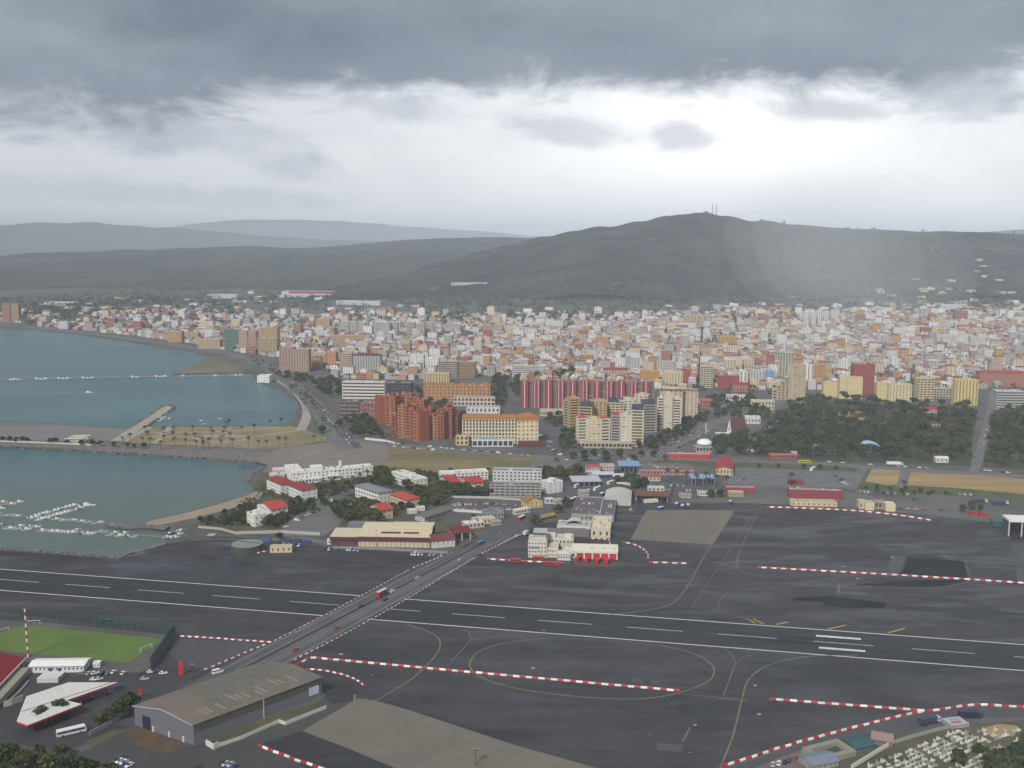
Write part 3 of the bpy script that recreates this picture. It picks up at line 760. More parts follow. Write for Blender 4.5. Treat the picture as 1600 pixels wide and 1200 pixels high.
def facade(wall, pane, p0, p1, z0, z1, rows, cols, ww=0.5, wh=0.5, rec=0.25, sill=0.3, base=0.0, skip=None):
    """wall with real recessed openings; p0 -> p1 runs left to right seen from outside"""
    p0 = Vector(p0); p1 = Vector(p1); L = (p1 - p0).length
    if rows < 1 or cols < 1 or L < 1.0:
        wall.quad((*p0, z0), (*p1, z0), (*p1, z1), (*p0, z1)); return
    d = (p1 - p0) / L; n = Vector((-d.y, d.x)) * rec                      # inward
    fh = (z1 - z0 - base) / rows; cw = L / cols
    def q(mb, s0, s1, a, b):
        A = p0 + d * s0; B = p0 + d * s1
        mb.quad((*A, a), (*B, a), (*B, b), (*A, b))
    zlast = z0
    for r in range(rows):
        zb = z0 + base + r * fh + sill * fh; zt = zb + wh * fh
        q(wall, 0, L, zlast, zb)
        s = 0.0
        for c in range(cols):
            if skip and skip(r, c):
                continue
            a = c * cw + cw * (1 - ww) / 2; b = a + cw * ww
            if a > s + 1e-4:
                q(wall, s, a, zb, zt)
            A = p0 + d * a; B = p0 + d * b; Ai = A + n; Bi = B + n
            pane.quad((*Ai, zb), (*Bi, zb), (*Bi, zt), (*Ai, zt))
            wall.quad((*A, zb), (*Ai, zb), (*Ai, zt), (*A, zt)); wall.quad((*Bi, zb), (*B, zb), (*B, zt), (*Bi, zt))
            wall.quad((*A, zb), (*B, zb), (*Bi, zb), (*Ai, zb)); wall.quad((*Ai, zt), (*Bi, zt), (*B, zt), (*A, zt))
            s = b
        if s < L - 1e-4:
            q(wall, s, L, zb, zt)
        zlast = zt
    q(wall, 0, L, zlast, z1)

def walls(B, F, a0, a1, b0, b1, z0, z1, rows, cols, scols, color, ww=0.5, wh=0.5, rec=0.25, sill=0.3, base=0.0, pane='window_panes', glass=None, skip=None, sww=None, side=True, back=False, wall='wall'):
    w = B.part(wall, color); p = B.part(pane, (0.03, 0.03, 0.04), glass or GLASS, True)
    c00, c10, c11, c01 = F(a0, b0), F(a1, b0), F(a1, b1), F(a0, b1)
    facade(w, p, c00, c10, z0, z1, rows, cols, ww, wh, rec, sill, base, skip)
    L = math.dist(c00, c10)
    if rows > 2 and cols > 1:
        rr = random.Random(int(c00[0] * 7 + c00[1])); ft = B.part('wall_fittings', (0.5, 0.47, 0.42), attr_mat('fitting_tint'), True); fh = (z1 - z0) / rows; cw = (a1 - a0) / cols
        for r_ in range(rows):
            for c_ in range(cols):
                q = rr.random()
                if q > .3: continue
                a = a0 + cw * (c_ + .5); z = z0 + fh * r_ + fh * sill
                if q < .12: F.box(ft, a - .5, a + .4, b0 - .45, b0 - .02, z - .75, z - .1, (0.5, 0.5, 0.48))
                else: F.box(ft, a - cw * .3, a + cw * .3, b0 - .9, b0 - .02, z + wh * fh - .35, z + wh * fh, rr.choice(((0.12, 0.2, 0.14), (0.4, 0.22, 0.1), (0.55, 0.5, 0.4), (0.3, 0.3, 0.32), (0.2, 0.1, 0.08))))
    facade(w, p, c10, c11, z0, z1, rows if side else 0, scols, sww or ww, wh, rec, sill, base)
    facade(w, p, c01, c00, z0, z1, rows if side else 0, scols, sww or ww, wh, rec, sill, base)
    facade(w, p, c11, c01, z0, z1, rows if back else 0, cols, ww, wh, rec, sill, base)
def flat_roof(B, F, a0, a1, b0, b1, z, color, wcolor, par=0.7, shed=None, name='roof'):
    r = B.part(name, color, ROOFM)
    r.quad(F(a0, b0, z), F(a1, b0, z), F(a1, b1, z), F(a0, b1, z))
    if par and (a1 - a0) * (b1 - b0) > 110:
        rr = random.Random(int(a1 * 31 + b1 * 7 + z * 3)); rc = B.part('roof_clutter', (0.4, 0.4, 0.38), attr_mat('fitting_tint'), True)
        for _ in range(int(min(24, (a1 - a0) * (b1 - b0) / 45))):
            a = rr.uniform(a0 + .8, a1 - 2.4); b = rr.uniform(b0 + .8, b1 - 2.2); s = rr.uniform(.7, 1.9)
            F.box(rc, a, a + s, b, b + s * rr.uniform(.6, 1.2), z, z + rr.uniform(.5, 1.5), rr.choice(((0.45, 0.44, 0.42), (0.25, 0.25, 0.25), (0.35, 0.2, 0.14), (0.55, 0.55, 0.52))))
    if par:
        w = B.new('parapet', wcolor); t = 0.28
        F.box(w, a0 - .05, a1 + .05, b0 - .05, b0 + t, z - .4, z + par); F.box(w, a0 - .05, a1 + .05, b1 - t, b1 + .05, z - .4, z + par)
        F.box(w, a0 - .05, a0 + t, b0 + t, b1 - t, z - .4, z + par - .01); F.box(w, a1 - t, a1 + .05, b0 + t, b1 - t, z - .4, z + par - .01)
    if shed:
        for (sa, sb, sw, sd, sh) in shed:
            s = B.new('roof_shed', wcolor)
            F.box(s, sa, sa + sw, sb, sb + sd, z, z + sh)
def gable(B, F, a0, a1, b0, b1, z, rh, color, wcolor, over=0.5, along=True, name='roof', t=0.18):
    """pitched roof; ridge along the front (along) or running back"""
    r = B.part(name, color, ROOFM); w = B.part('wall', wcolor)
    if along:
        m = (b0 + b1) / 2; k = rh / (m - b0); ze = z - over * k
        for s0, s1 in ((b0 - over, m), (b1 + over, m)):
            A = [(a0 - over, s0, ze), (a1 + over, s0, ze), (a1 + over, s1, z + rh), (a0 - over, s1, z + rh)]
            if s0 > s1: A = [A[1], A[0], A[3], A[2]]
            r.quad(*[F(p[0], p[1], p[2] + t) for p in A])
            r.quad(*[F(p[0], p[1], p[2]) for p in reversed(A)])
            r.quad(F(*A[0]), F(*A[1]), F(A[1][0], A[1][1], A[1][2] + t), F(A[0][0], A[0][1], A[0][2] + t))
        w.tri(F(a0, b1, z), F(a0, b0, z), F(a0, m, z + rh)); w.tri(F(a1, b0, z), F(a1, b1, z), F(a1, m, z + rh))
    else:
        m = (a0 + a1) / 2; k = rh / (m - a0); ze = z - over * k
        for s0, s1 in ((a0 - over, m), (a1 + over, m)):
            A = [(s0, b0 - over, ze), (s1, b0 - over, z + rh), (s1, b1 + over, z + rh), (s0, b1 + over, ze)]
            if s0 > s1: A = [A[1], A[0], A[3], A[2]]
            r.quad(*[F(p[0], p[1], p[2] + t) for p in A])
            r.quad(*[F(p[0], p[1], p[2]) for p in reversed(A)])
            r.quad(F(*A[0]), F(*A[1]), F(A[1][0], A[1][1], A[1][2] + t), F(A[0][0], A[0][1], A[0][2] + t))
        w.tri(F(a0, b0, z), F(a1, b0, z), F(m, b0, z + rh)); w.tri(F(a1, b1, z), F(a0, b1, z), F(m, b1, z + rh))
def hip(B, F, a0, a1, b0, b1, z, rh, color, over=0.6, name='roof', inset=None):
    r = B.part(name, color, ROOFM)
    a0 -= over; a1 += over; b0 -= over; b1 += over
    w, d = a1 - a0, b1 - b0
    i = inset if inset is not None else min(w, d) / 2
    if w >= d:
        m = (b0 + b1) / 2; e0, e1 = F(a0 + i, m, z + rh), F(a1 - i, m, z + rh)
        r.quad(F(a0, b0, z), F(a1, b0, z), e1, e0); r.quad(F(a1, b1, z), F(a0, b1, z), e0, e1)
        r.tri(F(a1, b0, z), F(a1, b1, z), e1); r.tri(F(a0, b1, z), F(a0, b0, z), e0)
    else:
        m = (a0 + a1) / 2; e0, e1 = F(m, b0 + i, z + rh), F(m, b1 - i, z + rh)
        r.quad(F(a1, b0, z), F(a1, b1, z), e1, e0); r.quad(F(a0, b1, z), F(a0, b0, z), e0, e1)
        r.tri(F(a0, b0, z), F(a1, b0, z), e0); r.tri(F(a1, b1, z), F(a0, b1, z), e1)
    r.quad(F(a0, b1, z - .05), F(a1, b1, z - .05), F(a1, b0, z - .05), F(a0, b0, z - .05))

FOOT = []
def place(u, v, du, th, depth, vtop):
    """front-left base corner at photo pixel (u, v), front spanning du pixels, heading th degrees; depth in metres or ('px', duL)"""
    g = G(u, v); t = R(th)
    w = reach(g, t, u + du)
    if isinstance(depth, tuple):
        depth = reach(g, t + math.pi / 2, u - depth[1])
    F = Fr(g.x, g.y, t); w = abs(w); depth = abs(depth)
    c = F(w / 2, depth / 2); FOOT.append((c[0], c[1], 0.5 * math.hypot(w, depth)))
    return F, w, depth, hgt(u, v, vtop)

def block(name, label, cat, u, v, du, th, depth, vtop, rows, cols, scols, color=WHITE, roof=GREYW, ww=0.5, wh=0.5, rec=0.25, sill=0.3, base=0.0, kind='flat', rh=2.5, par=0.7, shed=None, group=None, done=True, back=False, nshed=0, sww=None):
    F, w, d, h = place(u, v, du, th, depth, vtop)
    B = Bld(name, label, cat, F(0, 0, 0), group)
    walls(B, F, 0, w, 0, d, 0, h, rows, cols, scols, color, ww, wh, rec, sill, base, back=back, sww=sww)
    if kind == 'flat':
        sh = list(shed or [])
        rr = random.Random(int(u * 13 + v * 7))
        for k in range(nshed):
            sw = rr.uniform(2.5, 5); sd = min(rr.uniform(2.5, 4.5), d * .6)
            sh.append((w * (k + rr.uniform(0.25, 0.7)) / max(nshed, 1) - sw / 2, rr.uniform(0.2, 0.5) * (d - sd), sw, sd, rr.uniform(2.0, 3.2)))
        flat_roof(B, F, 0, w, 0, d, h, roof, color, par, sh)
    elif kind == 'gable':
        gable(B, F, 0, w, 0, d, h, rh, roof, color)
    elif kind == 'gableb':
        gable(B, F, 0, w, 0, d, h, rh, roof, color, along=False)
    elif kind == 'hip':
        hip(B, F, 0, w, 0, d, h, rh, roof)
    if done:
        B.done()
    return B, F, w, d, h

# ------------------------------------------------------------------ trees
def leaf_mat(name, a, b, c):
    m, t, bs = _mat(name)
    oi = t.new('ShaderNodeObjectInfo'); pos = t.new('ShaderNodeNewGeometry').outputs['Position']
    n = t.noise(pos, 0.35, 3.0, 0.6)
    col = t.mix(t.step(n, 0.35, 0.68), a, b)
    col = t.mix(t.m('MULTIPLY', oi.outputs['Random'], 0.7), col, c)
    t.put(bs.inputs['Base Color'], col); bs.inputs['Roughness'].default_value = 0.85; bs.inputs['Specular IOR Level'].default_value = 0.15
    return m
LEAF = leaf_mat('tree_leaves', (0.024, 0.040, 0.013), (0.058, 0.084, 0.024), (0.110, 0.105, 0.036))
PINE = leaf_mat('pine_needles', (0.020, 0.035, 0.012), (0.044, 0.068, 0.021), (0.092, 0.092, 0.032))
PALM = leaf_mat('palm_fronds', (0.030, 0.038, 0.014), (0.055, 0.062, 0.026), (0.080, 0.070, 0.03))
SCRUB = leaf_mat('scrub_leaves', (0.045, 0.055, 0.02), (0.085, 0.095, 0.035), (0.10, 0.085, 0.04))
BARK = mat('bark', (0.075, 0.055, 0.04), 0.95, 0.3, 1.0)
def leaf_cloud(mb, rnd, cx, cy, cz, rx, rz, n, s, flat=0.0):
    for _ in range(n):
        a = rnd.uniform(0, 2 * math.pi); h = rnd.uniform(-1, 1); q = rnd.uniform(0.55, 1.0) ** 0.5
        rr = math.sqrt(max(0, 1 - h * h)) * q
        p = Vector((cx + rx * rr * math.cos(a), cy + rx * rr * math.sin(a), cz + rz * h * q))
        n1 = Vector((rnd.gauss(0, 1), rnd.gauss(0, 1), rnd.gauss(0.35, 0.8))).normalized()
        e1 = n1.orthogonal().normalized(); e2 = n1.cross(e1)
        k = s * rnd.uniform(0.6, 1.3); e1 = e1 * k; e2 = e2 * k * rnd.uniform(0.55, 1.0)
        mb.quad(p - e1 - e2, p + e1 - e2 * .6, p + e1 * .7 + e2, p - e1 * .8 + e2)
def tree_proto(seed, h, r, kind='broad'):
    rnd = random.Random(seed)
    tr = MB(); cr = MB()
    th = h * (0.42 if kind != 'pine' else 0.6)
    tr.tube((0, 0, -0.2), (rnd.uniform(-.3, .3), rnd.uniform(-.3, .3), th), 0.035 * h, 0.02 * h, 6)
    nl = 9 if kind == 'broad' else 7
    for k in range(nl):
        a = 2 * math.pi * k / nl + rnd.uniform(-.4, .4); q = rnd.uniform(0.25, 0.72) * r
        z = h * rnd.uniform(0.45, 0.82) if kind == 'broad' else h * rnd.uniform(0.68, 0.9)
        if k < 4:
            tr.tube((0, 0, th * rnd.uniform(.6, .95)), (q * math.cos(a), q * math.sin(a), z), 0.014 * h, 0.006 * h, 4)
        leaf_cloud(cr, rnd, q * math.cos(a), q * math.sin(a), z, r * rnd.uniform(0.32, 0.52), h * rnd.uniform(0.13, 0.2) * (1 if kind == 'broad' else 0.6), 46, 0.42 if r < 4 else 0.62)
    leaf_cloud(cr, rnd, 0, 0, h * 0.80, r * 0.5, h * 0.19, 60, 0.42 if r < 4 else 0.62)
    return tr.mesh('trunk', BARK), cr.mesh('crown', PINE if kind == 'pine' else LEAF)
def palm_proto(seed, h, r):
    rnd = random.Random(seed); tr = MB(); cr = MB()
    tx, ty = rnd.uniform(-.3, .3), rnd.uniform(-.3, .3)
    tr.tube((0, 0, -0.2), (tx * .4, ty * .4, h * .5), 0.26, 0.22, 6); tr.tube((tx * .4, ty * .4, h * .5), (tx, ty, h), 0.22, 0.2, 6)
    for k in range(17):
        a = 2 * math.pi * k / 17 + rnd.uniform(-.2, .2); up = rnd.uniform(-0.3, 0.9); L = r * rnd.uniform(0.8, 1.1)
        d = Vector((math.cos(a), math.sin(a), 0)); sd = Vector((-d.y, d.x, 0)); pts = []
        for q in range(5):
            t = q / 4
            pts.append(Vector((tx, ty, h)) + d * (L * t) + Vector((0, 0, L * (up * t - 0.95 * t * t))))
        for q in range(4):
            w0 = 0.42 * math.sin(math.pi * (q / 4 * .8 + .15)); w1 = 0.42 * math.sin(math.pi * ((q + 1) / 4 * .8 + .15))
            cr.quad(pts[q] - sd * w0, pts[q + 1] - sd * w1, pts[q + 1] + Vector((0, 0, .12)), pts[q] + Vector((0, 0, .12)))
            cr.quad(pts[q] + Vector((0, 0, .12)), pts[q + 1] + Vector((0, 0, .12)), pts[q + 1] + sd * w1, pts[q] + sd * w0)
    return tr.mesh('trunk', BARK), cr.mesh('crown', PALM)
TREES = {'broad': [tree_proto(s, 8.0, 4.0) for s in (1, 2, 3, 4)], 'pine': [tree_proto(s, 9.0, 4.0, 'pine') for s in (11, 12, 13)], 'palm': [palm_proto(s, 9.0, 2.6) for s in (21, 22, 23)]}
TRND = random.Random(5)
def tree(kind, u, v, label, group, size=1.0, at=None, name=None):
    g = at or G(u, v)
    if name is None and kind == 'broad' and size < .85: name = 'shrub'  # small broadleaf trees take the shrub name too, by size alone
    o = empty(name or {'broad': 'broadleaf_tree', 'pine': 'pine_tree', 'palm': 'palm_tree'}[kind], (g[0], g[1], g[2] if len(g) > 2 else 0.0), TRND.uniform(0, 6.28))
    tag(o, label, 'tree', group)
    tr, cr = TRND.choice(TREES[kind])
    link('trunk', tr, o); link('crown', cr, o)
    s = size * TRND.uniform(0.85, 1.15); o.scale = (s * TRND.uniform(.92, 1.1), s * TRND.uniform(.92, 1.1), s)
    return o

# ------------------------------------------------------------------ vehicles
TYRE = mat('tyre_rubber', (0.02, 0.02, 0.02), 0.9)
CARP = paint('car_paint', 0.35, 0.05, 0.5, 0.6, 0.0)
def join_mesh(name, pieces):
    me = bpy.data.meshes.new(name); V = []; Fs = []; mi = []
    for k, (mb, m) in enumerate(pieces):
        o = len(V); V += mb.v; Fs += [tuple(i + o for i in f) for f in mb.f]; mi += [k] * len(mb.f)
    me.from_pydata(V, [], Fs)
    for _, m in pieces: me.materials.append(m)
    me.polygons.foreach_set('material_index', mi)
    return me
def loft(mb, secs):
    """skin through cross-sections (lists of 3-D points, same length), ends capped"""
    n = len(secs[0]); i = len(mb.v)
    for s in secs: mb.v += [tuple(p) for p in s]
    for k in range(len(secs) - 1):
        for q in range(n):
            j = (q + 1) % n
            mb.f.append((i + k * n + q, i + k * n + j, i + (k + 1) * n + j, i + (k + 1) * n + q)); mb.c.append(None)
    mb.f.append(tuple(i + q for q in reversed(range(n)))); mb.c.append(None)
    e = i + (len(secs) - 1) * n
    mb.f.append(tuple(e + q for q in range(n))); mb.c.append(None)
def rect_sec(x, y, z0, z1, bev=0.12):
    return [(x, -y, z0), (x, y, z0), (x, y, z1 - bev), (x, y - bev, z1), (x, -y + bev, z1), (x, -y, z1 - bev)]
def car_parts(van=False):
    body = MB(); cab = MB(); top = MB(); wh = MB()
    if van:
        loft(body, [rect_sec(-2.4, .88, .3, 1.25), rect_sec(-2.3, .95, .3, 1.3), rect_sec(1.2, .95, .3, 1.3), rect_sec(2.3, .93, .3, 1.0), rect_sec(2.5, .85, .35, .85)])
        loft(cab, [rect_sec(-2.35, .86, 1.28, 1.8), rect_sec(1.1, .86, 1.28, 1.8), rect_sec(1.75, .84, 1.1, 1.3)])
        loft(top, [rect_sec(-2.3, .84, 1.78, 2.05), rect_sec(0.9, .82, 1.78, 2.05)])
    else:
        loft(body, [rect_sec(-2.1, .75, .32, .80), rect_sec(-1.95, .85, .28, .88), rect_sec(-1.2, .88, .28, .92), rect_sec(.7, .88, .28, .90), rect_sec(1.8, .85, .28, .76), rect_sec(2.1, .72, .32, .62)])
        loft(cab, [rect_sec(-1.75, .72, .88, .98), rect_sec(-1.25, .70, .88, 1.36), rect_sec(.05, .70, .88, 1.38), rect_sec(.95, .74, .84, .92)])
        loft(top, [rect_sec(-1.22, .66, 1.34, 1.44, .05), rect_sec(.02, .66, 1.36, 1.45, .05)])
    for x in (-1.3, 1.3):
        for y in (-.8, .8):
            wh.tube((x, y - .12, .32), (x, y + .12, .32), .32, .32, 8)
    return body, cab, top, wh
def _car_mesh(van):
    b, c, t, w = car_parts(van)
    b.v += []
    i = len(b.v); b.v += t.v; b.f += [tuple(k + i for k in f) for f in t.f]
    return join_mesh('van' if van else 'car', [(b, CARP), (c, GLASS), (w, TYRE)])
CAR_MESH = _car_mesh(False); VAN_MESH = _car_mesh(True)
_cb, _cc, _ct, _cw = car_parts(False)
CAR_BODY, CAR_GLASS, CAR_TOP = _cb.mesh('body', CARP), _cc.mesh('windows', GLASS), _ct.mesh('roof', CARP)
_w = MB(); _w.tube((0, -.12, 0), (0, .12, 0), .32, .32, 10); WHEEL = _w.mesh('wheel', TYRE)
CARCOL = {'white': (0.72, 0.72, 0.71), 'silver': (0.42, 0.43, 0.45), 'grey': (0.16, 0.165, 0.175), 'black': (0.02, 0.02, 0.022), 'red': (0.42, 0.025, 0.025), 'blue': (0.03, 0.07, 0.24), 'dark blue': (0.02, 0.03, 0.09), 'green': (0.03, 0.11, 0.06), 'yellow': (0.65, 0.42, 0.03), 'beige': (0.45, 0.40, 0.31)}
CRND = random.Random(31)
NCAR = [0]
def car(x, y, yaw, color, label, group=None, van=False, parts=False, s=1.0):
    nm = 'parked_van' if van else 'parked_car'
    if parts:
        o = empty('car', (x, y, 0.09), yaw)
        for nm2, me in (('body', CAR_BODY), ('windows', CAR_GLASS), ('roof', CAR_TOP)):
            link(nm2, me, o, CARCOL[color])
        for wx in (-1.3, 1.3):
            for wy in (-.8, .8):
                w = link('wheel', WHEEL, o); w.location = (wx, wy, .32)
    else:
        o = link(nm, VAN_MESH if van else CAR_MESH, None, CARCOL[color])
        o.location = (x, y, 0.09); o.rotation_euler = (0, 0, yaw)
    o.scale = (s, s, s)
    NCAR[0] += 1
    return tag(o, label, 'van' if van else 'car', group)
def pick_col(r=None):
    return (r or CRND).choice(['white'] * 7 + ['silver'] * 5 + ['grey'] * 2 + ['black'] * 2 + ['red'] * 2 + ['blue'] * 2 + ['dark blue', 'green', 'beige'])
ROWS = {}
ORD = 'first second third fourth fifth sixth seventh eighth ninth tenth eleventh twelfth thirteenth fourteenth fifteenth sixteenth seventeenth eighteenth nineteenth twentieth'.split()
def ordinal(i):
    return ORD[i - 1] if i <= 20 else ('twenty-' + ORD[i - 21] if i < 30 else 'thirtieth' if i == 30 else 'thirty-' + ORD[i - 31])
def car_row(a, b, n, where, group, jitter=0.3, across=True, drop=0.12, van=0.1):
    """n cars parked from photo pixel a to b; across = nose-in to the line"""
    A = G(*a).xy; Bq = G(*b).xy; d = (Bq - A).normalized(); yaw = math.atan2(d.y, d.x) + (math.pi / 2 if across else 0)
    ROWS[where] = ROWS.get(where, 0) + 1
    line = '' if ROWS[where] == 1 else ' row ' + ['', 'two', 'three', 'four'][ROWS[where] - 1]
    i = 0
    for k in range(n):
        if CRND.random() < drop: continue
        p = A.lerp(Bq, (k + .5) / n); c = pick_col(); v = CRND.random() < van; i += 1
        car(p.x + CRND.uniform(-jitter, jitter), p.y + CRND.uniform(-jitter, jitter), yaw + CRND.uniform(-.06, .06) + (math.pi if CRND.random() < .5 else 0), c,
            f"{c} {'van' if v else 'car'} {ordinal(i)} from {'left' if b[0] > a[0] else 'right'} {where}{line}", group, v)
def bus(u, v, th, L, Hh, color, label, top=(0.7, 0.7, 0.7), W=2.5, band=True, cat='bus', two=False, name='coach'):
    g = G(u, v); o = empty(name, (g.x, g.y, 0.09), R(th)); tag(o, label, cat)
    b = MB(); loft(b, [rect_sec(-L / 2, W / 2, .45, Hh - .25), rect_sec(L / 2 - .5, W / 2, .45, Hh - .25), rect_sec(L / 2, W / 2 - .1, .45, Hh * .55)]); b.build('body', CARP, o, color)
    t = MB(); loft(t, [rect_sec(-L / 2 + .1, W / 2 - .06, Hh - .27, Hh), rect_sec(L / 2 - .6, W / 2 - .06, Hh - .27, Hh)]); t.build('roof', CARP, o, top)
    if band:
        for zb, zt in (((1.5, 2.4), (3.0, 3.85)) if two else ((Hh * .48, Hh * .80),)):
            w = MB(); w.box(-.25, 0, zb, zt, L - .9, W + .06); w.build('window_band', GLASS, o)
        w = MB(); w.quad((L / 2 - .45, -W / 2 + .2, Hh * .5), (L / 2 - .45, W / 2 - .2, Hh * .5), (L / 2 - .42, W / 2 - .2, Hh * .8), (L / 2 - .42, -W / 2 + .2, Hh * .8)); w.build('windscreen', GLASS, o)
    for x in (-L * .3, L * .3):
        for y in (-W / 2 + .15, W / 2 - .15):
            w = link('wheel', WHEEL, o); w.location = (x, y, .48); w.scale = (1.5, 1.5, 1.5)
    return o
def truck(u, v, th, L, color, cabcol, label, name='lorry'):
    g = G(u, v); o = empty(name, (g.x, g.y, 0.09), R(th)); tag(o, label, 'truck')
    b = MB(); b.box(-1.2, 0, 1.0, 3.6, L - 2.4, 2.5, 0, None, True); b.build('cargo_box', CARP, o, color)
    c = MB(); loft(c, [rect_sec(L / 2 - 2.2, 1.2, .6, 2.9), rect_sec(L / 2 - .4, 1.2, .6, 2.8), rect_sec(L / 2, 1.15, .6, 1.6)]); c.build('cab', CARP, o, cabcol)
    w = MB(); w.quad((L / 2 - .33, -1, 1.75), (L / 2 - .33, 1, 1.75), (L / 2 - .30, 1, 2.6), (L / 2 - .30, -1, 2.6)); w.box(L / 2 - 1.2, 0, 1.8, 2.5, 1.2, 2.46); w.build('windows', GLASS, o)
    f = MB(); f.box(0, 0, .6, 1.0, L - .6, 1.0); f.build('chassis', TYRE, o)
    for x in (-L * .36, -L * .24, L * .36):
        for y in (-1.1, 1.1):
            q = link('wheel', WHEEL, o); q.location = (x, y, .48); q.scale = (1.5, 1.5, 1.5)
    return o

# ================================================================== BARRIERS ON THE AIRFIELD
def seg_mesh(name, L, w, h):
    mb = MB()
    prof = [(-w / 2, 0), (w / 2, 0), (w / 2, h * .35), (w * .28, h * .9), (w * .2, h), (-w * .2, h), (-w * .28, h * .9), (-w / 2, h * .35)]
    loft(mb, [[(-L / 2, a, b) for a, b in prof], [(L / 2, a, b) for a, b in prof]])
    return mb.mesh(name, paint('barrier_plastic', 0.55, 0.3, 0.8, 0.4, 0.2))
SEG_R = seg_mesh('barrier_segment', 2.85, 1.4, 1.1); SEG_W = seg_mesh('barrier_segment', 3.3, 1.05, 0.9)
SEG_S = seg_mesh('barrier_segment', 2.1, 0.8, 0.65); SEG_K = seg_mesh('kerb_block', 2.0, 0.6, 0.22)
B_RED = (0.36, 0.022, 0.03); B_WHITE = (0.78, 0.77, 0.74)
def barrier(pts, label, size='big', name='barrier_line', n=10, cat='barrier'):
    line = smooth_line(px(*pts), n) if len(pts) > 2 else px(*pts)
    o = tag(empty(name, (*line[0], 0.06)), label, cat)
    seg = {'big': (SEG_R, SEG_W, 3.25), 'small': (SEG_S, SEG_S, 2.15), 'kerb': (SEG_K, SEG_K, 2.05)}[size]
    acc = 0.0; k = 0; nxt = seg[2] / 2
    for a, b in zip(line, line[1:]):
        L = (b - a).length
        while nxt <= acc + L:
            p = a.lerp(b, (nxt - acc) / L); d = b - a
            f_ = TRND.uniform(.72, 1.06); s = link('kerb_block' if size == 'kerb' else 'barrier_segment', seg[k % 2], o, tuple(c * f_ for c in (B_WHITE if k % 2 else B_RED)))
            s.location = (p.x - line[0].x + TRND.uniform(-.18, .18), p.y - line[0].y + TRND.uniform(-.18, .18), 0); s.rotation_euler = (0, 0, math.atan2(d.y, d.x) + TRND.uniform(-.05, .05))
            k += 1; nxt += seg[2]
        acc += L
    return o
barrier([(464, 1039), (487, 1029), (520, 1031.5), (600, 1038.5), (800, 1057), (1060, 1080)], 'long red and white barrier line cutting through the yellow oval on the near apron')
barrier([(479, 1046), (510, 1049), (540, 1056), (560, 1065), (571, 1074)], 'short curved red and white barrier line beside the far end of the grey hangar', 'small')
barrier([(277, 994), (340, 998), (422, 1004)], 'red and white barrier line running from the green netting to the crossing road', 'small')
barrier([(312, 1049), (330, 1043), (372, 1025), (421, 1005)], 'red and white barrier line along the crossing road beside the parked white van', 'small')
barrier([(1202, 1093), (1300, 1100.5), (1440, 1111)], 'straight red and white barrier line on the right of the near apron')
barrier([(1128, 1199), (1250, 1160), (1380, 1126), (1438, 1113)], 'red and white barrier line climbing beside the perimeter road above the cemetery')
barrier([(1448, 1112), (1480, 1108), (1510, 1103), (1535, 1102), (1570, 1104), (1640, 1108)], 'wavy red and white barrier line above the dark lorry on the perimeter road')
barrier([(1182, 887), (1400, 899), (1600, 911.5), (1680, 917)], 'straight red and white barrier line across the far right apron by the tar patches')
barrier([(1197, 792.5), (1320, 797.5), (1400, 805), (1452, 813)], 'red and white barrier line in front of the cream sheds on the far apron edge')
barrier([(404, 1165), (440, 1180), (500, 1201), (540, 1216)], 'red and white barrier line at the bottom edge below the hangar')
barrier([(972, 848), (988, 850.5), (1003, 857), (1013, 868), (1011, 877)], 'hooked red and white barrier line to the right of the fire station')
barrier([(1013, 879.5), (1040, 880), (1070, 881)], 'short straight red and white barrier line ending right of the fire station')
barrier([(760, 874), (820, 877.5), (884, 881)], 'red and white barrier line below the white control tower building')
barrier([(920, 842), (950, 843.5), (952, 851)], 'short bent red and white barrier line behind the fire station', 'small')
barrier([(455, 1034.5), (475, 1024), (497, 1012.5)], 'red and white barrier blocks at the near right edge of the crossing road', 'small')
barrier([(744, 869), (770, 857), (800, 842), (822, 832)], 'red and white barrier blocks at the far right edge of the crossing road', 'small')
barrier([(641, 889), (665, 880), (691, 869)], 'red and white barrier blocks at the far left edge of the crossing road', 'small')
barrier([(424, 1003.5), (530, 949), (640, 890)], 'low red and white kerb along the left edge of the crossing road', 'kerb', 'painted_kerb', cat='kerb')
barrier([(498, 1012), (620, 945), (743, 870)], 'low red and white kerb along the right edge of the crossing road', 'kerb', 'painted_kerb', cat='kerb')
barrier([(398, 866), (408, 863), (420, 861)], 'short red and white barrier line between the round tank and the cream hut', 'small')

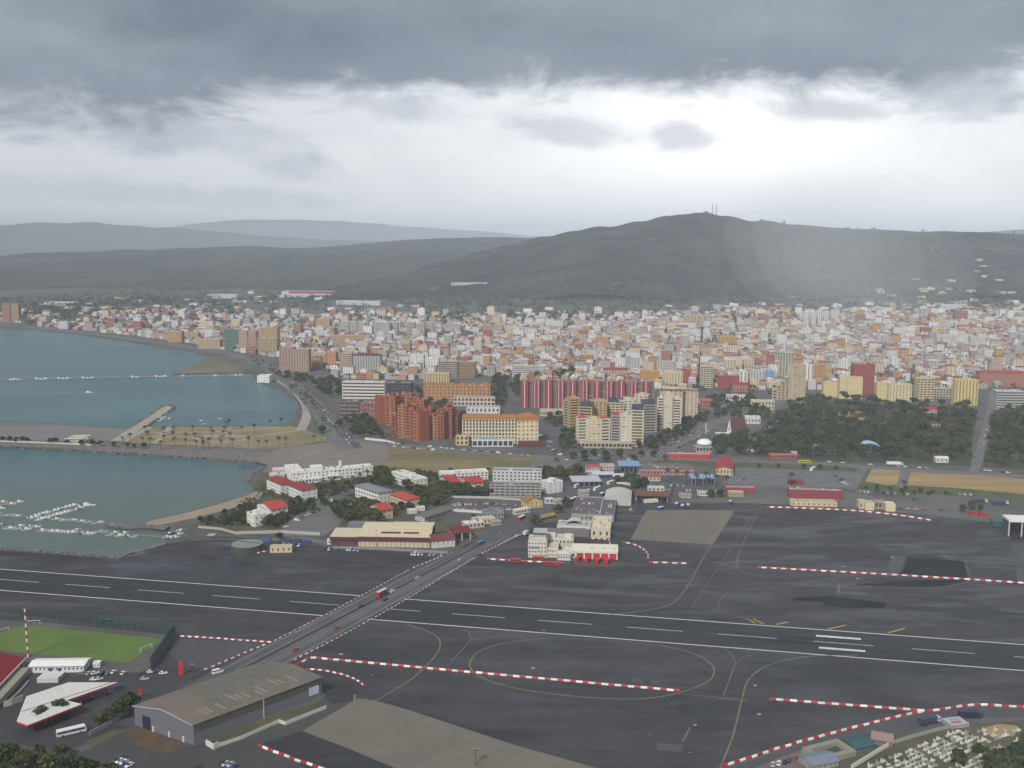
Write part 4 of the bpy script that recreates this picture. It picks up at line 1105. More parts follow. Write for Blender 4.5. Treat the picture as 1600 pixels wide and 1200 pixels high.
# ================================================================== FOREGROUND LEFT
def hangar():
    c = G(303, 1164); e1 = G(502, 1087).xy - c.xy; e2 = G(211, 1133).xy - c.xy; Lr, wl = e1.length, e2.length; e1 /= Lr; e2 /= wl
    F0 = Fr(c.x, c.y, 0)
    F0 = type('Sk', (Fr,), {'__call__': lambda s, a, b, z=None: tuple(c.xy + e1 * a + e2 * b) + (() if z is None else (z,))})(c.x, c.y, 0)
    # frame: a along the long wall, b across the gable
    B = Bld('aircraft_hangar', 'large grey metal hangar with a low brown corrugated roof beside the crossing road', 'hangar', (c.x, c.y, 0))
    he = hgt(303, 1164, 1132); rh = 2.6
    w = B.part('wall', (0.145, 0.15, 0.165), METAL)
    for p0, p1 in ((F0(0, 0), F0(Lr, 0)), (F0(Lr, 0), F0(Lr, wl)), (F0(Lr, wl), F0(0, wl)), (F0(0, wl), F0(0, 0))):
        w.quad((*p0, 0), (*p1, 0), (*p1, he), (*p0, he))
    w.tri(F0(0, wl, he), F0(0, 0, he), F0(0, wl / 2, he + rh)); w.tri(F0(Lr, 0, he), F0(Lr, wl, he), F0(Lr, wl / 2, he + rh))
    RM = mat('hangar_roof_sheet', (0.135, 0.122, 0.098), 0.75, 0.16, 0.25, dark=(0.19, 0.145, 0.115), dscale=0.05, damt=0.8, fine=0.1)
    SK = mat('skylight_sheet', (0.215, 0.19, 0.14), 0.6, 0.15, 0.4)
    n = 24; rr = random.Random(4)
    for side in (0, 1):
        for k in range(n):
            a0, a1 = Lr * k / n, Lr * (k + 1) / n
            b0, b1 = (-.5, wl / 2) if side == 0 else (wl + .5, wl / 2)
            dz = 0.07 if k % 2 else 0.0; e = he - .1 + dz
            p = B.new('roof_panel', None, RM)
            ea, eb = (a0 - (.6 if k == 0 else 0), a1 + (.6 if k == n - 1 else 0))
            q = [F0(ea, b0, e), F0(eb, b0, e), F0(eb, b1, he + rh + dz), F0(ea, b1, he + rh + dz)]
            if side: q = [q[1], q[0], q[3], q[2]]
            p.quad(*q); p.quad(*[(x, y, z - .15) for x, y, z in reversed(q)])
            p.quad((q[0][0], q[0][1], q[0][2] - .15), (q[1][0], q[1][1], q[1][2] - .15), q[1], q[0])
            if side == 0 and k in (3, 4, 6, 9, 10, 11, 13, 14, 17, 18, 20):
                t0 = rr.uniform(.15, .35); t1 = t0 + rr.uniform(.25, .45)
                s = B.new('skylight', None, SK)
                def at(a, tt): return F0(a, b0 + (b1 - b0) * tt, e + (he + rh + dz - e) * tt + .06)
                m0, m1 = a0 + (a1 - a0) * .2, a0 + (a1 - a0) * .75
                s.quad(at(m0, t0), at(m1, t0), at(m1, t1), at(m0, t1))
    f = B.new('gable_trim', (0.42, 0.44, 0.47))
    for b0, b1, z0, z1 in ((-.6, wl / 2, he - .1, he + rh + .12), (wl + .6, wl / 2, he - .1, he + rh + .12)):
        f.quad(F0(-.66, b0, z0 - .3), F0(-.66, b1, z1 - .3), F0(-.66, b1, z1 + .15), F0(-.66, b0, z0 + .15))
        f.quad(F0(-.62, b0, z0 + .15), F0(-.62, b1, z1 + .15), F0(-.62, b1, z1 - .3), F0(-.62, b0, z0 - .3))
    d = B.new('door', (0.018, 0.02, 0.055), METAL)
    F0.box(d, -.12, .05, wl * .72, wl * .86, 0, 6.2)
    for bb in (wl * .67, wl * .40, wl * .16):
        k = B.new('door_post', (0.6, 0.6, 0.58)); F0.box(k, -.5, -.05, bb - .35, bb + .35, 0, 2.6)
    s = B.new('wall_panel', (0.50, 0.58, 0.66)); F0.box(s, Lr - 7, Lr - 1.5, -.12, .02, 2.0, 6.2)
    s = B.new('downpipe', (0.42, 0.40, 0.33)); F0.box(s, Lr * .52, Lr * .52 + .5, -.3, .0, 0, he)
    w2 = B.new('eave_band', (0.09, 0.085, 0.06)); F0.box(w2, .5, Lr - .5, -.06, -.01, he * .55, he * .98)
    B.done()
hangar()
# low compound wall behind the hangar
def low_wall(pts, h, label, color=(0.55, 0.53, 0.47), t=0.35, cat='wall', name='boundary_wall', m=None):
    line = px(*pts); o = tag(empty(name, (*line[0], 0)), label, cat)
    for k, (a, b) in enumerate(zip(line, line[1:])):
        mb = MB(); d = (b - a).normalized(); q = Vector((-d.y, d.x)) * t / 2
        P4 = [a - q - line[0], b - q - line[0], b + q - line[0], a + q - line[0]]
        mb.prism(P4, 0.0, h + 0.01 * k); mb.build('wall_panel', m or PAINT, o, color)
    return o
low_wall([(342, 1167), (380, 1154), (436, 1129), (446, 1133), (510, 1107)], 1.6, 'low cream compound wall running along the right side of the grey hangar')
low_wall([(322, 1164), (334, 1171), (342, 1167)], 2.6, 'short pale yard wall at the near corner of the grey hangar', (0.62, 0.60, 0.55))
low_wall([(140, 1150), (175, 1132), (208, 1110)], 2.2, 'grey roadside wall with shrubs between the bus and the grey hangar', (0.28, 0.28, 0.29))

def petrol_station():
    zc = 5.6
    pts = [G(u, v, zc).xy for u, v in ((26, 1127), (43, 1133), (128, 1100), (104, 1094), (184, 1066), (107, 1066), (41, 1088))]
    o = G(90, 1105)
    B = Bld('petrol_station', 'petrol station with a white angular canopy edged in red on the left', 'petrol station', (o.x, o.y, 0))
    area = sum(a.x * b.y - b.x * a.y for a, b in zip(pts, pts[1:] + pts[:1]))
    if area < 0: pts = list(reversed(pts))
    f = B.new('fascia', (0.50, 0.02, 0.03)); v3 = [Vector((p.x, p.y, 0)) for p in pts]
    f.prism(pts, zc - .9, zc - .1, False, None, False)
    tris = tessellate_polygon([v3])
    c = B.new('canopy', (0.62, 0.60, 0.56)); u_ = B.new('soffit', (0.6, 0.6, 0.58))
    for t in tris:
        a, b, q = [v3[i] for i in t]
        if (b - a).cross(q - a).z < 0: a, b, q = q, b, a
        c.tri((a.x, a.y, zc), (b.x, b.y, zc), (q.x, q.y, zc)); u_.tri((q.x, q.y, zc - .8), (b.x, b.y, zc - .8), (a.x, a.y, zc - .8))
    c.prism(pts, zc - .1, zc, False, None, False)
    # roof seam
    a, b = G(34, 1112, zc).xy, G(176, 1066, zc).xy
    s = B.new('roof_seam', (0.12, 0.12, 0.12)); d = (b - a).normalized(); q = Vector((-d.y, d.x)) * .25
    s.prism([a - q, b - q, b + q, a + q], zc, zc + .08)
    for u, v in ((50, 1128), (80, 1116), (112, 1105), (60, 1100), (105, 1082), (140, 1078), (165, 1072)):
        g = G(u, v, zc - 1); k = B.new('column', (0.30, 0.03, 0.04)); k.box(g.x, g.y, 0, zc - .85, .6, .6, .4)
    for u, v in ((95, 1100), (125, 1085), (70, 1112)):
        g = G(u, v, zc); k = B.new('fuel_pump', (0.55, 0.05, 0.05)); k.box(g.x, g.y, .06, 2.0, 1.0, .7, .6)
    # shop under the canopy
    F, w, d_, h = place(58, 1118, 40, 33, 7, 1104)
    walls(B, F, 0, w, 0, d_, 0, 3.6, 1, 4, 2, (0.42, 0.40, 0.38), .8, .6)
    flat_roof(B, F, 0, w, 0, d_, 3.6, (0.4, 0.4, 0.4), (0.4, 0.38, 0.36), .3)
    B.done()
petrol_station()
def red_roof_hall():
    F = Fr(-250, 442, R(95))
    B = Bld('sports_hall', 'hall with a broad dark red roof at the left edge by the pitch', 'hall', F(0, 0, 0))
    wc = (0.36, 0.32, 0.26)
    walls(B, F, 0, 58, 0, 34, 0, 4.5, 1, 9, 6, wc, .4, .3)
    gable(B, F, 0, 58, 0, 34, 4.5, 4.6, (0.20, 0.012, 0.018), wc, .6)
    F.box(B.new('parapet_band', (0.55, 0.52, 0.45)), -.9, 58.9, -1.1, -.7, 3.9, 4.9)
    F.box(B.new('annexe', (0.30, 0.27, 0.21)), 6, 50, -6, -.75, 0, 3.0)
    B.done()
red_roof_hall()
B, F, w, d, h = block('clubhouse', 'long low white clubhouse with a white roof beside the football pitch', 'clubhouse', 47, 1051.5, 84, 2, 9, 1041, 1, 13, 3, (0.66, 0.66, 0.68), (0.72, 0.71, 0.68), .42, .3, .2, .4, par=0, done=False)
gable(B, F, -.3, w + .3, -.3, d + .3, h + .02, 1.0, (0.75, 0.74, 0.70), (0.66, 0.66, 0.68), .4)
F.box(B.new('door', (0.05, 0.05, 0.12)), w * .35, w * .35 + 1.6, -.1, .05, 0, 2.4)
F.box(B.new('door', (0.05, 0.05, 0.12)), w * .52, w * .52 + 1.6, -.1, .05, 0, 2.4)
B.done()
block('ticket_kiosk', 'small white kiosk right of the long white clubhouse', 'kiosk', 145, 1043, 11, 2, 3, 1036, 1, 2, 1, (0.68, 0.68, 0.70), (0.72, 0.72, 0.7), .5, .3, par=.2)
for k, (u, v, nm) in enumerate(((67, 1060, 'far white container of three stacked in rows behind the petrol station'), (63, 1063.5, 'middle white container of three in rows behind the petrol station'), (58, 1067.5, 'near white container of three in rows behind the petrol station'))):
    F, w, d, h = place(u, v, 33, 3, 2.5, v - 7)
    B = Bld('shipping_container', nm, 'container', F(0, 0, 0)); mb = B.new('shell', (0.60, 0.60, 0.57)); F.box(mb, 0, w, 0, 2.5, 0.1, 2.6)
    q = B.new('corrugation', (0.50, 0.50, 0.48), None, True)
    for i in range(14): F.box(q, w * (i + .25) / 14, w * (i + .6) / 14, -.05, 0.01, .25, 2.45)
    F.box(B.new('door', (0.42, 0.42, 0.42)), w - .02, w + .05, .15, 2.35, .2, 2.5)
    B.done()
low_wall([(6, 1104), (30, 1083), (45, 1066)], 1.0, 'thin pale railing wall bending round the yard by the petrol station', (0.5, 0.48, 0.42))
low_wall([(6, 1105), (18, 1102), (36, 1095)], 3.0, 'pale retaining wall left of the petrol station canopy', (0.45, 0.42, 0.37))

# striped mast
def striped_mast():
    g = G(44, 1027); h = hgt(44, 1027, 950)
    o = tag(empty('striped_mast', (g.x, g.y, 0)), 'tall thin red and white striped mast beside the football pitch', 'mast')
    n = 13
    for k in range(n):
        mb = MB(); mb.tube((0, 0, h * k / n), (0, 0, h * (k + 1) / n), .42, .42, 8); mb.build('mast_band', PAINT, o, B_RED if k % 2 else B_WHITE)
    mb = MB(); mb.box(0, 0, h, h + 1.0, 1.6, 1.6); mb.build('lamp_head', PAINT, o, (0.25, 0.03, 0.03))
    mb = MB(); mb.tube((0, 0, h + 1), (0, 0, h + 3.2), .1, .06, 5); mb.build('antenna', METAL, o, (0.2, 0.2, 0.2))
striped_mast()

# netting round the pitch
def net_mat():
    m, t, b = _mat('fence_netting')
    pos = t.new('ShaderNodeNewGeometry').outputs['Position']
    br = t.new('ShaderNodeTexChecker'); t.l.new(pos, br.inputs['Vector']); br.inputs['Scale'].default_value = 5.0
    b.inputs['Base Color'].default_value = (0.022, 0.055, 0.042, 1); b.inputs['Roughness'].default_value = 0.9
    tr = t.new('ShaderNodeBsdfTransparent'); mx = t.new('ShaderNodeMixShader')
    out = t.n.get('Material Output')
    mx.inputs[0].default_value = 0.42
    t.l.new(tr.outputs[0], mx.inputs[1]); t.l.new(b.outputs[0], mx.inputs[2]); t.l.new(mx.outputs[0], out.inputs[0])
    MATS['net'] = m
    return m
NET = net_mat()
def net_fence(pts, h, n, label, cap=False):
    line = px(*pts); o = tag(empty('netting_fence', (*line[0], 0)), label, 'fence'); base = line[0]
    tot = sum((b - a).length for a, b in zip(line, line[1:]))
    for a, b in zip(line, line[1:]):
        m = max(1, int(n * (b - a).length / tot))
        for k in range(m):
            p, q = a.lerp(b, k / m) - base, a.lerp(b, (k + 1) / m) - base
            mb = MB(); mb.quad((*p, .2), (*q, .2), (*q, h), (*p, h)); mb.build('net_panel', NET, o)
            mb = MB(); mb.tube((*p, 0), (*p, h + .3), .12, .1, 5); mb.build('post', METAL, o, (0.03, 0.05, 0.045))
        if cap:
            for dd in (1.2, 2.4):
                d = (b - a).normalized(); w = Vector((-d.y, d.x)) * dd
                mb = MB(); p, q = a - base, b - base
                mb.quad((*(p + w), .2), (*(q + w), .2), (*(q + w * .4), h), (*(p + w * .4), h)); mb.build('net_panel', NET, o)
    return o
net_fence([(-60, 962), (0, 968), (60, 972), (140, 980), (200, 986), (272, 993)], 7.5, 30, 'long dark netting fence with thin posts along the far side of the pitch')
net_fence([(272, 993), (256, 1015), (234, 1047)], 6.5, 12, 'dense dark green netting fence at the right end of the football pitch', True)
def goal(u, v, th, label):
    g = G(u, v); o = tag(empty('goal_frame', (g.x, g.y, .05), R(th)), label, 'goal')
    for x in (-3.66, 3.66):
        mb = MB(); mb.tube((x, 0, 0), (x, 0, 2.44), .12, .12, 6); mb.build('post', PAINT, o, B_WHITE)
        mb = MB(); mb.tube((x, 0, 2.44), (x, 1.8, 0), .07, .07, 5); mb.build('stay', PAINT, o, B_WHITE)
    mb = MB(); mb.tube((-3.66, 0, 2.44), (3.66, 0, 2.44), .12, .12, 6); mb.build('crossbar', PAINT, o, B_WHITE)
goal(229, 1016, 58, 'white goal frame at the right end of the green pitch')
goal(5, 989, 62, 'white goal frame at the left edge of the green pitch')
goal(52, 976, 10, 'small white goal frame on the far touchline of the green pitch')
for u, v, lab in ((165, 975, 'dark green shelter panel on the far touchline behind the pitch'),):
    F, w, d, h = place(u - 6, v, 14, -5, 2.5, v - 9); B = Bld('dugout', lab, 'shelter', F(0, 0, 0))
    F.box(B.new('back_panel', (0.03, 0.11, 0.085)), 0, w, 1.8, 2.0, 0, 2.6); F.box(B.new('roof', (0.03, 0.13, 0.1)), -.1, w + .1, 0, 2.1, 2.6, 2.75)
    for a in (0, w - .15): F.box(B.new('side_panel', (0.03, 0.10, 0.08)), a, a + .15, .2, 1.8, 0, 2.6)
    B.done()

# totem signs
def totem(u, v, vt, wpx, label, legs=False):
    m = mpp(u, v); h = hgt(u, v, vt); g = G(u, v); w = wpx * m
    o = tag(empty('totem_sign', (g.x, g.y, .06), R(25)), label, 'sign')
    z0 = h * .45 if legs else 0
    mb = MB(); mb.box(0, 0, z0, h, w, .6, 0, None, True); mb.build('sign_box', PAINT, o, (0.52, 0.025, 0.02))
    if legs:
        mb = MB(); mb.tube((0, 0, 0), (0, 0, z0), .2, .2, 6); mb.build('post', METAL, o, (0.2, 0.2, 0.2))
    mb = MB()
    for k in range(4 if not legs else 1):
        z = z0 + (h - z0) * (.2 + .2 * k); mb.box(0, -.31, z, z + (h - z0) * .07, w * .55, .04, 0, None, True)
    mb.build('price_strip', PAINT, o, (0.62, 0.10, 0.07))
totem(283, 1056, 1033, 6.5, 'tall red petrol price sign by the crossing road')
totem(219, 1092, 1077, 7, 'small red box sign on a post near the hangar', True)
def pole(u, v, vt, label, color=(0.05, 0.07, 0.06), arm=False, name='lamp_post', r=.13, cat='lamp post'):
    g = G(u, v); h = hgt(u, v, vt); o = tag(empty(name, (g.x, g.y, 0.05)), label, cat)
    mb = MB(); mb.tube((0, 0, 0), (0, 0, h), r * 1.3, r, 6); mb.build('pole', METAL, o, color)
    mb = MB(); mb.box(.6 if arm else 0, 0, h - .1, h + .25, 1.6, .5, 0, None, True); mb.build('lamp_head', METAL, o, (0.3, 0.3, 0.3))
    return o
pole(301, 1062, 1038, 'dark post beside the crossing road near the red sign')
def floodlight():
    g = G(743, 1196); h = hgt(743, 1196, 1172); o = tag(empty('floodlight_mast', (g.x, g.y, 0.05)), 'floodlight mast with lamp rack on the tan concrete stand', 'floodlight')
    mb = MB(); mb.tube((0, 0, 0), (0, 0, h), .35, .22, 6); mb.build('pole', METAL, o, (0.10, 0.10, 0.10))
    mb = MB(); mb.box(0, 0, h - .15, h + .15, 3.6, .9, 0, None, True); mb.build('lamp_rack', METAL, o, (0.10, 0.10, 0.10))
    for x in (-1.3, 0, 1.3):
        mb = MB(); mb.box(x, -.3, h + .15, h + .9, .7, .5, 0, None, True); mb.build('floodlamp', METAL, o, (0.22, 0.22, 0.24))
floodlight()

# buses and cars on the left
bus(112, 1147, 31, 12.5, 3.2, (0.62, 0.63, 0.66), 'white and dark blue coach driving past the petrol station at lower left', (0.75, 0.75, 0.73))
for u, v, c, th, lab in ((130, 1054, 'grey', 15, 'small grey hatchback leftmost in the line right of the clubhouse'), (140, 1053, 'silver', 70, 'silver car second in the line right of the clubhouse'), (149, 1053, 'white', 35, 'white car third in the line right of the clubhouse'),
                         (160, 1053, 'dark blue', 80, 'dark blue car in the middle of the line right of the clubhouse'), (169, 1053, 'grey', 80, 'dark grey car fifth in the line right of the clubhouse'), (178, 1051, 'white', 75, 'white car second from the right in the clubhouse line'), (193, 1053, 'white', 80, 'white car parked alone right of the clubhouse line'),
                         (225, 1052, 'dark blue', 15, 'dark blue car at the foot of the green netting'), (236, 1051, 'white', 20, 'white car at the foot of the green netting'), (245, 1050, 'dark blue', 15, 'dark car just right of the white one by the netting'), (255, 1053, 'white', 12, 'white car standing alone right of the green netting'),
                         (147, 1063, 'white', 10, 'white car just behind the tip of the petrol canopy'), (155, 1062, 'silver', 10, 'silver car just behind the tip of the petrol canopy'), (171, 1084, 'red', 30, 'red and white car on the petrol forecourt under the canopy tip'), (187, 1073, 'blue', 25, 'blue car at the right tip of the petrol canopy'), (139, 1092, 'red', 30, 'red car refuelling on the petrol forecourt'),
                         (226, 1062, 'silver', 8, 'silver car on the road island left of the red sign'), (186, 1110, 'blue', 30, 'blue car by the shrubs near the hangar corner'), (163, 1122, 'black', 30, 'black car beside the roadside wall near the coach'), (3, 1095, 'blue', 80, 'blue car at the left edge beside the red roofed hall')):
    g = G(u, v); car(g.x, g.y, R(th), c, lab, parts=True)
g = G(340, 1052); car(g.x, g.y, R(38), 'white', 'white van driving along the crossing road behind the hangar roof', van=True, s=1.15)
car_row((172, 1183), (205, 1199), 7, 'in the row at the bottom left corner', 'cars parked at the bottom left corner')
car_row((345, 1192), (368, 1200), 4, 'in the yard below the hangar', 'cars parked in the yard below the hangar')
# traffic on the crossing road
def red_bus():
    o = bus(597, 932, 62, 9.5, 4.3, (0.36, 0.02, 0.025), 'red double-decker bus crossing the runway on the road', (0.62, 0.55, 0.52), two=True, name='double_decker_bus')
red_bus()
for u, v, c, th, lab in ((613, 925, 'white', 62, 'white car right beside the red double-decker bus on the runway'), (565, 948, 'dark blue', 62, 'dark blue car on the runway crossing ahead of the red bus'), (602, 938, 'black', 62, 'black car on the crossing just below the red bus'), (526, 982, 'red', 62, 'red car halfway along the near part of the crossing road'),
                         (462, 1016, 'red', 62, 'dark red car nearest on the crossing road'), (653, 904, 'silver', 62, 'silver car on the far part of the crossing road'), (719, 875, 'silver', 62, 'silver car on the crossing near the maroon building'), (749, 868, 'dark blue', 62, 'dark blue car close to the far kerb of the crossing')):
    g = G(u, v); car(g.x, g.y, R(th), c, lab, parts=True, s=1.05)
bus(751, 851, 60, 6.5, 2.9, (0.025, 0.09, 0.32), 'bright blue minibus on the crossing road beside the maroon roofed entrance', (0.05, 0.2, 0.6), name='minibus')

# ================================================================== FOREGROUND RIGHT: PERIMETER ROAD AND CEMETERY
def dark_truck(u, v, th, L, label, col):
    return truck(u, v, th, L, col, col, label)
dark_truck(1516, 1122, 4, 11, 'dark navy lorry parked on the perimeter road above the cemetery', (0.015, 0.018, 0.05))
truck(1452, 1131, 22, 12, (0.03, 0.045, 0.085), (0.5, 0.5, 0.5), 'dark lorry with a pale cab on the perimeter road')
for k, (u, v, c) in enumerate(((1208, 1196, 'silver'), (1217, 1194, 'white'), (1226, 1192, 'black'), (1233, 1189, 'dark blue'), (1243, 1185, 'red'))):
    g = G(u, v); car(g.x, g.y, R(70), c, f'{c} car in the short row left of the walled tank yard', parts=True)
def tank_yard():
    F, w, d, h = place(1282, 1196, 56, 24, 12, 1188)
    B = Bld('walled_yard', 'square walled yard with a sunken open tank beside the cemetery wall', 'yard', F(0, 0, 0))
    for a0, a1, b0, b1 in ((0, w, 0, 2.6), (0, w, d - 2.6, d), (0, 2.6, 2.6, d - 2.6), (w - 2.6, w, 2.6, d - 2.6)):
        F.box(B.new('wall_slab', (0.26, 0.24, 0.19)), a0, a1, b0, b1, 0.05, 2.4)
    F.box(B.new('tank_floor', (0.05, 0.055, 0.045)), 2.6, w - 2.6, 2.6, d - 2.6, 0.05, .6)
    B.done()
tank_yard()
block('store_shed', 'green roofed shed between the walled yard and the cemetery', 'shed', 1336, 1177, 30, 22, 9, 1170, 1, 4, 3, (0.10, 0.14, 0.14), (0.03, 0.09, 0.10), .3, .3, kind='gable', rh=1.2)
block('store_shed', 'twin pink roofed shed left of the cemetery top corner', 'shed', 1362, 1162, 32, -22, 8, 1154, 1, 4, 3, (0.20, 0.15, 0.14), (0.26, 0.18, 0.15), .3, .3, kind='gable', rh=1.6)
block('store_shed', 'grey-blue roofed shed at the bottom edge below the walled yard', 'shed', 1268, 1206, 42, 20, 9, 1197, 1, 5, 3, (0.30, 0.29, 0.24), (0.17, 0.21, 0.26), .3, .3, kind='gable', rh=1.2)
B, F, w, d, h = block('mosaic_pavilion', 'flat white pavilion with a red and blue painted roof above the cemetery', 'pavilion', 1486, 1139, 28, 12, 7, 1134, 1, 5, 3, (0.36, 0.35, 0.34), (0.40, 0.42, 0.45), .4, .4, par=.3, done=False)
F.box(B.new('roof_stripe', (0.42, 0.09, 0.10)), w * .2, w * .75, d * .25, d * .5, h, h + .08)
F.box(B.new('roof_stripe', (0.22, 0.30, 0.45)), w * .3, w * .9, d * .6, d * .85, h, h + .08)
B.done()
low_wall([(1330, 1202), (1372, 1176), (1396, 1162)], 2.0, 'whitewashed cemetery wall along the left edge of the graves', (0.62, 0.60, 0.48))
low_wall([(1396, 1162), (1450, 1146), (1483, 1138)], 1.6, 'low rubble wall along the top edge of the cemetery', (0.30, 0.29, 0.25))
def grave_mesh(seed):
    mb = MB(); r = random.Random(seed)
    mb.box(0, 0, 0, .45, 2.0, 1.0, 0, None)
    mb.box(0, 0, .45, .6, 1.7, .75)
    h = r.uniform(.9, 1.5)
    mb.prism([(-.98, -.42), (-.78, -.42), (-.78, .42), (-.98, .42)], .45, h)
    if seed % 3 == 0:
        mb.box(-.88, 0, h, h + .75, .16, .18); mb.box(-.88, 0, h + .38, h + .54, .14, .6)
    return mb.mesh('grave', paint('grave_marble', 0.6, 0.2, 0.9, 0.4, 0.2))
GRAVES = [grave_mesh(s) for s in range(4)]
def cemetery():
    r = random.Random(9); n = 0
    o = G(1335, 1199).xy; e = G(1480, 1141).xy - o; L = e.length; e = e.normalized(); q = Vector((e.y, -e.x))   # towards the lookout
    for row in range(20):
        cn = 0
        for k in range(38):
            p = o + e * (3 + k * 2.7 + r.uniform(-.4, .4)) + q * (3.5 + row * 2.7 + r.uniform(-.3, .3))
            u, v = P(p.x, p.y)
            if u > 1612 or v > 1215 or v < 1140 or r.random() < .16 or n >= 300 or (u > 1545 and v > 1190):
                continue
            if row % 7 == 6 or k % 13 == 12:
                continue
            g = link('grave', r.choice(GRAVES), None, [(0.58, 0.56, 0.48), (0.42, 0.42, 0.37), (0.66, 0.65, 0.60), (0.28, 0.28, 0.25)][r.randrange(4)])
            g.location = (p.x, p.y, 0.05); g.rotation_euler = (0, 0, math.atan2(e.y, e.x) + r.uniform(-.08, .08)); s = r.uniform(.9, 1.25); g.scale = (s, s, s)
            cn += 1; tag(g, f'pale marble grave {ordinal(cn)} along the {ORD[row]} row from the cemetery wall', 'grave', 'graves in the cemetery at lower right'); n += 1
cemetery()

# ================================================================== MILITARY HOSPITAL QUARTER (left centre)
def hospital():
    F, w, d, h = place(457, 754.5, 126, 22, 12, 739.5)
    B = Bld('white_hospital', 'long white three-storey hospital block with flat white roof near the beach', 'hospital', F(0, 0, 0))
    walls(B, F, 0, w, 0, d, 0, h, 3, 20, 3, WHITE, .34, .42, .25, .32)
    flat_roof(B, F, 0, w, 0, d, h, (0.66, 0.64, 0.55), WHITE, .6)
    F.box(B.new('penthouse', WHITE), w * .24, w * .38, 2, d - 1, h, h + 4.0)
    F.box(B.new('chimney', WHITE), w * .60, w * .60 + 2.2, d - 3, d - .8, h, h + 6)
    walls(B, F, -1, 11.5, d, d + 26, 0, h - .3, 3, 3, 6, WHITE, .34, .42)
    flat_roof(B, F, -1, 11.5, d, d + 26, h - .3, (0.66, 0.64, 0.55), WHITE, .6)
    walls(B, F, 1, w * .34, -7, 0.0, 0, 3.8, 1, 8, 2, (0.66, 0.66, 0.66), .6, .5)
    flat_roof(B, F, 1, w * .34, -7, 0, 3.8, (0.62, 0.61, 0.56), WHITE, .4)
    walls(B, F, w * .42, w * .58, -4, 0, 0, 4.2, 1, 6, 1, (0.6, 0.6, 0.6), .7, .6)
    flat_roof(B, F, w * .42, w * .58, -4, 0, 4.2, (0.6, 0.59, 0.55), WHITE, .3)
    B.done()
hospital()
block('shore_shed', 'pale flat shed behind the left wing of the white hospital', 'shed', 421, 748, 24, 15, 9, 742, 1, 4, 2, (0.5, 0.49, 0.46), (0.55, 0.55, 0.52), .3, .3, par=.3)
block('shore_shed', 'low white shed by the shore left of the white hospital', 'shed', 426, 740, 20, 15, 8, 734, 1, 4, 2, (0.55, 0.55, 0.52), (0.6, 0.6, 0.57), .3, .3, par=.3)
def villa(name, label, u, v, duL, duR, th, vt, rows, roofc, wallc=WHITE, rh=3.2, balc=True, over=.9, kind='hip', cols=None):
    F, w, d, h = place(u, v, duR, th, ('px', duL), vt)
    B = Bld(name, label, 'house', F(0, 0, 0))
    fw = B.part('wall', wallc); fp = B.part('window_panes', None, GLASS, True)
    c00, c10, c11, c01 = F(0, 0), F(w, 0), F(w, d), F(0, d)
    facade(fw, fp, c00, c10, 0, h, rows, cols or max(2, int(w / 4)), .26, .36)
    facade(fw, fp, c01, c00, 0, h, rows, max(2, int(d / 4)), .68 if balc else .3, .55 if balc else .4, 1.0 if balc else .25, .36)
    facade(fw, fp, c10, c11, 0, h, rows, 3, .3, .4); facade(fw, fp, c11, c01, 0, h, 0, 0)
    if kind == 'hip': hip(B, F, 0, w, 0, d, h, rh, roofc, over)
    elif kind == 'gable': gable(B, F, 0, w, 0, d, h, rh, roofc, wallc, over)
    elif kind == 'gableb': gable(B, F, 0, w, 0, d, h, rh, roofc, wallc, over, False)
    else: flat_roof(B, F, 0, w, 0, d, h, roofc, wallc, .6, [(w * .35, d * .35, 5, 4, 2.6)])
    B.done(); return F, w, d, h
villa('villa', 'white villa with dark red hipped roof just left of its twin before the hospital', 439, 773.5, 22, 22, 38, 757, 3, (0.24, 0.035, 0.03))
villa('villa', 'white balconied villa with dark red hipped roof in front of the hospital', 471, 783, 20, 25, 38, 766, 3, (0.23, 0.033, 0.03))
villa('bungalow', 'long white bungalow with bright red roof by the beach shrubs', 424, 811, 22, 26, 40, 796, 2, REDROOF, balc=False, rh=2.8, kind='gable')
villa('white_house', 'small white cube house at the shore end of the red roofed bungalow', 398, 824, 12, 16, 40, 806, 2, PALE, balc=False, kind='flat')
villa('white_house', 'white house with dark grey roof among trees below the hospital', 527, 795, 10, 22, 28, 783, 2, (0.09, 0.085, 0.085), balc=False, rh=2.6)
villa('apartment_block', 'white three-storey block with grey roof left of the red roofed houses', 592, 789, 37, 20, 42, 770, 3, (0.20, 0.21, 0.23), rh=1.8)
villa('red_roof_house', 'cream house with bright red double roof nearest the dark trees', 596, 813, 20, 18, 40, 797, 2, REDROOF, CREAM, kind='gable', rh=2.6)
villa('red_roof_house', 'cream two-winged house with bright red roof left of the garage row', 636, 797, 26, 20, 40, 781, 3, REDROOF, CREAM, rh=2.8)
villa('apartment_block', 'white block with pale flat roof standing among trees behind the red roofs', 650, 767, 38, 18, 38, 750, 3, PALE, kind='flat')
block('apartment_block', 'long white balconied block with pale roof behind a pair of red roofs', 'apartments', 689, 753, 74, 14, 12, 741, 3, 12, 3, WHITE, PALE, .55, .5, .5, nshed=1)
villa('red_roof_house', 'left red roofed cream house of the pair before the long white block', 700, 766, 13, 18, 20, 754, 2, (0.36, 0.04, 0.035), CREAM, kind='gable', rh=2.6)
villa('red_roof_house', 'right red roofed cream house of the pair before the long white block', 731, 766, 12, 24, 20, 755, 2, (0.36, 0.04, 0.035), CREAM, kind='gable', rh=2.6)
block('apartment_block', 'grey and white barrack block with grey roof behind the dark car park trees', 'apartments', 770, 756, 76, -4, 12, 736, 4, 12, 3, (0.55, 0.55, 0.54), (0.22, 0.22, 0.22), .5, .45, .4, nshed=1)
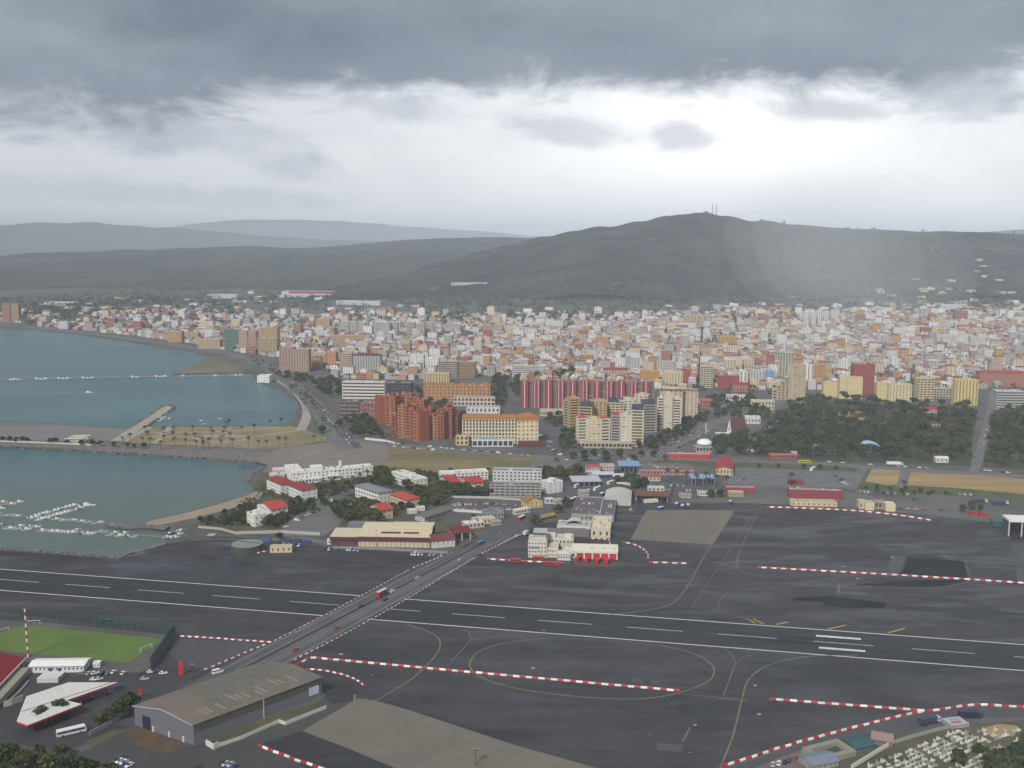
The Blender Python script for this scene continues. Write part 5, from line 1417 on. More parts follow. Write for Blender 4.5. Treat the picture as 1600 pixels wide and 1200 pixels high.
block('barrack_block', 'dark grey balconied barrack block with dark flat roof facing the car park', 'apartments', 765, 776, 80, -4, 11, 758, 4, 10, 3, (0.33, 0.32, 0.31), (0.13, 0.13, 0.135), .8, .52, 1.0, .36, nshed=1)
villa('apartment_block', 'white end block with windowless gable wall beside the coach yard', 857, 772, 12, 22, 32, 755, 4, PALE, kind='flat')
# depot
def garage_row():
    F, w, d, h = place(664, 816.5, 43, 52, 11, 808.5)
    B = Bld('garage_row', 'long grey roofed garage row with many white door pillars', 'garage', F(0, 0, 0))
    F.box(B.new('back_wall', (0.3, 0.3, 0.29)), 0, w, d - .4, d, 0, h); n = 12
    for k in range(n + 1):
        F.box(B.new('door_pillar', (0.62, 0.62, 0.60)), w * k / n - .45, w * k / n + .45, 0, .6, 0, h)
        if k < n: F.box(B.new('garage_door', (0.05, 0.045, 0.05)), w * k / n + .46, w * (k + 1) / n - .46, .5, .7, 0, h - .5)
    for a in (0, w - .3): F.box(B.new('side_wall', (0.4, 0.4, 0.38)), a, a + .3, .62, d - .42, 0, h)
    gable(B, F, -.4, w + .4, -.4, d + .4, h, 1.3, (0.135, 0.14, 0.13), (0.35, 0.35, 0.34), .5)
    B.done()
garage_row()
low_wall([(701, 799), (740, 801), (776, 805)], 2.2, 'white wall between the car park and the garage yard', (0.62, 0.60, 0.56))
low_wall([(688, 787), (706, 778), (760, 779), (830, 783)], 2.0, 'pale wall round the far side of the car park', (0.42, 0.41, 0.36))
low_wall([(370, 835), (440, 833), (500, 836.5)], 2.4, 'grey wall with buttresses along the airfield below the hospital grounds', (0.40, 0.38, 0.34))
low_wall([(310, 825), (345, 828), (370, 835)], 1.8, 'pale quay wall between the shrubs and the airfield', (0.40, 0.38, 0.33))
for q in ((637, 803, 15, 'white store hut left of the garage row roof'), (650, 799, 14, 'white store hut behind the garage row roof')):
    block('store_hut', q[3], 'hut', q[0], q[1], q[2], 12, 4, q[1] - 6, 1, 3, 1, (0.6, 0.6, 0.56), (0.62, 0.6, 0.52), .3, .3, par=.3)
block('store_hut', 'grey flat roofed workshop beside the road end of the garage yard', 'workshop', 756, 811, 32, 10, 12, 801, 1, 6, 3, (0.24, 0.25, 0.25), (0.15, 0.155, 0.15), .4, .4, par=.3)
block('gate_house', 'low cream gate house with arched windows beside the crossing road', 'gate house', 742, 821, 32, 22, 8, 813, 1, 5, 2, CREAM, (0.5, 0.46, 0.34), .35, .5, par=.4)
block('gate_house', 'flat white roofed canopy house between the pagoda roof and the cream gate house', 'gate house', 727, 827, 30, 22, 9, 819, 1, 5, 2, (0.5, 0.47, 0.42), (0.66, 0.63, 0.58), .5, .5, par=.3)
# maroon and cream hall
def maroon_hall():
    F, w, d, h = place(560, 854, 111, -3, 20, 838)
    B = Bld('maroon_hall', 'long cream hall with deep maroon fascia and broad cream roof beside the road', 'hall', F(0, 0, 0))
    walls(B, F, 0, w, 0, d, 0, h * .58, 1, 16, 5, (0.55, 0.47, 0.31), .12, .7, .12, .1)
    f = B.new('fascia', MAROON); F.box(f, -.6, w + .6, -.8, d + .5, h * .58, h)
    r = B.new('roof', (0.58, 0.50, 0.34), ROOFM)
    r.quad(F(-.6, -.8, h + .05), F(w + .6, -.8, h + .05), F(w + .6, d + 9, h + 2.6), F(-.6, d + 9, h + 2.6))
    for a0, a1, z0, z1 in ((-.6, -.6, 0, 0), (w + .6, w + .6, 0, 0)):
        f.quad(F(a0, d + 9, h * .5), F(a0, -.8, h * .58), F(a0, -.8, h), F(a0, d + 9, h + 2.55)); f.quad(F(a0, -.8, h * .58), F(a0, d + 9, h * .5), F(a0, d + 9, h + 2.55), F(a0, -.8, h))
    for k, (a, l) in enumerate(((w * .30, 7), (w * .44, 7), (w * .62, 11))):
        F.box(B.new('roof_light', (0.05, 0.05, 0.05)), a, a + l, d * .30, d * .42, h + .9, h + 1.35)
    # raised inner roof
    F.box(B.new('upper_roof', (0.60, 0.52, 0.35), ROOFM), w * .42, w + .2, d * .72, d + 10, h + 1.6, h + 2.9)
    # lower left wing
    walls(B, F, -21, -.7, 2, d - 4, 0, h * .55, 1, 5, 3, (0.11, 0.05, 0.05), .6, .5)
    F.box(B.new('wing_fascia', MAROON), -21.5, -.75, 1.4, d - 3, h * .55, h * .86)
    r2 = B.new('wing_roof', (0.55, 0.48, 0.34), ROOFM); r2.quad(F(-21.5, 1.4, h * .86 + .02), F(-.75, 1.4, h * .86 + .02), F(-.75, d + 2, h * .86 + 1.0), F(-21.5, d + 2, h * .86 + 1.0))
    F.box(B.new('rear_wing', (0.17, 0.17, 0.19)), -14, w * .40, d + 9.2, d + 18, 0, h + .6)
    B.done()
maroon_hall()
low_wall([(520, 857), (600, 859), (700, 865)], 1.7, 'mesh topped grey wall along the front of the maroon hall', (0.24, 0.235, 0.23), .25)
def gabled_house():
    F, w, d, h = place(675, 857, 36, 18, 11, 845)
    B = Bld('entrance_house', 'white gabled house with brown roof at the end of the maroon hall', 'house', F(0, 0, 0))
    walls(B, F, 0, w, 0, d, 0, h, 1, 5, 2, (0.56, 0.55, 0.50), .14, .6)
    gable(B, F, 0, w, 0, d, h, 3.0, (0.145, 0.04, 0.03), (0.56, 0.52, 0.42), .7)
    B.done()
gabled_house()
def pagoda():
    F, w, d, h = place(708, 846, 28, 16, 13, 834)
    B = Bld('entrance_pavilion', 'open entrance pavilion with pointed maroon pagoda roof on pale columns', 'pavilion', F(0, 0, 0))
    for a in (.4, w / 2, w - .4):
        for b in (.4, d - .4): F.box(B.new('column', CREAM), a - .4, a + .4, b - .4, b + .4, 0, h)
    F.box(B.new('beam', (0.6, 0.55, 0.45)), -.3, w + .3, -.3, d + .3, h, h + .9)
    hip(B, F, 0, w, 0, d, h + .95, 1.7, (0.15, 0.022, 0.026), 1.4, 'lower_roof')
    c = (w / 2, d / 2); r = B.new('spire_roof', (0.15, 0.022, 0.026), ROOFM); k = 3.0
    base = [F(c[0] - k, c[1] - k, h + 2.0), F(c[0] + k, c[1] - k, h + 2.0), F(c[0] + k, c[1] + k, h + 2.0), F(c[0] - k, c[1] + k, h + 2.0)]
    for i in range(4): r.tri(base[i], base[(i + 1) % 4], F(c[0], c[1], h + 6.2))
    F.box(B.new('inner_wall', (0.12, 0.10, 0.10)), 1.5, w - 1.5, d * .6, d * .65, 0, h)
    B.done()
pagoda()
low_wall([(700, 862), (722, 857), (738, 848)], 1.2, 'low brick planter wall below the pagoda roofed pavilion', (0.20, 0.13, 0.10))
block('cream_hut', 'small cream hut with blue door standing on the apron by the round tank', 'hut', 422, 864, 34, 4, 5, 854.5, 1, 4, 2, CREAM, (0.42, 0.38, 0.28), .28, .45, par=.3)
block('sentry_box', 'tiny white sentry box near the left end of the maroon hall', 'hut', 511, 851, 8, 0, 3, 843, 1, 1, 1, (0.6, 0.6, 0.57), (0.6, 0.6, 0.57), .3, .3, par=.2)
block('sentry_box', 'small tan hut in front of the left wing of the maroon hall', 'hut', 541, 852, 14, 0, 4, 845, 1, 2, 1, SAND, SAND, .3, .3, par=.2)
# round tank
def round_tank():
    g = G(381, 866); o = Bld('fuel_tank', 'large round dark green tank with pale lid on the apron edge', 'tank', (g.x, g.y + 9, 0))
    cx, cy = g.x, g.y + 9; n = 32; r = 11.5; h = 5.2
    ring = [(cx + r * math.cos(2 * math.pi * k / n), cy + r * math.sin(2 * math.pi * k / n)) for k in range(n)]
    o.new('tank_wall', (0.055, 0.075, 0.062), METAL).prism(ring, 0, h, False, None, False)
    in_ = [(cx + (r - .5) * math.cos(2 * math.pi * k / n), cy + (r - .5) * math.sin(2 * math.pi * k / n)) for k in range(n)]
    lid = o.new('lid', (0.20, 0.24, 0.19)); lid.prism(in_, h - .6, h - .05)
    rim = o.new('rim', (0.09, 0.13, 0.06))
    for k in range(n):
        a, b, c, d = ring[k], ring[(k + 1) % n], in_[(k + 1) % n], in_[k]; rim.quad((*a, h), (*b, h), (*c, h), (*d, h))
    o.new('rib', (0.07, 0.09, 0.06)).box(cx + 2, cy + 2.5, h - .05, h + .3, 17, .7, -.35)
    o.done()
round_tank()
def lattice(u, v, vt, label, wd=3.2):
    g = G(u, v); h = hgt(u, v, vt); o = tag(empty('lattice_tower', (g.x, g.y, .05)), label, 'tower')
    for sx in (-1, 1):
        for sy in (-1, 1):
            mb = MB(); mb.tube((sx * wd / 2, sy * wd / 2, 0), (sx * wd / 2 * .8, sy * wd / 2 * .8, h), .12, .1, 5); mb.build('leg', METAL, o, (0.10, 0.10, 0.11))
    for k in range(5):
        z0, z1 = h * k / 5, h * (k + 1) / 5
        mb = MB()
        for sy in (-1, 1): mb.tube((-wd / 2, sy * wd / 2, z0), (wd / 2 * .85, sy * wd / 2, z1), .06, .06, 4)
        mb.build('brace', METAL, o, (0.10, 0.10, 0.11))
    mb = MB(); mb.box(0, 0, h, h + .5, wd + 1.2, wd + 1.2, 0, None, True); mb.build('platform', METAL, o, (0.34, 0.34, 0.35))
lattice(332, 866, 836, 'thin lattice light tower on the apron left of the round tank', 4.2)
for u, v, c, L in ((414, 845, (0.05, 0.12, 0.36), 'blue container beside the grey wall left of the skips'), (446, 847, (0.03, 0.09, 0.12), 'teal skip in the row below the hospital wall'), (462, 848, (0.03, 0.07, 0.16), 'middle blue skip in the row below the hospital wall'), (477, 850, (0.03, 0.08, 0.2), 'right hand blue skip in the row below the hospital wall')):
    F, w, d, h = place(u - 6, v, 13, -5, 2.6, v - 6); B = Bld('steel_container', L, 'container', F(0, 0, 0)); F.box(B.new('shell', c, METAL), 0, w, 0, 2.6, 0.1, 2.5)
    F.box(B.new('rim', tuple(x * .6 for x in c), METAL), -.08, w + .08, -.08, 2.68, 2.4, 2.6); F.box(B.new('skid', (0.05, 0.05, 0.05)), .2, w - .2, .3, 2.2, 0, .1); B.done()

# ================================================================== AIR TERMINAL QUARTER
def control_building():
    F, w, d, h = place(825, 871, 47, -4, 16, 846)
    B = Bld('control_tower_building', 'stepped white airport building with a small control cabin on its roof', 'airport building', F(0, 0, 0))
    wc = (0.62, 0.58, 0.48); rc = (0.52, 0.49, 0.40)
    walls(B, F, 0, w * .62, 0, d, 0, h, 4, 6, 5, wc, .4, .42); flat_roof(B, F, 0, w * .62, 0, d, h, rc, wc, .5)
    walls(B, F, w * .62, w, 1, d, 0, h * .55, 2, 5, 4, wc, .4, .42); flat_roof(B, F, w * .62, w, 1, d, h * .55, rc, wc, .5)
    F.box(B.new('cabin_base', wc), w * .2, w * .58, d * .45, d * .95, h, h + 2)
    walls(B, F, w * .18, w * .6, d * .4, d, h + 2, h + 5, 1, 6, 4, (0.5, 0.5, 0.5), .86, .66, .15, .2, wall='control_cabin')
    flat_roof(B, F, w * .16, w * .62, d * .36, d + .4, h + 5, (0.42, 0.42, 0.40), (0.4, 0.4, 0.4), .2)
    walls(B, F, w * .5, w * 1.5, d + 2, d + 13, 0, h * .72, 2, 8, 3, (0.55, 0.5, 0.4), .4, .4); flat_roof(B, F, w * .5, w * 1.5, d + 2, d + 13, h * .72, (0.46, 0.44, 0.38), wc, .6, [(w * .6, d + 4, 6, 5, 3.0), (w * 1.2, d + 5, 5, 5, 2.2)])
    F.box(B.new('awning', (0.20, 0.26, 0.42)), .5, w * .34, -.8, 0, h * .62, h * .72)
    walls(B, F, w * .98, w * 1.42, -5, 4, 0, 4.6, 1, 5, 3, (0.60, 0.59, 0.55), .4, .4); hip(B, F, w * .98, w * 1.42, -5, 4, 4.6, 1.6, (0.55, 0.52, 0.43), .5, 'front_roof')
    B.done()
control_building()
def fire_station():
    F, w, d, h = place(900, 873, 64, -5, 10, 861.5)
    B = Bld('fire_station', 'white fire station with four bright red vehicle doors on the apron', 'fire station', F(0, 0, 0))
    wc = (0.66, 0.64, 0.58)
    F.box(B.new('back_wall', wc), 0, w, d - .4, d, 0, h)
    for a in (-.2, w - .2): F.box(B.new('side_wall', wc), a, a + .4, .1, d - .4, 0, h)
    for k in range(6):
        F.box(B.new('pillar', wc), w * k / 5 - .45, w * k / 5 + .45, -.2, .5, 0, h * .82)
        if k < 5: F.box(B.new('red_door', (0.56, 0.012, 0.012)), w * k / 5 + .46, w * (k + 1) / 5 - .46, .1, .35, 0, h * .8)
    F.box(B.new('lintel', wc), -.4, w + .4, -.4, .5, h * .82, h)
    r = B.new('roof', (0.66, 0.62, 0.5), ROOFM); r.quad(F(-3, -.6, h + .05), F(w + .8, -.6, h + .05), F(w + .8, d + 3.2, h + 1.8), F(-3, d + 3.2, h + 1.8))
    g = B.new('roof_end', wc); g.quad(F(w + .4, -.4, h * .8), F(w + .4, d, h * .8), F(w + .4, d, h + 1.3), F(w + .4, -.4, h + .04))
    walls(B, F, -9, -.25, 0, d, 0, h * .95, 1, 3, 2, wc, .6, .4); flat_roof(B, F, -9, -.25, 0, d, h * .95, (0.62, 0.6, 0.52), wc, .3)
    for a in (w * .35, w * .62, w * .9): F.box(B.new('roof_vent', (0.5, 0.5, 0.46)), a, a + 1.6, d * .4, d * .4 + 1.6, h + .6, h + 2)
    B.done()
fire_station()
for u, v, L, lab in ((842, 876, 8.5, 'red fire engine left of the control tower building entrance'), (806, 879, 8, 'red fire engine at the left end of the tower barrier'), (864, 884, 10, 'large red fire tender right behind the tower barrier'), (903, 876, 6, 'dark red vehicle at the first fire station door'), (918, 878, 5.5, 'small red vehicle before the second fire station door'), (935, 879, 7, 'red fire engine parked before the third fire station door'), (950, 880, 7.5, 'red fire engine parked before the last fire station door')):
    bus(u, v, -8 if L > 7.9 else 62, L, 3.0, (0.42, 0.012, 0.015), lab, (0.45, 0.02, 0.02), cat='fire engine', name='fire_engine')
sheet('rusty_forecourt', px((895, 876), (965, 878), (960, 886), (900, 884)), 0.056, mat('rust_stain', (0.115, 0.070, 0.045), 0.6, 0.3, 0.1, dark=(0.06, 0.05, 0.045), dscale=0.08, damt=0.8))
def terminal():
    F, w, d, h = place(923, 840, 22, -8, 26, 826)
    B = Bld('terminal_hall', 'cream roofed airport terminal hall with a dark window band', 'terminal', F(0, 0, 0))
    wc = (0.56, 0.50, 0.38)
    walls(B, F, 0, w + 4, 0, 34, 0, h, 1, 3, 7, wc, .3, .4); flat_roof(B, F, 0, w + 4, 0, 34, h, (0.60, 0.53, 0.37), wc, .5, [(3, 12, 3, 5, 1.2), (8, 22, 5, 3, .8)])
    F2, w2, d2, h2 = place(870, 832, 52, -8, 16, 822)
    walls(B, F2, 0, w2, 0, d2, 0, h2 - .1, 1, 1, 3, (0.46, 0.45, 0.42), .76, .42, .3, .38); flat_roof(B, F2, 0, w2, 0, d2, h2 - .1, (0.42, 0.42, 0.40), (0.62, 0.60, 0.54), .5)
    m = B.new('window_post', (0.4, 0.38, 0.33))
    for k in range(1, 6): F2.box(m, w2 * (.12 + .76 * k / 6) - .2, w2 * (.12 + .76 * k / 6) + .2, .05, .4, h2 * .38, h2 * .8)
    # pale vaulted entrance roof
    v_ = B.new('vault_roof', (0.46, 0.46, 0.46), ROOFM); n = 8; L0, L1 = w2 * .28, w2 * .72
    for k in range(n):
        a0, a1 = math.pi * k / n, math.pi * (k + 1) / n
        q = lambda a: (L0 + (L1 - L0) * (1 - math.cos(a)) / 2, 2.6 * math.sin(a))
        (x0, z0), (x1, z1) = q(a0), q(a1)
        v_.quad(F2(x0, d2 - 9, h2 + z0), F2(x1, d2 - 9, h2 + z1), F2(x1, d2 + 2, h2 + z1), F2(x0, d2 + 2, h2 + z0))
    F2.box(B.new('forecourt_wing', (0.17, 0.14, 0.13)), -9, w2, -9, -.2, 0, 3.6)
    B.done()
terminal()
B, F, w, d, h = block('departure_hall', 'wide dark flat roofed departure hall behind the cream terminal', 'terminal', 893, 813, 66, -8, 56, 804, 1, 10, 8, (0.34, 0.30, 0.27), (0.105, 0.105, 0.115), .4, .4, par=.9, done=False)
F.box(B.new('roof_divider', (0.5, 0.48, 0.44)), w * .66, w * .66 + .6, 1, d - 1, h, h + 1.0)
F.box(B.new('roof_stripe', (0.16, 0.06, 0.06)), w * .08, w * .62, d * .5, d * .52, h, h + .3)
F.box(B.new('roof_stripe', (0.18, 0.09, 0.09)), w * .04, w * .60, d * .25, d * .27, h, h + .3)
B.done()
def vault_hall():
    F, w, d, h = place(944, 789, 42, -8, 30, 779)
    B = Bld('vaulted_hall', 'pale grey hall with curved roof behind the dark departure hall', 'hall', F(0, 0, 0))
    wc = (0.46, 0.46, 0.42)
    walls(B, F, 0, w, 0, d, 0, h, 1, 0, 0, wc)
    r = B.new('roof', (0.46, 0.47, 0.40), ROOFM); n = 7
    for k in range(n):
        x0, x1 = w * k / n, w * (k + 1) / n; q = lambda x: 3.0 * (1 - ((x - w / 2) / (w / 2)) ** 2)
        r.quad(F(x0, -.3, h + q(x0)), F(x1, -.3, h + q(x1)), F(x1, d + .3, h + q(x1)), F(x0, d + .3, h + q(x0)))
        e = B.part('end_wall', wc); e.quad(F(x0, 0, h), F(x1, 0, h), F(x1, 0, h + q(x1) - .05), F(x0, 0, h + q(x0) - .05))
    B.done()
vault_hall()
def arch_shed():
    F, w, d, h = place(941, 774, 48, -8, 16, 768)
    B = Bld('dark_shed', 'dark brown arched shed between the vaulted hall and the coach yard', 'shed', F(0, 0, 0))
    walls(B, F, 0, w, 0, d, 0, h, 1, 6, 2, (0.10, 0.07, 0.06), .5, .5)
    r = B.new('roof', (0.075, 0.055, 0.05), ROOFM); n = 8
    for k in range(n):
        x0, x1 = w * k / n, w * (k + 1) / n; q = lambda x: 3.4 * (1 - ((x - w / 2) / (w / 2)) ** 2)
        r.quad(F(x0, -.5, h + q(x0)), F(x1, -.5, h + q(x1)), F(x1, d + .5, h + q(x1)), F(x0, d + .5, h + q(x0)))
        e = B.part('end_wall', (0.10, 0.07, 0.06)); e.quad(F(x0, 0, h), F(x1, 0, h), F(x1, 0, h + q(x1) - .05), F(x0, 0, h + q(x0) - .05))
    B.done()
arch_shed()
def open_shed():
    F, w, d, h = place(994, 783, 49, -6, 12, 774)
    B = Bld('vehicle_shed', 'brown roofed vehicle shed with open front on the apron corner', 'shed', F(0, 0, 0))
    F.box(B.new('back_wall', (0.25, 0.22, 0.2)), 0, w, d - .4, d, 0, h)
    for a in (0, w - .4): F.box(B.new('side_wall', (0.55, 0.50, 0.40)), a, a + .4, 0, d - .4, 0, h)
    for k in range(1, 5): F.box(B.new('post', (0.2, 0.18, 0.16)), w * k / 5 - .2, w * k / 5 + .2, 0, .4, 0, h)
    gable(B, F, -.4, w + .4, -.4, d + .4, h, 2.6, (0.14, 0.055, 0.04), (0.55, 0.50, 0.40), .6)
    B.done()
open_shed()
# service vehicles on the far apron
bus(1017, 786, 16, 13, 3.4, (0.62, 0.55, 0.42), 'cream fuel tanker lorry beside the brown open shed', (0.66, 0.60, 0.48), cat='tanker', band=False, name='fuel_tanker')
for u, v, th, lab in ((1057, 791, 70, 'left blue and white apron bus in front of the service yard'), (1066, 794, 75, 'middle blue and white apron bus in front of the service yard'), (1075, 793, 80, 'right blue and white apron bus in front of the service yard'), (1032, 797, 40, 'blue tug with white cabin beside the apron buses'), (1141, 786, 60, 'blue and white van on the far apron edge by the verge')):
    bus(u, v, th, 6.5 if 'bus' in lab else 4.5, 3.0 if 'bus' in lab else 2.2, (0.03, 0.06, 0.22), lab, (0.6, 0.62, 0.66), cat='bus' if 'bus' in lab else 'van', name='apron_bus' if 'bus' in lab else 'apron_van')
for k, (u, v, c) in enumerate(((955, 836, 'dark blue'), (960, 832, 'grey'), (964, 828, 'dark blue'), (952, 840, 'silver'), (989, 800, 'grey'), (986, 797, 'white'), (940, 852, 'black'), (808, 838, 'white'))):
    g = G(u, v); car(g.x, g.y, R(60), c, f'{c} car parked {["beside the cream terminal hall, second from the corner", "beside the cream terminal hall, third from the corner", "beside the cream terminal hall, farthest from the corner", "at the near corner of the cream terminal hall", "beside the departure hall wall", "just behind the grey car at the departure hall wall", "between the short barrier and the fire station", "at the road end of the tower forecourt"][k]}')
truck(823, 836, 58, 7, (0.58, 0.6, 0.56), (0.1, 0.1, 0.1), 'pale box lorry left of the control cabin')
for u, v, th, L, col, top, lab in ((815, 812, 60, 9, (0.30, 0.02, 0.05), (0.7, 0.7, 0.72), 'crimson coach with white roof on the frontier road'), (896, 783, 58, 11, (0.25, 0.02, 0.05), (0.72, 0.72, 0.72), 'dark red and white coach at the coach yard kerb'), (884, 784, 58, 11, (0.12, 0.16, 0.25), (0.4, 0.45, 0.3), 'green roofed coach beside the crimson coach in the yard'),
                                     (933, 766, 55, 10, (0.6, 0.6, 0.6), (0.72, 0.72, 0.72), 'white coach in the middle of the coach yard'), (956, 756, 50, 13, (0.6, 0.6, 0.6), (0.72, 0.72, 0.72), 'long white coach under the canopies of the coach yard'), (919, 770, 60, 5, (0.6, 0.6, 0.58), (0.7, 0.7, 0.68), 'short white van bus left in the coach yard'), (901, 762, 60, 7, (0.5, 0.5, 0.5), (0.6, 0.6, 0.6), 'grey minibus left of the blue canopy'), (941, 775, 60, 7, (0.05, 0.08, 0.2), (0.7, 0.7, 0.7), 'blue and white lorry beside the dark arched shed')):
    bus(u, v, th, L, 3.2, col, lab, top)
block('ochre_house', 'ochre gabled house on the frontier road opposite the departure hall', 'house', 822, 795, 26, 20, 12, 785, 2, 4, 3, (0.55, 0.44, 0.22), (0.28, 0.14, 0.05), .3, .4, kind='gableb', rh=3.4)
block('kiosk_row', 'white flat kiosk row beside the ochre house on the frontier road', 'kiosk', 806, 805, 22, 35, 5, 798, 1, 5, 2, (0.58, 0.56, 0.5), (0.68, 0.65, 0.55), .6, .5, par=.3)
block('thatched_shelter', 'long tan roofed bus shelter in the middle of the frontier road', 'shelter', 842, 816, 26, 38, 5, 810, 1, 6, 1, (0.2, 0.15, 0.1), (0.30, 0.19, 0.07), .8, .7, kind='gable', rh=1.6)
block('white_kiosk', 'white kiosk with dark trees beside the end of the white block', 'kiosk', 853, 788, 12, 20, 4, 780, 1, 2, 2, (0.58, 0.58, 0.56), (0.6, 0.6, 0.58), .5, .5, par=.3)

# ================================================================== FRONTIER CUSTOMS
def canopy(u, v, du, th, d, vt, col, label, legs=6, t=.7, name='customs_canopy', face=None):
    F, w, d, h = place(u, v, du, th, d, vt)
    B = Bld(name, label, 'canopy', F(0, 0, 0))
    F.box(B.new('roof_slab', col), 0, w, 0, d, h - t, h)
    F.box(B.new('fascia', face or (0.04, 0.07, 0.22)), -.1, w + .1, -.15, d + .15, h - t - .5, h - t)
    for k in range(legs):
        for b in (.8, d - .8):
            F.box(B.new('post', (0.3, 0.3, 0.32)), w * (k + .5) / legs - .25, w * (k + .5) / legs + .25, b - .25, b + .25, 0, h - t - .5)
    F.box(B.new('booth', (0.25, 0.27, 0.33)), w * .3, w * .7, d * .4, d * .6, 0, 2.8)
    B.done()
canopy(894, 760, 46, 4, 22, 752, (0.46, 0.48, 0.50), 'large pale grey customs canopy at the left of the coach yard')
canopy(925, 747, 38, 2, 12, 741, (0.55, 0.56, 0.60), 'blue edged white customs canopy behind the grey one')
canopy(958, 752, 20, 4, 12, 744, (0.55, 0.57, 0.62), 'small white topped blue canopy beside the long white coach')
canopy(966, 738, 34, -3, 22, 727, (0.22, 0.32, 0.50), 'tall square building with light blue roof at the frontier', 5, face=(0.10, 0.14, 0.22))
canopy(990, 747, 14, 0, 6, 741, (0.12, 0.25, 0.5), 'small bright blue canopy by the dark frontier trees', 2)
block('customs_office', 'red striped white customs office left of the canopies', 'office', 916, 742, 22, 2, 9, 730, 2, 5, 2, (0.55, 0.52, 0.50), (0.40, 0.06, 0.06), .6, .4, kind='gable', rh=1.6)
block('customs_office', 'pale pink customs office between the striped one and the blue roof', 'office', 938, 738, 22, 2, 9, 728, 2, 5, 2, (0.48, 0.42, 0.38), (0.42, 0.38, 0.36), .5, .4, par=.5)
block('customs_hall', 'long low hall with red roof edge across the frontier yard', 'hall', 1000, 742, 84, -2, 26, 734, 1, 16, 4, (0.36, 0.27, 0.22), (0.135, 0.11, 0.10), .5, .4, par=.2)
B, F, w, d, h = block('customs_annexe', 'low white annexe with brick red roof in front of the long customs hall', 'annexe', 1002, 752, 30, 0, 7, 744, 1, 5, 2, (0.5, 0.42, 0.35), (0.30, 0.08, 0.05), .4, .4, kind='gable', rh=1.6)
block('customs_red_wing', 'cream wing with large red roof at the right end of the customs hall', 'wing', 1119, 742, 26, -12, 46, 732.5, 1, 5, 8, (0.48, 0.40, 0.26), (0.34, 0.035, 0.045), .4, .5, kind='gableb', rh=2.4)
canopy(1078, 757, 42, -2, 14, 746, (0.26, 0.36, 0.52), 'light blue canopy with palms in front at the right of the customs hall', 7, face=(0.18, 0.24, 0.34))
F, w, d, h = place(1003, 741, 82, -2, 3, 735)
B = Bld('red_awning', 'bright red awning strip along the front of the long customs hall', 'awning', F(0, 0, 0)); F.box(B.new('awning_sheet', (0.40, 0.06, 0.06)), 0, w, -3.2, -.4, h - .6, h - .2)
for k in range(9): F.box(B.new('post', (0.4, 0.38, 0.35)), w * (k + .5) / 9 - .1, w * (k + .5) / 9 + .1, -3, -2.8, 0, h - .6)
B.done()
B, F, w, d, h = block('red_hoarding', 'long low red building across the roundabout from the customs hall', 'building', 1046, 717, 64, -4, 8, 709.5, 1, 12, 2, (0.42, 0.05, 0.055), (0.52, 0.36, 0.32), .3, .3, par=.3)
block('round_restaurant', 'low restaurant under a white dome shelter by the roundabout', 'restaurant', 1088, 707, 25, 0, 14, 699, 1, 5, 3, (0.35, 0.33, 0.32), (0.3, 0.3, 0.3), .7, .6, par=.3)
def dome():
    g = G(1102, 704); o = tag(empty('white_dome', (g.x, g.y + 6, 0)), 'white dome shaped shelter by the roundabout in front of the cream towers', 'dome')
    mb = MB(); n = 16; r = 8.2; z0 = 6.6
    for i in range(5):
        for k in range(n):
            a0, a1 = 2 * math.pi * k / n, 2 * math.pi * (k + 1) / n; e0, e1 = math.pi / 2 * i / 5, math.pi / 2 * (i + 1) / 5
            q = lambda a, e: (r * math.cos(e) * math.cos(a), r * math.cos(e) * math.sin(a), z0 + r * .62 * math.sin(e))
            mb.quad(q(a0, e0), q(a1, e0), q(a1, e1), q(a0, e1))
    mb.build('dome_shell', PAINT, o, (0.75, 0.75, 0.73), True)
    for k in range(6):
        a = k * math.pi / 3; m = MB(); m.tube((r * .9 * math.cos(a), r * .9 * math.sin(a), 0), (r * .9 * math.cos(a), r * .9 * math.sin(a), z0), .2, .2, 6); m.build('post', METAL, o, (0.6, 0.6, 0.6))
dome()
# right of the frontier
B, F, w, d, h = block('red_warehouse', 'long dark red warehouse with grey roof edge behind the cream shed', 'warehouse', 1232, 778, 84, -8, 9, 765.5, 1, 10, 3, (0.25, 0.04, 0.045), (0.32, 0.31, 0.29), .08, .3, par=.6)
B, F, w, d, h = block('cream_shed', 'long low cream shed with a row of small windows on the apron edge', 'shed', 1236, 790, 72, -6, 10, 784, 1, 9, 2, (0.60, 0.48, 0.28), (0.40, 0.36, 0.26), .26, .45, par=.3)
block('cream_shed', 'left cream square shed of the group of four on the apron edge', 'shed', 1342, 795, 12, -6, 9, 784, 1, 2, 2, (0.52, 0.45, 0.27), (0.42, 0.37, 0.25), .3, .4, par=.3)
block('cream_shed', 'second cream shed of the group with a grey sloping roof', 'shed', 1352, 797, 14, -6, 9, 786, 1, 2, 2, (0.60, 0.53, 0.33), (0.40, 0.39, 0.34), .1, .2, par=.3)
block('cream_shed', 'third tan shed of the group with three arches on the apron edge', 'shed', 1367, 795, 16, -6, 9, 785, 1, 3, 2, (0.34, 0.27, 0.18), (0.30, 0.25, 0.18), .6, .6, par=.3)
block('cream_shed', 'rightmost pale cream shed of the group with a white roof', 'shed', 1384, 799, 15, -6, 9, 788, 1, 2, 2, (0.62, 0.55, 0.34), (0.60, 0.57, 0.46), .1, .2, par=.3)
block('red_lean_to', 'small dark red lean-to with a palm at the edge of the grey lorry park', 'shed', 1232, 757, 23, -3, 5, 751, 1, 4, 1, (0.22, 0.03, 0.035), (0.28, 0.06, 0.06), .2, .3, par=.2)
block('red_store', 'red walled store left of the long red warehouse', 'shed', 1134, 770, 46, -4, 8, 762, 1, 8, 2, (0.28, 0.045, 0.05), (0.30, 0.28, 0.26), .2, .3, par=.3)
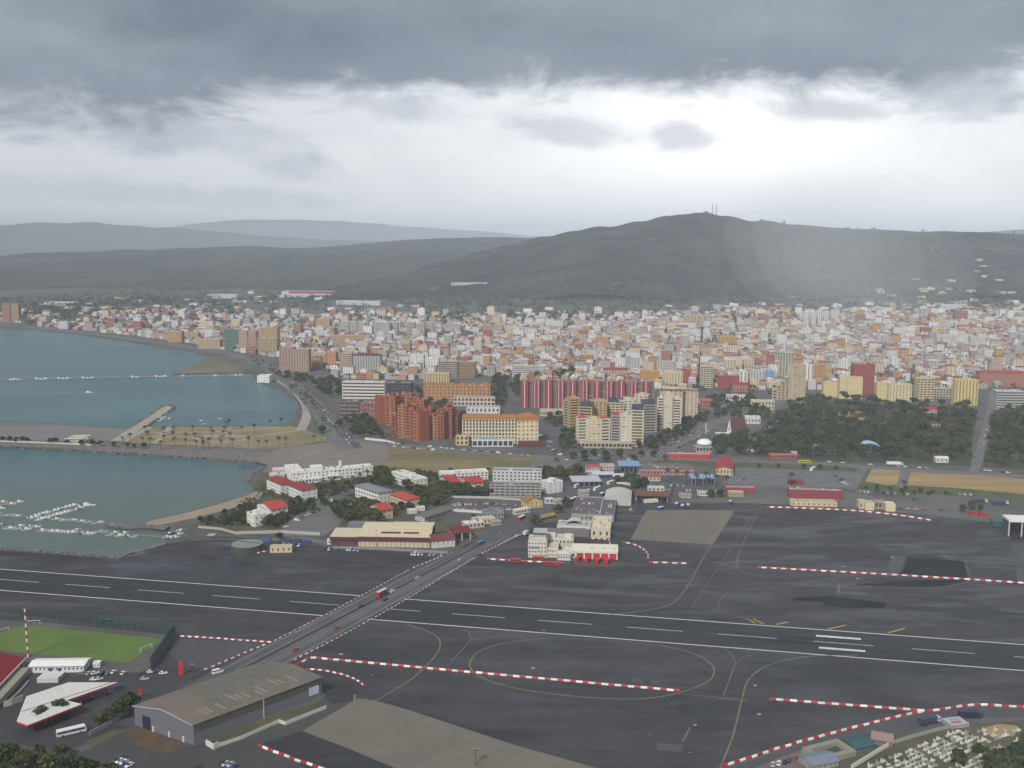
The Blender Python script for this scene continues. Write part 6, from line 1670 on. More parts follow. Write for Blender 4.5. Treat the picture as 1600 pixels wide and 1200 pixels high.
block('tan_store', 'tan store with pale roof in front of the red walled store', 'shed', 1138, 776, 24, -4, 6, 769, 1, 5, 2, (0.36, 0.28, 0.18), (0.5, 0.47, 0.4), .3, .4, par=.3)
def white_hangar():
    F, w, d, h = place(1576, 838, 60, -8, 14, 812)
    B = Bld('white_shelter', 'white roofed open aircraft shelter at the right edge of the apron', 'shelter', F(0, 0, 0))
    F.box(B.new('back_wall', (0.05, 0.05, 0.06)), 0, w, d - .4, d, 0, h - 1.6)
    for k in range(4): F.box(B.new('post', (0.55, 0.55, 0.55)), w * k / 3 - .4, w * k / 3 + .4, 0, .8, 0, h - 1.6)
    F.box(B.new('roof', (0.74, 0.74, 0.72)), -.6, w + .6, -.8, d + .6, h - 1.6, h)
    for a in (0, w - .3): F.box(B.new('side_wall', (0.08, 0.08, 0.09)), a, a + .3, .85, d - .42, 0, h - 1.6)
    B.done()
white_hangar()
block('green_tent', 'dark teal store tent beside the white shelter at the right edge', 'tent', 1552, 822, 20, -8, 7, 815, 1, 1, 1, (0.03, 0.10, 0.09), (0.03, 0.11, 0.10), .2, .2, kind='gable', rh=1.4)
for u, v, lab in ((1514, 805, 'left of two red skips on the apron edge below the scrap yard'), (1531, 807, 'right of two red skips on the apron edge below the scrap yard')):
    F, w, d, h = place(u, v, 15, -5, 3, v - 6); B = Bld('steel_container', lab, 'container', F(0, 0, 0)); F.box(B.new('shell', (0.42, 0.02, 0.02), METAL), 0, w, 0, 3, 0.1, 2.4); F.box(B.new('rim', (0.25, 0.02, 0.02), METAL), -.08, w + .08, -.08, 3.08, 2.3, 2.5); F.box(B.new('skid', (0.04, 0.04, 0.04)), .2, w - .2, .3, 2.6, 0, .1); B.done()
truck(1398, 727, -5, 16, (0.72, 0.72, 0.72), (0.6, 0.6, 0.62), 'large white articulated lorry on the road above the ochre lot')
bus(1257, 724, -3, 13, 3.2, (0.52, 0.45, 0.03), 'yellow coach on the road beside the park trees', (0.55, 0.5, 0.05))
bus(1270, 735, 55, 11, 3.2, (0.66, 0.66, 0.66), 'white coach parked at the top of the grey lorry park', (0.74, 0.74, 0.74))
truck(1531, 785, -6, 12, (0.04, 0.06, 0.14), (0.6, 0.6, 0.6), 'dark blue lorry with white cab left of its pair on the right verge')
truck(1562, 788, -6, 14, (0.05, 0.07, 0.13), (0.62, 0.6, 0.45), 'dark blue lorry with cream load at the right verge')
for q, (u, v, du, c, lab) in enumerate(((1159, 709, 11, (0.6, 0.6, 0.6), 'left white billboard beside the road at the park corner'), (1173, 709, 12, (0.66, 0.66, 0.66), 'right white billboard beside the road at the park corner'), (1234, 712, 11, (0.62, 0.62, 0.66), 'white and blue billboard on the red roofed kiosks'))):
    F, w, d, h = place(u, v, du, -2, 1, v - 7); B = Bld('billboard', lab, 'billboard', F(0, 0, 0)); F.box(B.new('panel', c), 0, w, 0, .3, 2.0, h); F.box(B.new('print', (0.12, 0.12, 0.16)), w * .12, w * .8, -.05, 0, 3.0, h * .72)
    for a in (.6, w - .6): F.box(B.new('post', (0.2, 0.2, 0.2)), a - .15, a + .15, .05, .25, 0, 2.0)
    B.done()
block('kiosk_row', 'orange and purple roofed kiosk row at the edge of the park', 'kiosk', 1203, 717, 43, -3, 6, 711, 1, 9, 1, (0.30, 0.10, 0.12), (0.36, 0.11, 0.06), .5, .5, kind='gable', rh=1.2)
def bandstand():
    F, w, d, h = place(1345, 709, 30, -10, 14, 692)
    B = Bld('blue_pavilion', 'pale blue open air stage with curved roof among the park trees', 'pavilion', F(0, 0, 0))
    n = 9; r = B.new('curved_roof', (0.42, 0.52, 0.60)); r2 = B.new('roof_edge', (0.10, 0.30, 0.50))
    for k in range(n):
        x0, x1 = w * k / n, w * (k + 1) / n; q = lambda x: h - 4 + 4.2 * (1 - ((x - w * .45) / (w * .6)) ** 2)
        r.quad(F(x0, -1, q(x0)), F(x1, -1, q(x1)), F(x1, d, q(x1)), F(x0, d, q(x0))); r2.quad(F(x0, -1.02, q(x0) - .9), F(x1, -1.02, q(x1) - .9), F(x1, -1.02, q(x1)), F(x0, -1.02, q(x0)))
        r.quad(F(x0, d, q(x0) - .2), F(x1, d, q(x1) - .2), F(x1, -1, q(x1) - .2), F(x0, -1, q(x0) - .2))
    F.box(B.new('back_wall', (0.10, 0.26, 0.36)), 1, w * .5, d * .6, d * .65, 0, h - 4)
    for a in (1, w * .5, w - 1): F.box(B.new('post', (0.15, 0.3, 0.4)), a - .2, a + .2, 0, .4, 0, h - 4)
    B.done()
bandstand()
block('red_roof_house', 'low house with red roof among the park trees', 'house', 1440, 645, 24, -8, 12, 640, 1, 4, 2, (0.5, 0.45, 0.38), (0.34, 0.04, 0.045), .3, .4, kind='gable', rh=2.4)
block('park_hut', 'small white hut with sloping roof at the far end of the park road', 'hut', 1462, 723, 20, -5, 8, 716, 1, 3, 2, (0.55, 0.54, 0.52), (0.6, 0.6, 0.6), .3, .4, kind='gable', rh=1.4)
def modern_church():
    F, w, d, h = place(1136, 676, 32, -6, 26, 660)
    B = Bld('modern_church', 'dark brown tent roofed church with white triangular bell tower', 'church', F(0, 0, 0))
    r = B.new('roof', (0.075, 0.03, 0.026), ROOFM); a0, a1 = 5, w
    r.quad(F(a0, -2, 1), F(a1, -2, 1), F(a1 - 2, d * .5, h + 4), F(a0 + 2, d * .5, h + 4)); r.quad(F(a1, d + 2, 1), F(a0, d + 2, 1), F(a0 + 2, d * .5, h + 4), F(a1 - 2, d * .5, h + 4))
    e = B.new('gable_wall', (0.16, 0.10, 0.09)); e.tri(F(a0, d + 2, 1), F(a0, -2, 1), F(a0 + 2, d * .5, h + 4)); e.tri(F(a1, -2, 1), F(a1, d + 2, 1), F(a1 - 2, d * .5, h + 4))
    F.box(B.new('base_wall', (0.4, 0.38, 0.36)), a0 + .5, a1 - .5, -1, d + 1, 0, 1.2)
    t = B.new('bell_tower', (0.74, 0.73, 0.70)); t.prism([F(0, 0), F(4.6, 0), F(4.6, 1.4), F(0, 1.4)], 0, 2.0)
    t.quad(F(0, 0, 2), F(1.4, 0, 2), F(2.6, 0, h + 2), F(2.0, 0, h + 2)); t.quad(F(3.2, 0, 2), F(4.6, 0, 2), F(2.6, 0, h + 2), F(2.0, 0, h + 2))
    t.quad(F(1.4, 1.4, 2), F(0, 1.4, 2), F(2.0, 1.4, h + 2), F(2.6, 1.4, h + 2)); t.quad(F(4.6, 1.4, 2), F(3.2, 1.4, 2), F(2.0, 1.4, h + 2), F(2.6, 1.4, h + 2))
    t.quad(F(0, 1.4, 2), F(0, 0, 2), F(2.0, 0, h + 2), F(2.0, 1.4, h + 2)); t.quad(F(4.6, 0, 2), F(4.6, 1.4, 2), F(2.6, 1.4, h + 2), F(2.6, 0, h + 2))
    F.box(B.new('terrace', (0.6, 0.59, 0.57)), -14, 3, -8, -2.5, 0, 1.0)
    B.done()
modern_church()
pole(1103, 678, 661, 'tall white column sign beside the avenue by the church', (0.6, 0.6, 0.6), False, 'column_sign', .5, 'column')

# ------------------------------------------------------------------ parked cars round the frontier
car_row((705, 790), (745, 789), 10, 'in the far row of the depot car park', 'cars in the depot car park')
car_row((706, 796), (770, 800), 14, 'in the near row of the depot car park', 'cars in the depot car park')
car_row((750, 787), (808, 790), 12, 'in the right rows of the depot car park', 'cars in the depot car park')
car_row((752, 794), (800, 797), 10, 'in the right rows of the depot car park', 'cars in the depot car park')
car_row((462, 815), (500, 796), 8, 'along the hospital drive', 'cars along the hospital drive')
for u, v, c in ((447, 824, 'white'), (740, 806, 'dark blue'), (748, 808, 'silver')):
    g = G(u, v); car(g.x, g.y, R(30), c, f'single {c} car {"at the low end of the hospital drive" if u < 500 else "at the end of the white yard wall"}')
car_row((505, 859), (530, 860), 4, 'before the left wing of the maroon hall', 'cars by the maroon hall')
car_row((540, 860), (562, 861), 4, 'before the left wing of the maroon hall', 'cars by the maroon hall')
car_row((640, 867), (692, 868), 9, 'along the wall of the maroon hall near the crossing', 'cars by the maroon hall')
car_row((430, 851), (480, 854), 6, 'beside the cream hut on the apron', 'cars beside the cream hut')
car_row((1000, 758), (1075, 760), 16, 'in the frontier parking yard', 'cars in the frontier yard', drop=.2)
car_row((1010, 765), (1120, 768), 20, 'in the frontier parking yard', 'cars in the frontier yard', drop=.35)
car_row((1040, 772), (1095, 777), 9, 'in the frontier parking yard', 'cars in the frontier yard', drop=.35)
car_row((905, 780), (940, 783), 6, 'beside the departure hall in the coach yard', 'cars in the coach yard')
car_row((1330, 768), (1420, 773), 15, 'on the verge below the ochre lot', 'cars on the verge below the ochre lot', drop=.25)
car_row((1340, 775), (1470, 783), 14, 'on the verge below the ochre lot', 'cars on the verge below the ochre lot', drop=.5, across=False)
car_row((1400, 795), (1490, 799), 7, 'on the service yard right of the cream sheds', 'cars on the service yard', drop=.3, across=False)
car_row((1480, 772), (1520, 774), 5, 'at the end of the service road', 'cars at the service road end', drop=.1)
car_row((1150, 753), (1165, 748), 4, 'at the left of the grey lorry park', 'cars in the lorry park', across=False)
car_row((1310, 745), (1325, 760), 6, 'scattered at the right of the grey lorry park', 'cars in the lorry park', jitter=4)
car_row((600, 692), (830, 713), 26, 'on the road along the rough field', 'cars on the road by the field', across=False, drop=.35)
car_row((605, 697), (680, 704), 10, 'on the road along the rough field', 'cars on the road by the field', across=False, drop=.3)
car_row((860, 711), (1000, 713), 14, 'on the avenue beside the green verge', 'cars on the avenue by the verge', across=False, drop=.4)
car_row((880, 719), (1000, 719), 10, 'on the avenue beside the green verge', 'cars on the avenue by the verge', across=False, drop=.5)
car_row((1015, 714), (1105, 667), 14, 'on the avenue leading to the church', 'cars on the avenue to the church', across=False, drop=.2)
car_row((1040, 712), (1130, 662), 12, 'on the avenue leading to the church', 'cars on the avenue to the church', across=False, drop=.3)
car_row((1290, 722), (1510, 736), 20, 'on the road below the park', 'cars on the road below the park', across=False, drop=.4)
car_row((1536, 735), (1600, 742), 9, 'on the road below the park', 'cars on the road below the park', across=False, drop=.2)
car_row((846, 690), (868, 706), 9, 'in the street right of the cream hotel', 'cars right of the cream hotel', drop=.1)
car_row((838, 678), (862, 692), 9, 'in the street right of the cream hotel', 'cars right of the cream hotel', drop=.1)
car_row((832, 664), (855, 684), 8, 'in the street right of the cream hotel', 'cars right of the cream hotel', drop=.1)
car_row((548, 696), (500, 640), 12, 'on the seafront avenue', 'cars on the seafront avenue', across=False, drop=.3)
car_row((528, 690), (478, 620), 12, 'on the seafront avenue', 'cars on the seafront avenue', across=False, drop=.3)
car_row((520, 668), (505, 640), 8, 'in the seafront car park', 'cars in the seafront car park')
# town-side buildings between the avenue and the church
block('pale_hall', 'low cream hall left of the cascading block above the church', 'hall', 1174, 640, 36, -8, 16, 627, 2, 7, 3, (0.50, 0.43, 0.30), (0.5, 0.48, 0.44), .5, .5, par=.5)
block('pale_hall', 'long low white hall at the head of the avenue', 'hall', 1135, 626, 30, -8, 14, 618, 1, 7, 2, (0.52, 0.48, 0.42), (0.5, 0.48, 0.45), .5, .5, par=.4)
block('pale_hall', 'white flat hall right behind the brown church', 'hall', 1164, 662, 24, -8, 14, 652, 1, 5, 2, (0.56, 0.54, 0.5), (0.58, 0.57, 0.54), .4, .4, par=.4)
block('brick_house', 'low brick terrace between the cream resort and the avenue head', 'house', 1085, 637, 26, -8, 14, 626, 2, 6, 2, (0.30, 0.12, 0.09), (0.33, 0.12, 0.08), .4, .45, kind='gable', rh=2.2)
block('street_hall', 'long low tan market hall between the cream hotel and the red slabs', 'hall', 843, 650, 37, -4, 12, 641, 1, 8, 2, (0.46, 0.38, 0.28), (0.5, 0.44, 0.34), .5, .4, par=.4)
car_row((1110, 640), (1190, 622), 16, 'in the street at the head of the avenue', 'cars at the avenue head', drop=.3, across=False)
car_row((1180, 690), (1250, 630), 12, 'on the lane along the park edge', 'cars on the park lane', drop=.3, across=False)
car_row((1536, 700), (1548, 640), 6, 'on the straight park road', 'cars on the park road', drop=.5, across=False)
car_row((556, 698), (520, 648), 10, 'on the inner carriageway of the seafront avenue', 'cars on the inner carriageway', drop=.3, across=False)
car_row((470, 606), (400, 566), 10, 'on the far seafront avenue', 'cars on the far avenue', drop=.3, across=False)
for u, v, du, th, d, hp, c, r_, lab in ((905, 775, 16, 8, 7, 7, (0.4, 0.38, 0.36), (0.3, 0.3, 0.3), 'grey ticket office at the near edge of the coach yard'), (868, 789, 12, 30, 6, 7, (0.5, 0.46, 0.38), (0.4, 0.3, 0.2), 'small tan kiosk on the frontier road beside the coaches'), (1062, 778, 18, -4, 6, 6, (0.42, 0.36, 0.3), (0.3, 0.12, 0.08), 'low red roofed guard hut behind the apron buses'), (1090, 775, 16, -4, 5, 6, (0.5, 0.5, 0.48), (0.45, 0.45, 0.43), 'low white guard hut right of the red roofed guard hut'),
        (965, 764, 20, 2, 8, 7, (0.5, 0.47, 0.4), (0.55, 0.52, 0.46), 'white arcaded office between the coach yard and the dark shed'), (1012, 768, 26, -3, 7, 6, (0.5, 0.48, 0.45), (0.52, 0.5, 0.46), 'low white office behind the brown open shed'), (770, 822, 14, 30, 5, 6, (0.4, 0.36, 0.3), (0.35, 0.3, 0.24), 'tan hut at the road end of the cream gate house'), (885, 830, 18, -8, 8, 7, (0.34, 0.3, 0.26), (0.26, 0.22, 0.19), 'brown service block between the tower building and terminal')):
    block('frontier_office', lab, 'office', u, v, du, th, d, v - hp, 1, 4, 2, c, r_, .45, .5, par=.3)

# ================================================================== THE TOWN: BUILDINGS ONE CAN NAME
def tower(u, v, du, vt, label, color, roof=GREYW, th=-6, depth=14, style='plain', name='apartment_tower', rows=None, cols=None, cat='apartments', kind='flat', rh=2.5, nshed=1):
    h = hgt(u, v, vt); w = du * mpp(u, v)
    rows = rows or max(2, int(h / 3.1)); cols = cols or max(2, int(w / 4.2)); sc = max(2, int(depth / 4.5))
    ww, wh, rec, sill = {'plain': (.42, .45, .25, .3), 'balcony': (.78, .50, 1.3, .38), 'band': (.98, .46, .5, .36), 'strip': (.36, .72, .4, .14), 'blank': (.12, .25, .2, .4), 'grid': (.62, .62, .4, .2)}[style]
    if style == 'band': cols = max(1, int(w / 30))
    return block(name, label, cat, u, v, du, th, depth, vt, rows, cols, sc, color, roof, ww, wh, rec, sill, kind=kind, rh=rh, nshed=nshed, sww=.4 if style != 'band' else .9)
PK = (0.46, 0.27, 0.20); TAN = (0.42, 0.31, 0.20); GRY = (0.36, 0.36, 0.36); LG = (0.52, 0.51, 0.48); YEL = (0.58, 0.47, 0.24)
# --- seafront, left of centre
tower(535, 627, 66, 597, 'white office block with dark horizontal window bands above the seafront road', (0.62, 0.58, 0.52), (0.5, 0.48, 0.44), -5, 14, 'band', rows=6, nshed=0)
tower(601, 622, 42, 599, 'dark blue glass office block right of the white striped block', (0.055, 0.065, 0.09), (0.2, 0.2, 0.21), -5, 16, 'band', rows=5)
tower(531, 652, 30, 628, 'low brown terraced block below the white striped offices', (0.20, 0.16, 0.13), (0.11, 0.07, 0.075), -3, 22, 'band', rows=4, nshed=0)
tower(562, 652, 33, 630, 'low pinkish brick block beside the orange stepped complex', (0.26, 0.13, 0.095), (0.12, 0.10, 0.11), -3, 24, 'plain', rows=3, nshed=0)
B, F, w, d, h = block('orange_hotel', 'long orange brick hotel with small dark windows and terracotta roof edge', 'hotel', 662, 627, 104, -4, 14, 602, 5, 17, 3, (0.41, 0.22, 0.095), (0.31, 0.12, 0.055), .36, .42, done=False)
for k in range(6): F.box(B.new('roof_turret', (0.40, 0.18, 0.06)), w * (k + .3) / 6, w * (k + .3) / 6 + 7, 1, 8, h, h + 3.2)
B.done()
tower(709, 634, 64, 621, 'two-storey white school block in front of the orange hotel', (0.56, 0.47, 0.40), (0.17, 0.12, 0.10), -4, 12, 'grid', 'school_block', 2, 11, 'school', nshed=0)
tower(729, 646, 52, 636, 'low white hall with grey roof edge behind the cream hotel', (0.58, 0.58, 0.55), (0.22, 0.20, 0.19), -3, 12, 'plain', 'school_block', 1, 8, 'hall', nshed=0)
def orange_complex():
    g = G(655, 688); B = Bld('stepped_apartments', 'large orange-red brick apartment complex of many stepped balconied towers', 'apartments', (g.x, g.y, 0))
    cols = [(0.32, 0.088, 0.036), (0.36, 0.125, 0.045), (0.26, 0.068, 0.033), (0.37, 0.16, 0.06)]; r = random.Random(12)
    for i, (u, v, du, vt, th, st) in enumerate(((590, 664, 14, 622, 20, 'b'), (602, 664, 16, 619, -25, 'g'), (616, 660, 15, 620, -10, 'g'), (628, 660, 14, 616, -25, 'g'), (640, 662, 14, 622, -10, 'g'), (651, 668, 12, 626, -20, 'g'),
            (612, 682, 12, 650, -15, 'g'), (622, 684, 14, 634, -25, 'g'), (634, 686, 14, 640, -25, 'g'), (646, 689, 10, 646, -25, 'g'), (655, 690, 16, 644, 35, 'b'), (671, 686, 14, 652, -20, 'g'), (682, 686, 12, 644, -25, 'g'), (692, 684, 14, 638, -15, 'g'), (704, 682, 12, 648, -20, 'g'), (636, 668, 16, 632, -15, 'g'), (660, 672, 14, 640, -20, 'g'))):
        F, w, d, h = place(u, v, du, th, 13, vt); c = cols[i % 4]; rows = max(3, int(h / 3.2))
        if st == 'b': walls(B, F, 0, w, 0, d, 0, h, rows, 1, 2, c, .15, .2, wall='tower_wall')
        else: walls(B, F, 0, w, 0, d, 0, h, rows, 2, 3, c, .62, .5, 1.2, .38, wall='tower_wall', pane='balcony_recesses')
        flat_roof(B, F, 0, w, 0, d, h, (0.30, 0.13, 0.07), c, 1.0)
        for k in range(3):
            a = r.uniform(0, w * .6); F.box(B.new('roof_turret', cols[(i + k) % 4]), a, a + w * .3, d * .25 * k, d * .25 * k + 3.2, h, h + r.uniform(1.5, 4.5))
    B.done()
orange_complex()
def cream_hotel():
    F, w, d, h = place(723, 693, 86, 0, 16, 651)
    B = Bld('cream_hotel', 'cream hotel with tall arcaded windows and orange roofline facing the rough field', 'hotel', F(0, 0, 0)); c = (0.58, 0.51, 0.36); oc = (0.42, 0.17, 0.04)
    half = h * .55
    walls(B, F, 0, w, 0, d, 0, half, 4, 17, 3, c, .55, .6, .6, .2); 
    walls(B, F, 0, w, .5, d, half + .05, h - 3, 3, 17, 3, c, .5, .72, .8, .12)
    F.box(B.new('cornice', (0.66, 0.60, 0.45)), -.4, w + .4, -.5, d + .2, half - .3, half + .3)
    F.box(B.new('orange_attic', oc), -.5, w + .5, 0, d + .3, h - 3, h)
    for k in range(4):
        a = w * (.1 + .24 * k); hip(B, Fr(*F(a, 2), F.yaw), 0, 8, 0, 8, h, 3.2, (0.36, 0.13, 0.035), .5, 'roof_dome')
    for k in range(18): F.box(B.new('pilaster', (0.66, 0.60, 0.44)), w * k / 17 - .5, w * k / 17 + .5, -.45, -.02, 0, h - 3)
    F2, w2, d2, h2 = place(808, 695, 33, 4, 17, 657)
    walls(B, F2, 0, w2, 0, d2, 0, h2, 6, 5, 4, (0.64, 0.55, 0.35), .3, .42); F2.box(B.new('orange_attic', oc), -.6, w2 + .6, -.6, d2 + .6, h2, h2 + 3.2); hip(B, F2, 0, w2, 0, d2, h2 + 3.2, 4.2, (0.36, 0.13, 0.035), .8, 'tower_roof')
    F3, w3, d3, h3 = place(738, 698, 64, 0, 8, 687); walls(B, F3, 0, w3, 0, d3, 0, h3, 1, 8, 2, (0.62, 0.62, 0.64), .78, .68, .8, .12, wall='arcade_wall'); flat_roof(B, F3, 0, w3, 0, d3, h3, (0.36, 0.40, 0.34), (0.5, 0.5, 0.45), .3, name='terrace')
    F3.box(B.new('pool_deck', (0.22, 0.36, 0.55)), w3 * .28, w3 * .62, 2, d3 - 1, h3, h3 + .3)
    F4, w4, d4, h4 = place(810, 699, 40, 2, 9, 691); F4.box(B.new('maroon_base', (0.11, 0.03, 0.035)), 0, w4, 0, d4, 0, h4)
    F5, w5, d5, h5 = place(712, 696, 20, 0, 9, 682); walls(B, F5, 0, w5, 0, d5, 0, h5, 2, 3, 2, (0.55, 0.42, 0.22), .5, .6); flat_roof(B, F5, 0, w5, 0, d5, h5, SAND, SAND, .4)
    B.done()
cream_hotel()
def red_slabs():
    F, w, d, h = place(814, 637, 208, -6, 14, 594)
    B = Bld('red_slab_block', 'long row of dark red apartment slabs with vertical white window strips', 'apartments', F(0, 0, 0)); red = (0.27, 0.035, 0.045); n = 11; rows = int(h / 3)
    back = (0.24, 0.17, 0.15); strips = B.part('window_strips', (0.72, 0.70, 0.68), PAINT, True)
    walls(B, F, 0, w, 3, d, 0, h - .5, rows, n * 2, 3, back, .5, .5, .5, .3, wall='recessed_wall')
    for k in range(n):
        a0 = w * k / n; a1 = a0 + w / n * .60; hh = h + (k % 3 - 1) * .9
        wl = B.new('red_fin', red); pn = strips
        cols = 2 if k % 2 else 1
        facade(wl, pn, F(a0, -1.5), F(a1, -1.5), 0, hh, rows, cols, .17 if cols == 2 else .13, .80, .12, .1)
        wl.quad(F(a1, -1.5, 0), F(a1, d - 1, 0), F(a1, d - 1, hh), F(a1, -1.5, hh)); wl.quad(F(a0, d - 1, 0), F(a0, -1.5, 0), F(a0, -1.5, hh), F(a0, d - 1, hh))
        rf = B.new('fin_roof', (0.28, 0.18, 0.13), ROOFM); rf.quad(F(a0, -1.5, hh), F(a1, -1.5, hh), F(a1, d - 1, hh), F(a0, d - 1, hh))
        for q in range(2): F.box(B.new('roof_hut', (0.34, 0.22, 0.15)), a0 + (a1 - a0) * (.1 + .5 * q), a0 + (a1 - a0) * (.4 + .5 * q), 3, 8, hh, hh + 2.6 + q)
    flat_roof(B, F, 0, w, 3, d, h - .5, (0.25, 0.17, 0.14), back, 0)
    B.done()
red_slabs()
def cream_resort():
    g = G(960, 697); B = Bld('cream_resort', 'cluster of cream balconied apartment towers with red domes and sloping glass roofs', 'apartments', (g.x, g.y, 0))
    oc = (0.46, 0.31, 0.13); cr = (0.54, 0.46, 0.32); lt = (0.60, 0.54, 0.42); gr = (0.34, 0.30, 0.26)
    for i, (u, v, du, vt, c, st, top) in enumerate(((880, 668, 10, 627, gr, 'b', 0), (889, 670, 17, 624, oc, 'b', 0), (903, 672, 22, 636, oc, 'b', 'g'), (922, 668, 26, 628, oc, 'p', 0), (948, 664, 26, 630, cr, 'b', 'g'), (968, 664, 26, 626, lt, 'p', 0), (990, 662, 22, 618, cr, 'p', 0),
            (902, 692, 15, 655, lt, 'b', 'd'), (917, 694, 22, 656, cr, 'l', 0), (939, 695, 14, 656, lt, 'b', 'd'), (954, 694, 16, 650, gr, 'b', 'd'), (970, 698, 15, 650, lt, 'l', 0), (985, 698, 20, 642, cr, 'b', 'g'),
            (1004, 676, 22, 634, gr, 'b', 'g'), (1026, 670, 12, 622, lt, 'b', 0), (1037, 672, 13, 617, lt, 'l', 0), (1050, 671, 14, 624, lt, 'b', 0))):
        F, w, d, h = place(u, v, du, (-8, 12, -18, 4)[i % 4], 14, vt); rows = max(4, int(h / 3.1))
        sp = {'b': (.80, .52, 1.3, .36), 'p': (.4, .45, .3, .3), 'l': (.14, .28, .2, .4)}[st]
        walls(B, F, 0, w, 0, d, 0, h, rows, 1 if st == 'b' and w < 18 else max(2, int(w / 5)), 3, c, *sp, wall='tower_wall', pane='balcony_recesses' if st == 'b' else 'window_panes', sww=.6)
        flat_roof(B, F, 0, w, 0, d, h, (0.36, 0.32, 0.26), c, 1.0)
        if top == 'g':
            s = B.new('sloping_glass', (0.03, 0.04, 0.05), GLASS); s.quad(F(.5, 1, h + .3), F(w - .5, 1, h + .3), F(w - .5, d * .8, h + 6), F(.5, d * .8, h + 6)); b = B.new('gable_wall', c); b.quad(F(w - .4, 1, h), F(w - .4, d * .8, h), F(w - .4, d * .8, h + 5.9), F(w - .4, 1, h + .2)); b.quad(F(.4, d * .8, h), F(.4, 1, h), F(.4, 1, h + .2), F(.4, d * .8, h + 5.9))
        elif top == 'd':
            m = B.new('red_dome', (0.42, 0.07, 0.035) if i % 2 else (0.36, 0.03, 0.03), ROOFM); rr = min(w, d) * .42
            for e in range(3):
                for k in range(10):
                    a0, a1 = 2 * math.pi * k / 10, 2 * math.pi * (k + 1) / 10; e0, e1 = math.pi / 2 * e / 3, math.pi / 2 * (e + 1) / 3
                    q = lambda a, ee: F(w / 2 + rr * math.cos(ee) * math.cos(a), d / 2 + rr * math.cos(ee) * math.sin(a), h + rr * .7 * math.sin(ee) + .8)
                    m.quad(q(a0, e0), q(a1, e0), q(a1, e1), q(a0, e1))
        else:
            F.box(B.new('roof_hut', c), w * .3, w * .7, d * .3, d * .7, h, h + 3)
    F, w, d, h = place(1030, 656, 60, -10, 18, 609)
    walls(B, F, 0, w * .6, 0, d, 0, h, int(h / 3), 5, 3, (0.47, 0.40, 0.27), .3, .4, wall='tower_wall'); flat_roof(B, F, 0, w * .6, 0, d, h, (0.33, 0.27, 0.2), cr, 1, [(w * .1, 4, w * .35, 6, 3)])
    walls(B, F, w * .6, w * .68, 2, d, 0, h - 2, int(h / 3), 1, 3, (0.2, 0.11, 0.08), .6, .5, wall='stair_wall'); walls(B, F, w * .68, w, 0, d, 0, h - 1, int(h / 3), 3, 3, (0.50, 0.42, 0.29), .3, .4, wall='tower_wall'); flat_roof(B, F, w * .6, w, 0, d, h - 1, (0.33, 0.27, 0.2), cr, .8)
    F.box(B.new('roof_rail', (0.22, 0.12, 0.08)), -18, w, -1, -.3, h, h + 1.4)
    F, w, d, h = place(1085, 650, 8, -10, 12, 630); walls(B, F, 0, w, 0, d, 0, h, 5, 2, 2, cr, .4, .4); flat_roof(B, F, 0, w, 0, d, h, cr, cr, .5)
    F, w, d, h = place(902, 700, 86, -3, 10, 692); walls(B, F, 0, w, 0, d, 0, h, 1, 14, 2, (0.4, 0.34, 0.27), .7, .6, wall='podium_wall'); flat_roof(B, F, 0, w, 0, d, h, (0.3, 0.25, 0.2), cr, .6, name='podium_roof')
    B.done()
cream_resort()
# --- right centre
tower(1217, 600, 22, 551, 'slim grey-cream tower rising behind the cascading cream block', (0.44, 0.44, 0.36), GREYW, -8, 14, 'grid')
def cascade():
    g = G(1225, 626); B = Bld('cascade_block', 'cream terraced block stepping up in honeycomb balconies beside the park avenue', 'apartments', (g.x, g.y, 0)); c = (0.44, 0.37, 0.24)
    for i in range(6):
        F, w, d, h = place(1207 + 6 * i, 624, 9, -10, 16, 610 - 6.5 * i); walls(B, F, 0, w, 0, d, 0, h, max(2, int(h / 3.2)), 1, 2, c, .72, .56, 1.2, .34, wall='tower_wall', pane='balcony_recesses'); flat_roof(B, F, 0, w, 0, d, h, SAND, c, .8)
    F, w, d, h = place(1238, 625, 20, 22, 14, 572); walls(B, F, 0, w, 0, d, 0, h, int(h / 3.2), 3, 2, (0.54, 0.45, 0.29), .14, .3, wall='slab_wall'); flat_roof(B, F, 0, w, 0, d, h, SAND, c, .8)
    B.done()
cascade()
tower(1255, 602, 16, 571, 'white block with dark vertical balcony strips right of the cascading block', WHITE, LG, -6, 13, 'strip')
tower(1271, 603, 18, 571, 'plain orange apartment block beside the white striped block', (0.48, 0.26, 0.10), TAN, -6, 13, 'plain')
tower(1331, 617, 34, 570, 'tall brick red apartment block behind the cream gateway shaped block', (0.32, 0.07, 0.05), BRICK, -6, 15, 'plain')
tower(1286, 620, 26, 599, 'low cream block with a brown central bay at the park edge', YEL, SAND, -6, 13, 'blank')
B, F, w, d, h = tower(1311, 623, 36, 590, 'cream gateway shaped block with a tall brown balcony bay at the park edge', (0.60, 0.49, 0.27), (0.45, 0.3, 0.2), -6, 14, 'blank', nshed=0)
for (u, v, du, vt, lab, c, st) in ((1369, 625, 19, 599, 'left cream block of the twin behind the park trees', YEL, 'blank'), (1388, 627, 36, 601, 'wide cream block of the twin with a stair tower behind the park trees', (0.62, 0.52, 0.30), 'plain'), (1431, 626, 28, 592, 'cream balconied block right of the twin behind the park', (0.52, 0.42, 0.27), 'balcony'), (1458, 622, 34, 607, 'low grey-cream terrace behind the right part of the park', (0.40, 0.36, 0.28), 'grid'), (1491, 634, 36, 594, 'ornate yellow block with dark central bays beside the park road', (0.62, 0.48, 0.20), 'strip')):
    tower(u, v, du, vt, lab, c, SAND, -6, 14, st)
